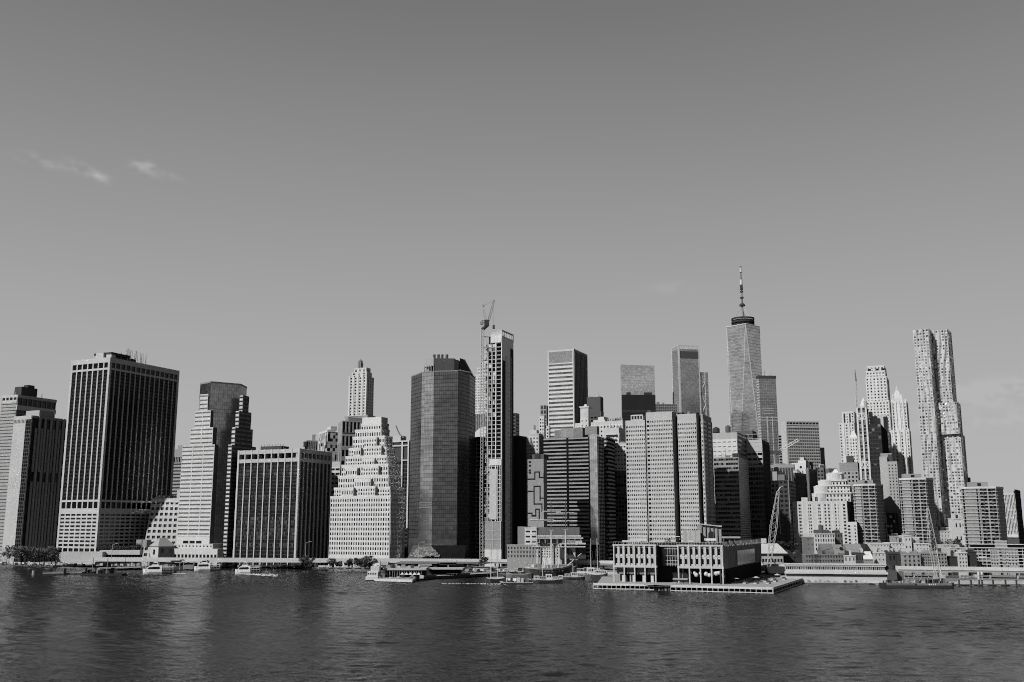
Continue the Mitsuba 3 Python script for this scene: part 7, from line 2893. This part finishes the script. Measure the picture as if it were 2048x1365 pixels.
def ship_museum_row():
    def block(label, x0, x1, yt, yb, Y, g, rows, cols, name='brick_row', wf=.5, hf=.5, depth=14, gw=.05, left=0):
        K = Thing(name, label, 'building')
        a, b = at(q('z9', x0, yb), Y)[:2], at(q('z9', x1, yb), Y - 3)[:2]
        e = (b - a) / np.linalg.norm(b - a)
        F = Face(a, e, np.array([e[1], -e[0]]), np.linalg.norm(b - a))
        zt, zb = hz(q('z9', 0, yt)[1], Y), hz(q('z9', 0, yb)[1], Y)
        m, fin = K.one('wall')
        F.box(m, 0, F.W, G - .5, zt, -depth, 0, g)
        fin()
        m, fin = K.one('cornice')
        F.box(m, -.3, F.W + .3, zt - .7, zt + .3, -.5, .5, min(.62, g * 1.25))
        fin()
        rs = np.random.RandomState(int(x0))
        for r in range(rows):
            for c in range(cols):
                h, w = (zt - 1 - zb) / rows, F.W / cols
                m, fin = K.one('window', 'glass')
                F.box(m, w * (c + .5 - wf / 2), w * (c + .5 + wf / 2), zb + h * (r + .5 - hf / 2), zb + h * (r + .5 + hf / 2), 0, .1, rs.choice([gw, .03, .12, .3], p=[.4, .3, .2, .1]))
                fin()
            m, fin = K.one('string_course')
            F.box(m, 0, F.W, zb + (zt - 1 - zb) / rows * (r + 1) - .2, zb + (zt - 1 - zb) / rows * (r + 1) + .1, 0, .2, g)
            fin()
        return K, F, zt
    block('long tan brick row with regular dark windows behind the two thin masts of the schooner', 832, 1195, 755, 898, 876, .34, 3, 11, wf=.42, hf=.55)
    block('white house with dense small windows behind the main mast of the tall ship', 1200, 1330, 745, 898, 874, .58, 5, 5, 'white_house', wf=.4, hf=.5)
    block('pale house right of the white house behind the tall ship foremast', 1332, 1418, 745, 898, 873, .48, 4, 3, 'white_house', wf=.35, hf=.5)
    K, F, zt = block('white corner block with ribbon windows above the long tan brick row', 1022, 1155, 572, 750, 900, .56, 3, 2, 'white_corner_block', wf=.7, hf=.34)
    m, fin = K.one('side_wall')
    a, b = at(q('z9', 945, 650), 912)[:2], F.P0
    e = (b - a) / np.linalg.norm(b - a)
    Face(a, e, np.array([e[1], -e[0]]), np.linalg.norm(b - a) - .1).box(m, 0, np.linalg.norm(b - a) - .1, G, hz(q('z9', 0, 558)[1], 905), -6, 0, .2)
    fin()
    m, fin = K.one('roof_terrace')
    Face(F.P0 + F.e * F.W, F.e, F.n, 40).box(m, 0.1, 38, zt - 8, zt + .5, -10, -1, .14)
    fin()
    C = Thing('canopy_hall', 'low dark glazed hall with three long thin white roof slabs behind the tall ship', 'hall')
    Y = 868
    for x0, x1, y0, y1 in ((1160, 1628, 652, 668), (1158, 1650, 676, 690), (1420, 1680, 735, 750), (1420, 1672, 770, 784)):
        m, fin = C.one('roof_slab')
        pbox(m, 'z9', x0, x1, y0, y1, Y - (y0 > 700) * 4, 14, .58)
        fin()
    m, fin = C.one('glass_wall', 'glass')
    pbox(m, 'z9', 1165, 1640, 690, 738, Y + 2, 12, .06)
    fin()
    m, fin = C.one('lower_wall')
    pbox(m, 'z9', 1400, 1680, 784, 905, Y + 1, 12, .07)
    fin()
    for i in range(8):
        m, fin = C.one('post')
        x = 1175 + i * 64
        pbox(m, 'z9', x, x + 6, 690, 738, Y + .5, .5, .5)
        fin()
    m, fin = C.one('white_gable')
    A_ = [at(q('z9', x, y), Y - .5) for x, y in ((1490, 750), (1568, 750), (1566, 890), (1545, 850))]
    m.hexa([A_[0], A_[3], A_[2], A_[1]] + [p + (0, .4, 0) for p in (A_[0], A_[3], A_[2], A_[1])], .6)
    fin()
    m, fin = C.one('skylight')
    pbox(m, 'z9', 1480, 1560, 705, 735, Y - 2, 6, .3)
    pbox(m, 'z9', 1565, 1640, 712, 738, Y - 3, 6, .5)
    fin()
    rs = np.random.RandomState(44)
    for i in range(34):                                # stalls, kiosks and containers on the quay behind the ships
        S = Thing('quay_stall', 'small quay stall or container behind the moored ships', 'stall', 'quay stalls behind the moored ships')
        x = 905 + i * 9 + rs.uniform(-3, 3)
        p = at((x, 1135), 850 + rs.uniform(-12, 12))
        w, h = rs.uniform(.8, 2.4), rs.uniform(1.8, 4.0)
        m, fin = S.one('body')
        slabbox(m, p[:2], (1, 0), (0, 1), w, 1.2, G, G + h * .7, rs.choice([.06, .2, .5, .35]))
        fin()
        m, fin = S.one('roof')
        slabbox(m, p[:2], (1, 0), (0, 1), w + .4, 1.6, G + h * .7, G + h * .7 + .4, rs.choice([.6, .5, .3, .1]))
        fin()


ship_museum_row()
# ------------------------------------------------------------------ right shore: shed, tent roof, low houses, cranes, barges
def long_shed():
    base = onz(q('zg', 1463, 1228), .6)
    K = Bld('long_white_shed', 'long white two-storey pier shed with a strip of windows and dark right end', 'shed', q('zg', 385, 1012), q('zg', 1463, 1030), q('zg', 1475, 1030), base[1], ang=78, side=16)
    z = lambda v: K.zy(q('zg', 0, v)[1])
    H = K.H
    W = K.wL
    K.box(K.mb('wall'), 0, W, 1.5, 16, 1.2, H - .5, .45)
    F = K.fL()
    m, fin = K.one('upper_wall')
    F.box(m, 0, W, z(1048), H, -1.5, .1, .52)
    F.box(m, 0, W, z(1105), z(1082), -1.5, .1, .54)
    fin()
    rs = np.random.RandomState(91)
    n = 54
    for i in range(n):
        m, fin = K.one('window', 'glass')
        F.box(m, W * (i + .15) / n, W * (i + .85) / n, z(1081), z(1050), -1.2, -1.0, rs.choice([.05, .1, .35, .5], p=[.35, .25, .2, .2]))
        fin()
        m, fin = K.one('window_post')
        F.box(m, W * (i - .14) / n, W * (i + .14) / n, z(1082), z(1048), -1.4, -.3, .5)
        fin()
    m, fin = K.one('ledge')
    F.box(m, -1, W + 1, z(1128), z(1103), -2, 1.6, .55)
    fin()
    m, fin = K.one('lower_wall')
    F.box(m, -.5, W + .5, .9, z(1150), -2, -.4, .5)
    fin()
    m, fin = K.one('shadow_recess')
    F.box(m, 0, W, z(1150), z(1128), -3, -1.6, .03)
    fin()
    m, fin = K.one('apron')
    F.box(m, -6, W + 2, -.5, .9, -1.5, 3.0, .12)
    F.box(m, -6, W + 2, .9, 1.2, -1.5, 3.2, .45)
    fin()
    for i in range(26):
        m, fin = K.one('apron_bollard')
        s = W * (rs.rand())
        F.box(m, s, s + rs.uniform(.4, 1.6), 1.2, 1.2 + rs.uniform(.5, 1.8), .2, 1.6, rs.choice([.08, .3, .5]))
        fin()
    K.box(K.mb('roof'), -.6, W + .6, -.6, 17, H, H + .5, .55)
    K.flush()
    B = Thing('dark_silo_block', 'dark blotchy cylinder-topped block closing the right end of the white shed', 'silo')
    c0 = base[:2] + K.eR * 4 + np.array([4.5, 0])
    m, fin = B.one('lower_block')
    slabbox(m, c0, K.eL, K.eR, 3.2, 6, .6, z(1080), .09)
    fin()
    m, fin = B.one('drum')
    m.tube((*c0, z(1082)), (*c0, z(1030)), 3.6, .06, 3.4, k=12)
    fin()
    m, fin = B.one('side_block')
    slabbox(m, c0 + (6, 2), K.eL, K.eR, 3.0, 4, .6, z(1100), .14)
    fin()
    m, fin = B.one('white_flap')
    a = at(q('zg', 1580, 1095), c0[1] - 2)
    m.hexa([a + (0, 0, 0), a + (1.6, 0, -.4), a + (1.6, .4, -.4), a + (0, .4, 0), a + (-1.5, 0, 3), a + (.3, 0, 4), a + (.3, .4, 4), a + (-1.5, .4, 3)], .6)
    fin()


def tent_roof():
    K = Thing('hipped_market_hall', 'market hall with big pale hipped roof right of the columned pier building', 'hall')
    Y = 800
    P = lambda x, y, d=0: at(q('zp', x, y), Y + d)
    a, b = P(1440, 440), P(1690, 462)
    a[2] = b[2] = hz(q('zp', 0, 458)[1], Y)
    zt = hz(q('zp', 0, 372)[1], Y + 14)
    dep = 34
    r0, r1 = P(1470, 372, 15), P(1600, 385, 15)
    m, fin = K.one('roof')
    base = [a, b, b + (4, dep, 0), a + (4, dep, 0)]
    m.hexa([np.array([p[0], p[1], a[2]]) for p in base] + [(r0[0], r0[1], zt), (r1[0], r1[1], zt), (r1[0], r1[1] + .5, zt), (r0[0], r0[1] + .5, zt)], .52)
    fin()
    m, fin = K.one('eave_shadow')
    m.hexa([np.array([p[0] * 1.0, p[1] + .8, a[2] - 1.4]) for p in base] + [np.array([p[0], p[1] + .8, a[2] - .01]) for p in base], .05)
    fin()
    m, fin = K.one('wall')
    pbox(m, 'zp', 1462, 1650, 470, 560, Y + 1.5, 28, .45)
    fin()
    for i in range(7):
        m, fin = K.one('window', 'glass')
        pbox(m, 'zp', 1470 + i * 26, 1486 + i * 26, 505, 530, Y + 1.3, .4, .06)
        fin()
    m, fin = K.one('chimney')
    pbox(m, 'zp', 1475, 1505, 330, 372, Y + 14, 6, .6)
    fin()


def house(label, z, xl, xr, yt, yb, Y, depth, g, rows=0, cols=0, roof=None, gr=.2, gw=.05, cat='house', name='old_house', wf=.5, hf=.5, ang=4):
    """Low house: front between the photo columns, optional gable ('gable': ridge along the front; 'end': gable end to the front) or flat roof."""
    K = Thing(name, label, cat)
    a, b = at(q(z, xl, yb), Y)[:2], at(q(z, xr, yb), Y)[:2]
    W = b[0] - a[0]
    e = unit(-ang)
    nn = np.array([e[1], -e[0]])
    F = Face(a, e, nn, W)
    zt, zb = hz(q(z, 0, yt)[1], Y), max(G - .5, min(hz(q(z, 0, yb)[1], Y), 60))
    zb = G - .5
    m, fin = K.one('wall')
    F.box(m, 0, W, zb, zt, -depth, 0, g)
    fin()
    rs = np.random.RandomState(int(xl + yt))
    zw = max(hz(q(z, 0, yb)[1], Y), G + .3)
    for r in range(rows):
        for c in range(cols):
            m, fin = K.one('window', 'glass')
            h = (zt - zw) / rows
            F.box(m, W * (c + .5 - wf / 2) / cols, W * (c + .5 + wf / 2) / cols, zw + h * (r + .5 - hf / 2), zw + h * (r + .5 + hf / 2), .0, .08, rs.choice([gw, .04, .12]))
            fin()
            if W / cols * wf > 1.2:
                m, fin = K.one('sill', 'matte', K.key + '__wall')
                F.box(m, W * (c + .5 - wf / 2) / cols - .15, W * (c + .5 + wf / 2) / cols + .15, zw + h * (r + .5 - hf / 2) - .3, zw + h * (r + .5 - hf / 2), .0, .25, min(.6, g * 1.2))
                fin()
    m, fin = K.one('cornice')
    F.box(m, -.2, W + .2, zt - .5, zt + .25, -depth, .4, min(.62, g * 1.15))
    fin()
    if roof:
        kind, yr = roof
        zr_ = hz(q(z, 0, yr)[1], Y)
        m, fin = K.one('roof')
        p = lambda s, d, zz: (*(F.P0 + F.e * s + F.n * d), zz)
        if kind == 'gable':
            m.hexa([p(-.3, .5, zt + .25), p(W + .3, .5, zt + .25), p(W + .3, -depth, zt + .25), p(-.3, -depth, zt + .25), p(-.3, -depth * .55, zr_), p(W + .3, -depth * .55, zr_), p(W + .3, -depth * .56, zr_), p(-.3, -depth * .56, zr_)], gr)
        elif kind == 'end':
            m.hexa([p(-.3, .3, zt + .25), p(W + .3, .3, zt + .25), p(W + .3, -depth, zt + .25), p(-.3, -depth, zt + .25), p(W * .49, .3, zr_), p(W * .51, .3, zr_), p(W * .51, -depth, zr_), p(W * .49, -depth, zr_)], gr)
        else:
            F.box(m, W * .2, W * .8, zt + .25, zr_, -depth * .8, -depth * .2, gr)
        fin()
    for i in range(rs.randint(1, 4)):
        m, fin = K.one('chimney')
        c, w = W * rs.uniform(.1, .9), rs.uniform(.3, 1.1)
        F.box(m, c - w, c + w, zt - .3, zt + rs.uniform(1.2, 4.2), -depth * rs.uniform(.3, .8) - 1, -depth * .25, rs.choice([.06, .2, .35, .55]))
        fin()
    return K, F, zt


def low_town():
    K, F, zt = house('white four-storey house with dark roof terrace in front of the pale apartment slab', 'zg', 705, 918, 690, 880, 822, 22, .58, 4, 8, ('flat', 648), .1, wf=.42, hf=.6)
    m, fin = K.one('roof_tank')
    c = F.P0 + F.e * F.W * .42 - F.n * 6
    m.tube((*c, zt), (*c, hz(q('zg', 0, 598)[1], 828)), 2.0, .1, k=10)
    fin()
    house('grey brick side house with two lit windows left of the white four-storey house', 'zg', 615, 700, 728, 880, 826, 18, .2, 3, 2, None, wf=.3, hf=.2, gw=.4)
    house('dark grey block right of the white four-storey house', 'zg', 920, 1002, 682, 800, 832, 18, .13, 2, 3, ('flat', 655), .05)
    house('low house with broad grey pitched roof left of the dormer roof', 'zg', 790, 925, 888, 1000, 792, 18, .2, 1, 5, ('gable', 802), .17)
    K, F, zt = house('small house with steep grey roof and round dormer window', 'zg', 926, 1022, 900, 1000, 790, 16, .22, 1, 3, ('gable', 808), .24)
    m, fin = K.one('dormer')
    c = F.P0 + F.e * F.W * .75 + F.n * -3
    m.tube((*(c + F.n * .1), zt + 3.5), (*(c + F.n * 1.2), zt + 3.5), 1.3, .03, k=10)
    fin()
    house('house with large plain grey roof in the middle of the low brick row', 'zg', 1062, 1226, 892, 1000, 794, 18, .14, 1, 4, ('gable', 800), .25)
    house('narrow house with black pointed gable end beside the large plain grey roof', 'zg', 1228, 1312, 880, 1000, 796, 16, .1, 0, 0, ('end', 800), .04)
    house('white wall house with small window slits behind the bright sloped roof', 'zg', 1305, 1502, 792, 900, 812, 16, .56, 2, 6, None, wf=.35, hf=.2)
    house('white house with scattered windows left of the two black gabled fronts', 'zg', 1345, 1492, 892, 995, 792, 14, .55, 2, 4, None, wf=.25, hf=.35)
    house('small house with bright sloped roof before the white house', 'zg', 1236, 1326, 965, 1012, 780, 12, .3, 0, 0, ('gable', 880), .62)
    house('small white house with three windows below the large plain grey roof', 'zg', 1014, 1140, 925, 1000, 784, 10, .55, 1, 3, None, wf=.3, hf=.5)
    house('dark small block right of the white house with three windows', 'zg', 1142, 1232, 895, 1000, 783, 10, .08, 1, 3, None)
    house('long low brick row with evenly spaced windows above the white shed', 'zg', 602, 1002, 915, 1002, 786, 12, .2, 2, 14, None, wf=.45, hf=.45, name='brick_row', cat='building')
    house('dark row with two pointed gables beside the pale hipped hall roof', 'zp', 1665, 1745, 480, 540, 806, 14, .05, 0, 0, ('end', 430), .04, name='gabled_warehouse', cat='warehouse')
    house('second dark pointed gable beside the long low brick row', 'zp', 1745, 1830, 480, 540, 806, 14, .05, 0, 0, ('end', 430), .04, name='gabled_warehouse', cat='warehouse')
    house('first black gabled front left of the brick house with square windows', 'zg', 1497, 1575, 900, 995, 784, 12, .06, 1, 2, ('gable', 868), .07)
    house('second black gabled front touching the brick house with square windows', 'zg', 1582, 1650, 900, 995, 783.5, 12, .06, 1, 1, ('gable', 870), .07)
    house('pale brick house with two columns of large square windows', 'zh', 405, 640, 612, 780, 778, 14, .32, 3, 4, ('gable', 572), .22, wf=.42, hf=.55)
    house('brick house with curved gable and crowded windows behind the right lattice boom', 'zh', 645, 880, 592, 785, 780, 14, .26, 5, 8, ('end', 552), .3, wf=.5, hf=.5)
    house('narrow brick house with three columns of windows right of the crowded brick house', 'zh', 884, 1003, 592, 790, 778, 14, .3, 4, 3, None, wf=.55, hf=.5)
    house('black house behind the narrow brick house with white upper corner', 'zh', 1012, 1166, 640, 790, 780, 14, .05, 0, 0, None)
    house('white corner house top above the black house', 'zh', 1050, 1135, 520, 640, 800, 10, .5, 1, 2, None)
    house('slim white house with paired windows between two black houses', 'zh', 1166, 1282, 585, 795, 777, 12, .54, 4, 3, None, wf=.4, hf=.45)
    house('tall black house at the left end of the long balcony slab', 'zh', 1284, 1412, 570, 790, 779, 14, .05, 0, 0, ('flat', 545), .04)
    for x0, x1, yt, yb, Y, g, lab in ((210, 430, 450, 560, 815, .55, 'low white block with plain walls before the middle brick balcony tower'), (425, 520, 355, 560, 812, .58, 'tall white stair block before the middle brick balcony tower'), (500, 625, 375, 540, 816, .58, 'white block with one black recess before the middle brick balcony tower'), (575, 750, 460, 560, 808, .56, 'plain white low block right of the tall white stair block'),
                                      (285, 395, 362, 420, 838, .35, 'grey low roof house before the patterned black block'), (1120, 1222, 120, 480, 850, .6, 'plain white slab wall beside the rightmost brick balcony tower'), (830, 1110, 240, 350, 870, .45, 'white low building right under the rippled tower base'), (830, 1120, 290, 380, 862, .5, 'terraced white building under the rippled tower with black openings'),
                                      (950, 1160, 480, 520, 805, .5, 'low white roof strip below the black trees'), (1130, 1240, 515, 560, 800, .5, 'small white roof house with black opening below the black trees')):
        house(lab, 'zh', x0, x1, yt, yb, Y, 14, g, 1 if yb - yt < 60 else 2, max(2, int((x1 - x0) / 40)), None, wf=.3, hf=.3, name='white_block', cat='building')
    # balcony slab at the right edge
    K = Thing('long_balcony_slab', 'long low apartment slab with white floor edges and deep black balconies at right', 'building')
    Y = 800
    a, b = at(q('zh', 1312, 600), Y)[:2], at(q('zh', 2250, 600), Y - 24)[:2]
    e = (b - a) / np.linalg.norm(b - a)
    F = Face(a, e, np.array([e[1], -e[0]]), np.linalg.norm(b - a))
    zz = lambda v: hz(q('zh', 0, v)[1], Y)
    m, fin = K.one('wall')
    F.box(m, 0, F.W, G - .5, zz(470), -16, -1.5, .05)
    fin()
    for v, d, g in ((467, 1.2, .6), (517, 1.2, .62), (560, .4, .5), (605, .4, .5), (655, .4, .52), (697, .4, .5), (740, .3, .5)):
        m, fin = K.one('floor_edge')
        F.box(m, 0, F.W, zz(v + 5), zz(v - 5), -1.5, d, g)
        fin()
    rs = np.random.RandomState(95)
    for x0, x1 in ((1590, 1700), (1750, 1800), (1830, 1960)):
        m, fin = K.one('brick_bay')
        F.box(m, F.s(q('zh', x0, 650)), F.s(q('zh', x1, 650)), G, zz(525), -1.5, .2, .3)
        fin()
        for r in range(5):
            for c in range(3):
                m, fin = K.one('window', 'glass')
                s0, s1 = F.s(q('zh', x0, 650)), F.s(q('zh', x1, 650))
                F.box(m, s0 + (s1 - s0) * (c + .25) / 3, s0 + (s1 - s0) * (c + .75) / 3, zz(575 + r * 42), zz(550 + r * 42), .2, .3, .06)
                fin()
    for x in (1420, 1475, 1530, 1705, 1810, 1965, 2030):
        m, fin = K.one('divider')
        F.box(m, F.s(q('zh', x, 650)), F.s(q('zh', x + 10, 650)), G, zz(525), -1.5, .1, .4)
        fin()
    for i in range(18):
        m, fin = K.one('balcony_rail')
        s = F.W * rs.rand() * .6
        v = rs.choice([560, 605, 655, 697])
        F.box(m, s, s + 5, zz(v - 5), zz(v - 22), -.2, .1, rs.choice([.3, .5, .2]))
        fin()
    m, fin = K.one('stair_house')
    F.box(m, F.s(q('zh', 1650, 470)), F.s(q('zh', 1818, 470)), zz(520), zz(428), -8, .6, .3)
    fin()
    m, fin = K.one('stair_house_roof')
    F.box(m, F.s(q('zh', 1645, 470)), F.s(q('zh', 1822, 470)), zz(432), zz(420), -8.5, 1.2, .5)
    fin()


def cranes_and_barges():
    Y = 745
    C = Thing('crane_boom', 'tall white lattice crane boom rising between the shed and dark towers', 'crane')
    m, fin = C.one('boom')
    foot, top = at((1537, 1138), Y), at((1556, 983), Y + 12)
    mid = foot + (top - foot) * .55
    lattice_beam(m, foot, mid, 2.2, 3.0, .42, .2, .12, 2.0)
    lattice_beam(m, mid, top, 4.4, 3.6, .42, .2, .12, .35)
    fin()
    m, fin = C.one('tip')
    m.tube(top, at((1561, 975), Y + 12), .5, .6)
    m.tube(at((1561, 975), Y + 12), at((1566, 973), Y + 13), .35, .5)
    fin()
    m, fin = C.one('hoist_rope')
    m.tube(top, at((1561, 1068), Y + 8), .07, .15, k=3)
    fin()
    m, fin = C.one('machine_house')
    pbox(m, 'zp', 1520, 1672, 572, 628, Y - 10, 9, .05)
    fin()
    m, fin = C.one('back_strut')
    m.tube(at(q('zp', 1550, 500), Y - 4), at(q('zp', 1600, 575), Y - 4), .35, .05)
    m.tube(at(q('zp', 1470, 530), Y - 4), at(q('zp', 1500, 600), Y - 4), .25, .4)
    fin()
    Y2 = 682
    C2 = Thing('crane_boom', 'pale lattice crane boom standing on the right cluttered barge', 'crane')
    m, fin = C2.one('boom')
    lattice_beam(m, at((1877, 1155), Y2 + 4), at((1864, 1085), Y2 + 14), 3.2, 2.8, .42, .17, .1, 1.2)
    lattice_beam(m, at((1864, 1085), Y2 + 14), at((1855, 1016), Y2 + 24), 3.8, 3.2, .42, .17, .1, .3)
    fin()
    m, fin = C2.one('machine_house')
    pbox(m, 'zt', 1340, 1400, 225, 300, Y2, 4, .4)
    pbox(m, 'zt', 1470, 1535, 215, 300, Y2, 3, .5)
    pbox(m, 'zt', 1330, 1545, 300, 372, Y2 - 1, 5, .06)
    fin()
    m, fin = C2.one('gantry')
    m.tube(at(q('zt', 1470, 240), Y2 + 3), at((1873, 1100), Y2 + 8), .25, .5)
    m.tube(at(q('zt', 1440, 230), Y2 + 3), at(q('zt', 1440, 100), Y2 + 5), .3, .55)
    fin()
    for nm, x0, x1, yd, yw, g, gd, lab in (('flat_barge', 330, 965, 385, 478, .045, .14, 'left dark flat barge by the blotchy block, carrying a plank stack'), ('flat_barge', 968, 1690, 385, 484, .04, .2, 'right dark flat barge with white lettering, carrying the pale lattice boom')):
        B = Thing(nm, lab, 'barge')
        p0, p1 = onz(q('zt', x0, yw), 0)[:2], onz(q('zt', x1, yw), 0)[:2]
        c = (p0 + p1) / 2 + (0, 6)
        e = (p1 - p0) / np.linalg.norm(p1 - p0)
        n = np.array([-e[1], e[0]])
        hw = np.linalg.norm(p1 - p0) / 2
        zd = hz(q('zt', 0, yd)[1], p0[1])
        m, fin = B.one('hull')
        q0 = [c - e * hw - n * 6, c + e * (hw - 1.6) - n * 6, c + e * (hw - 1.6) + n * 6, c - e * hw + n * 6]
        q1 = [c - e * (hw + .2) - n * 6, c + e * (hw + 1.4) - n * 6, c + e * (hw + 1.4) + n * 6, c - e * (hw + .2) + n * 6]
        m.hexa([(*x, -.6) for x in q0] + [(*x, zd) for x in q1], g)
        fin()
        m, fin = B.one('side_strip')
        slabbox(m, c - n * 6.08, e, n, hw * .98, .12, zd - 1.2, zd + .15, gd)
        fin()
        m, fin = B.one('deck')
        slabbox(m, c, e, n, hw * .99, 5.8, zd, zd + .12, .3)
        fin()
        if x0 > 900:
            for k, w in enumerate((.9, .5, .55, .55)):
                m, fin = B.one('lettering')
                s = -hw + 2 * hw * (1205 - x0 + k * 42) / (x1 - x0)
                slabbox(m, c - n * 6.25 + e * (s + .5), e, n, w * .5, .05, zd - 1.0, zd - .1, .7)
                fin()
        rs = np.random.RandomState(x0)
        for i in range(34):
            m, fin = B.one('deck_load')
            s = rs.uniform(-.85, .85)
            h = rs.uniform(.6, 3.2) if x0 > 900 else rs.uniform(.4, 2.2)
            slabbox(m, c + e * hw * s + n * rs.uniform(-5, 4), unit(rs.rand() * 60), unit(rs.rand() * 0 + 90), rs.uniform(.3, 1.8), rs.uniform(.3, .9), zd, zd + h, rs.choice([.5, .3, .06, .14, .58, .05]))
            fin()
        m, fin = B.one('tyre_fender')
        cc = c + e * (hw + .6 if x0 > 900 else -hw - .4) - n * 5.2
        m.tube((*cc, -.3), (*cc, zd + .6), .9, .03, k=8)
        fin()
    P = Thing('work_platform', 'long thin railed platform behind the two barges', 'platform')
    m, fin = P.one('beam')
    pbox(m, 'zt', 700, 1700, 146, 158, 735, 2, .46)
    pbox(m, 'zt', 720, 1200, 205, 215, 734, 3, .3)
    fin()
    for x in (700, 785, 890, 975, 1050, 1200, 1548, 1690):
        m, fin = P.one('post')
        pbox(m, 'zt', x, x + 8, 146, 340, 734.5, .4, .4 if x != 1690 else .15)
        fin()
    rs = np.random.RandomState(97)
    for i, (x, lab) in enumerate(((1215, 'pale car parked under the highway, leftmost of three at right'), (1275, 'pale car parked under the highway, middle of three at right'), (1385, 'white van parked under the highway, rightmost of three at right'))):
        V = Thing('parked_car', lab, 'car')
        Yv = 742
        p = at(q('zh', x, 950), Yv)
        for part, hx, z0, z1, g, mat in (('body', 2.2, G + .35, G + 1.2, .5, 'paint'), ('cabin', 1.3, G + 1.2, G + 1.9 + (i == 2) * .8, .1 if i < 2 else .55, 'glass' if i < 2 else 'paint')):
            m, fin = V.one(part, mat)
            m.hexa([(p[0] + sx * hx * (1 if part == 'body' else k), p[1] + sy * .9, zz) for zz, k in ((z0, 1), (z1, .75)) for sx, sy in ((-1, -1), (1, -1), (1, 1), (-1, 1))], g)
            fin()
        for dx in (-1.3, 1.3):
            m, fin = V.one('wheel')
            m.tube((p[0] + dx, p[1] - .95, G + .35), (p[0] + dx, p[1] + .95, G + .35), .36, .03, k=10)
            fin()
    K = Thing('timber_bulkhead', 'white timber bulkhead with dark piles along the right shore', 'bulkhead')
    a, b = onz(q('zh', 1130, 1030), 0)[:2], onz(q('zh', 2300, 1035), 0)[:2]
    e = (b - a) / np.linalg.norm(b - a)
    n = np.array([e[1], -e[0]])
    L = np.linalg.norm(b - a)
    for i in range(40):
        m, fin = K.one('plank_panel')
        s0, s1 = L * i / 40, L * (i + .94) / 40
        p0, p1 = a + e * s0 + n * 1.6, a + e * s1 + n * 1.6
        m.hexa([(*p0, .3), (*p1, .3), (*(p1 - n * .4), .3), (*(p0 - n * .4), .3), (*p0, 3.3), (*p1, 3.3), (*(p1 - n * .4), 3.3), (*(p0 - n * .4), 3.3)], rs.uniform(.36, .56))
        fin()
    for x in (1165, 1330, 1440, 1480, 1630, 1800, 1950):
        m, fin = K.one('pile')
        c = onz(q('zh', x, 1045), 0)
        m.tube((c[0], c[1], -1), (c[0], c[1], 4.2), .55, .05, k=7)
        fin()
    for x, lab in ((1425, 'round pale lamp globe on a post under the right highway'), (1472, 'second round pale lamp globe under the right highway')):
        Lm = Thing('globe_post', lab, 'lamp')
        c = at(q('zh', x, 865), 715)
        m, fin = Lm.one('globe')
        m.tube(c + (0, 0, -1), c + (0, 0, 1), 1.0, .55, .8, k=8)
        fin()
        m, fin = Lm.one('post')
        m.tube((c[0], c[1], 2), c, .35 if x > 1450 else .9, .45, k=6)
        fin()


long_shed()
tent_roof()
low_town()
cranes_and_barges()
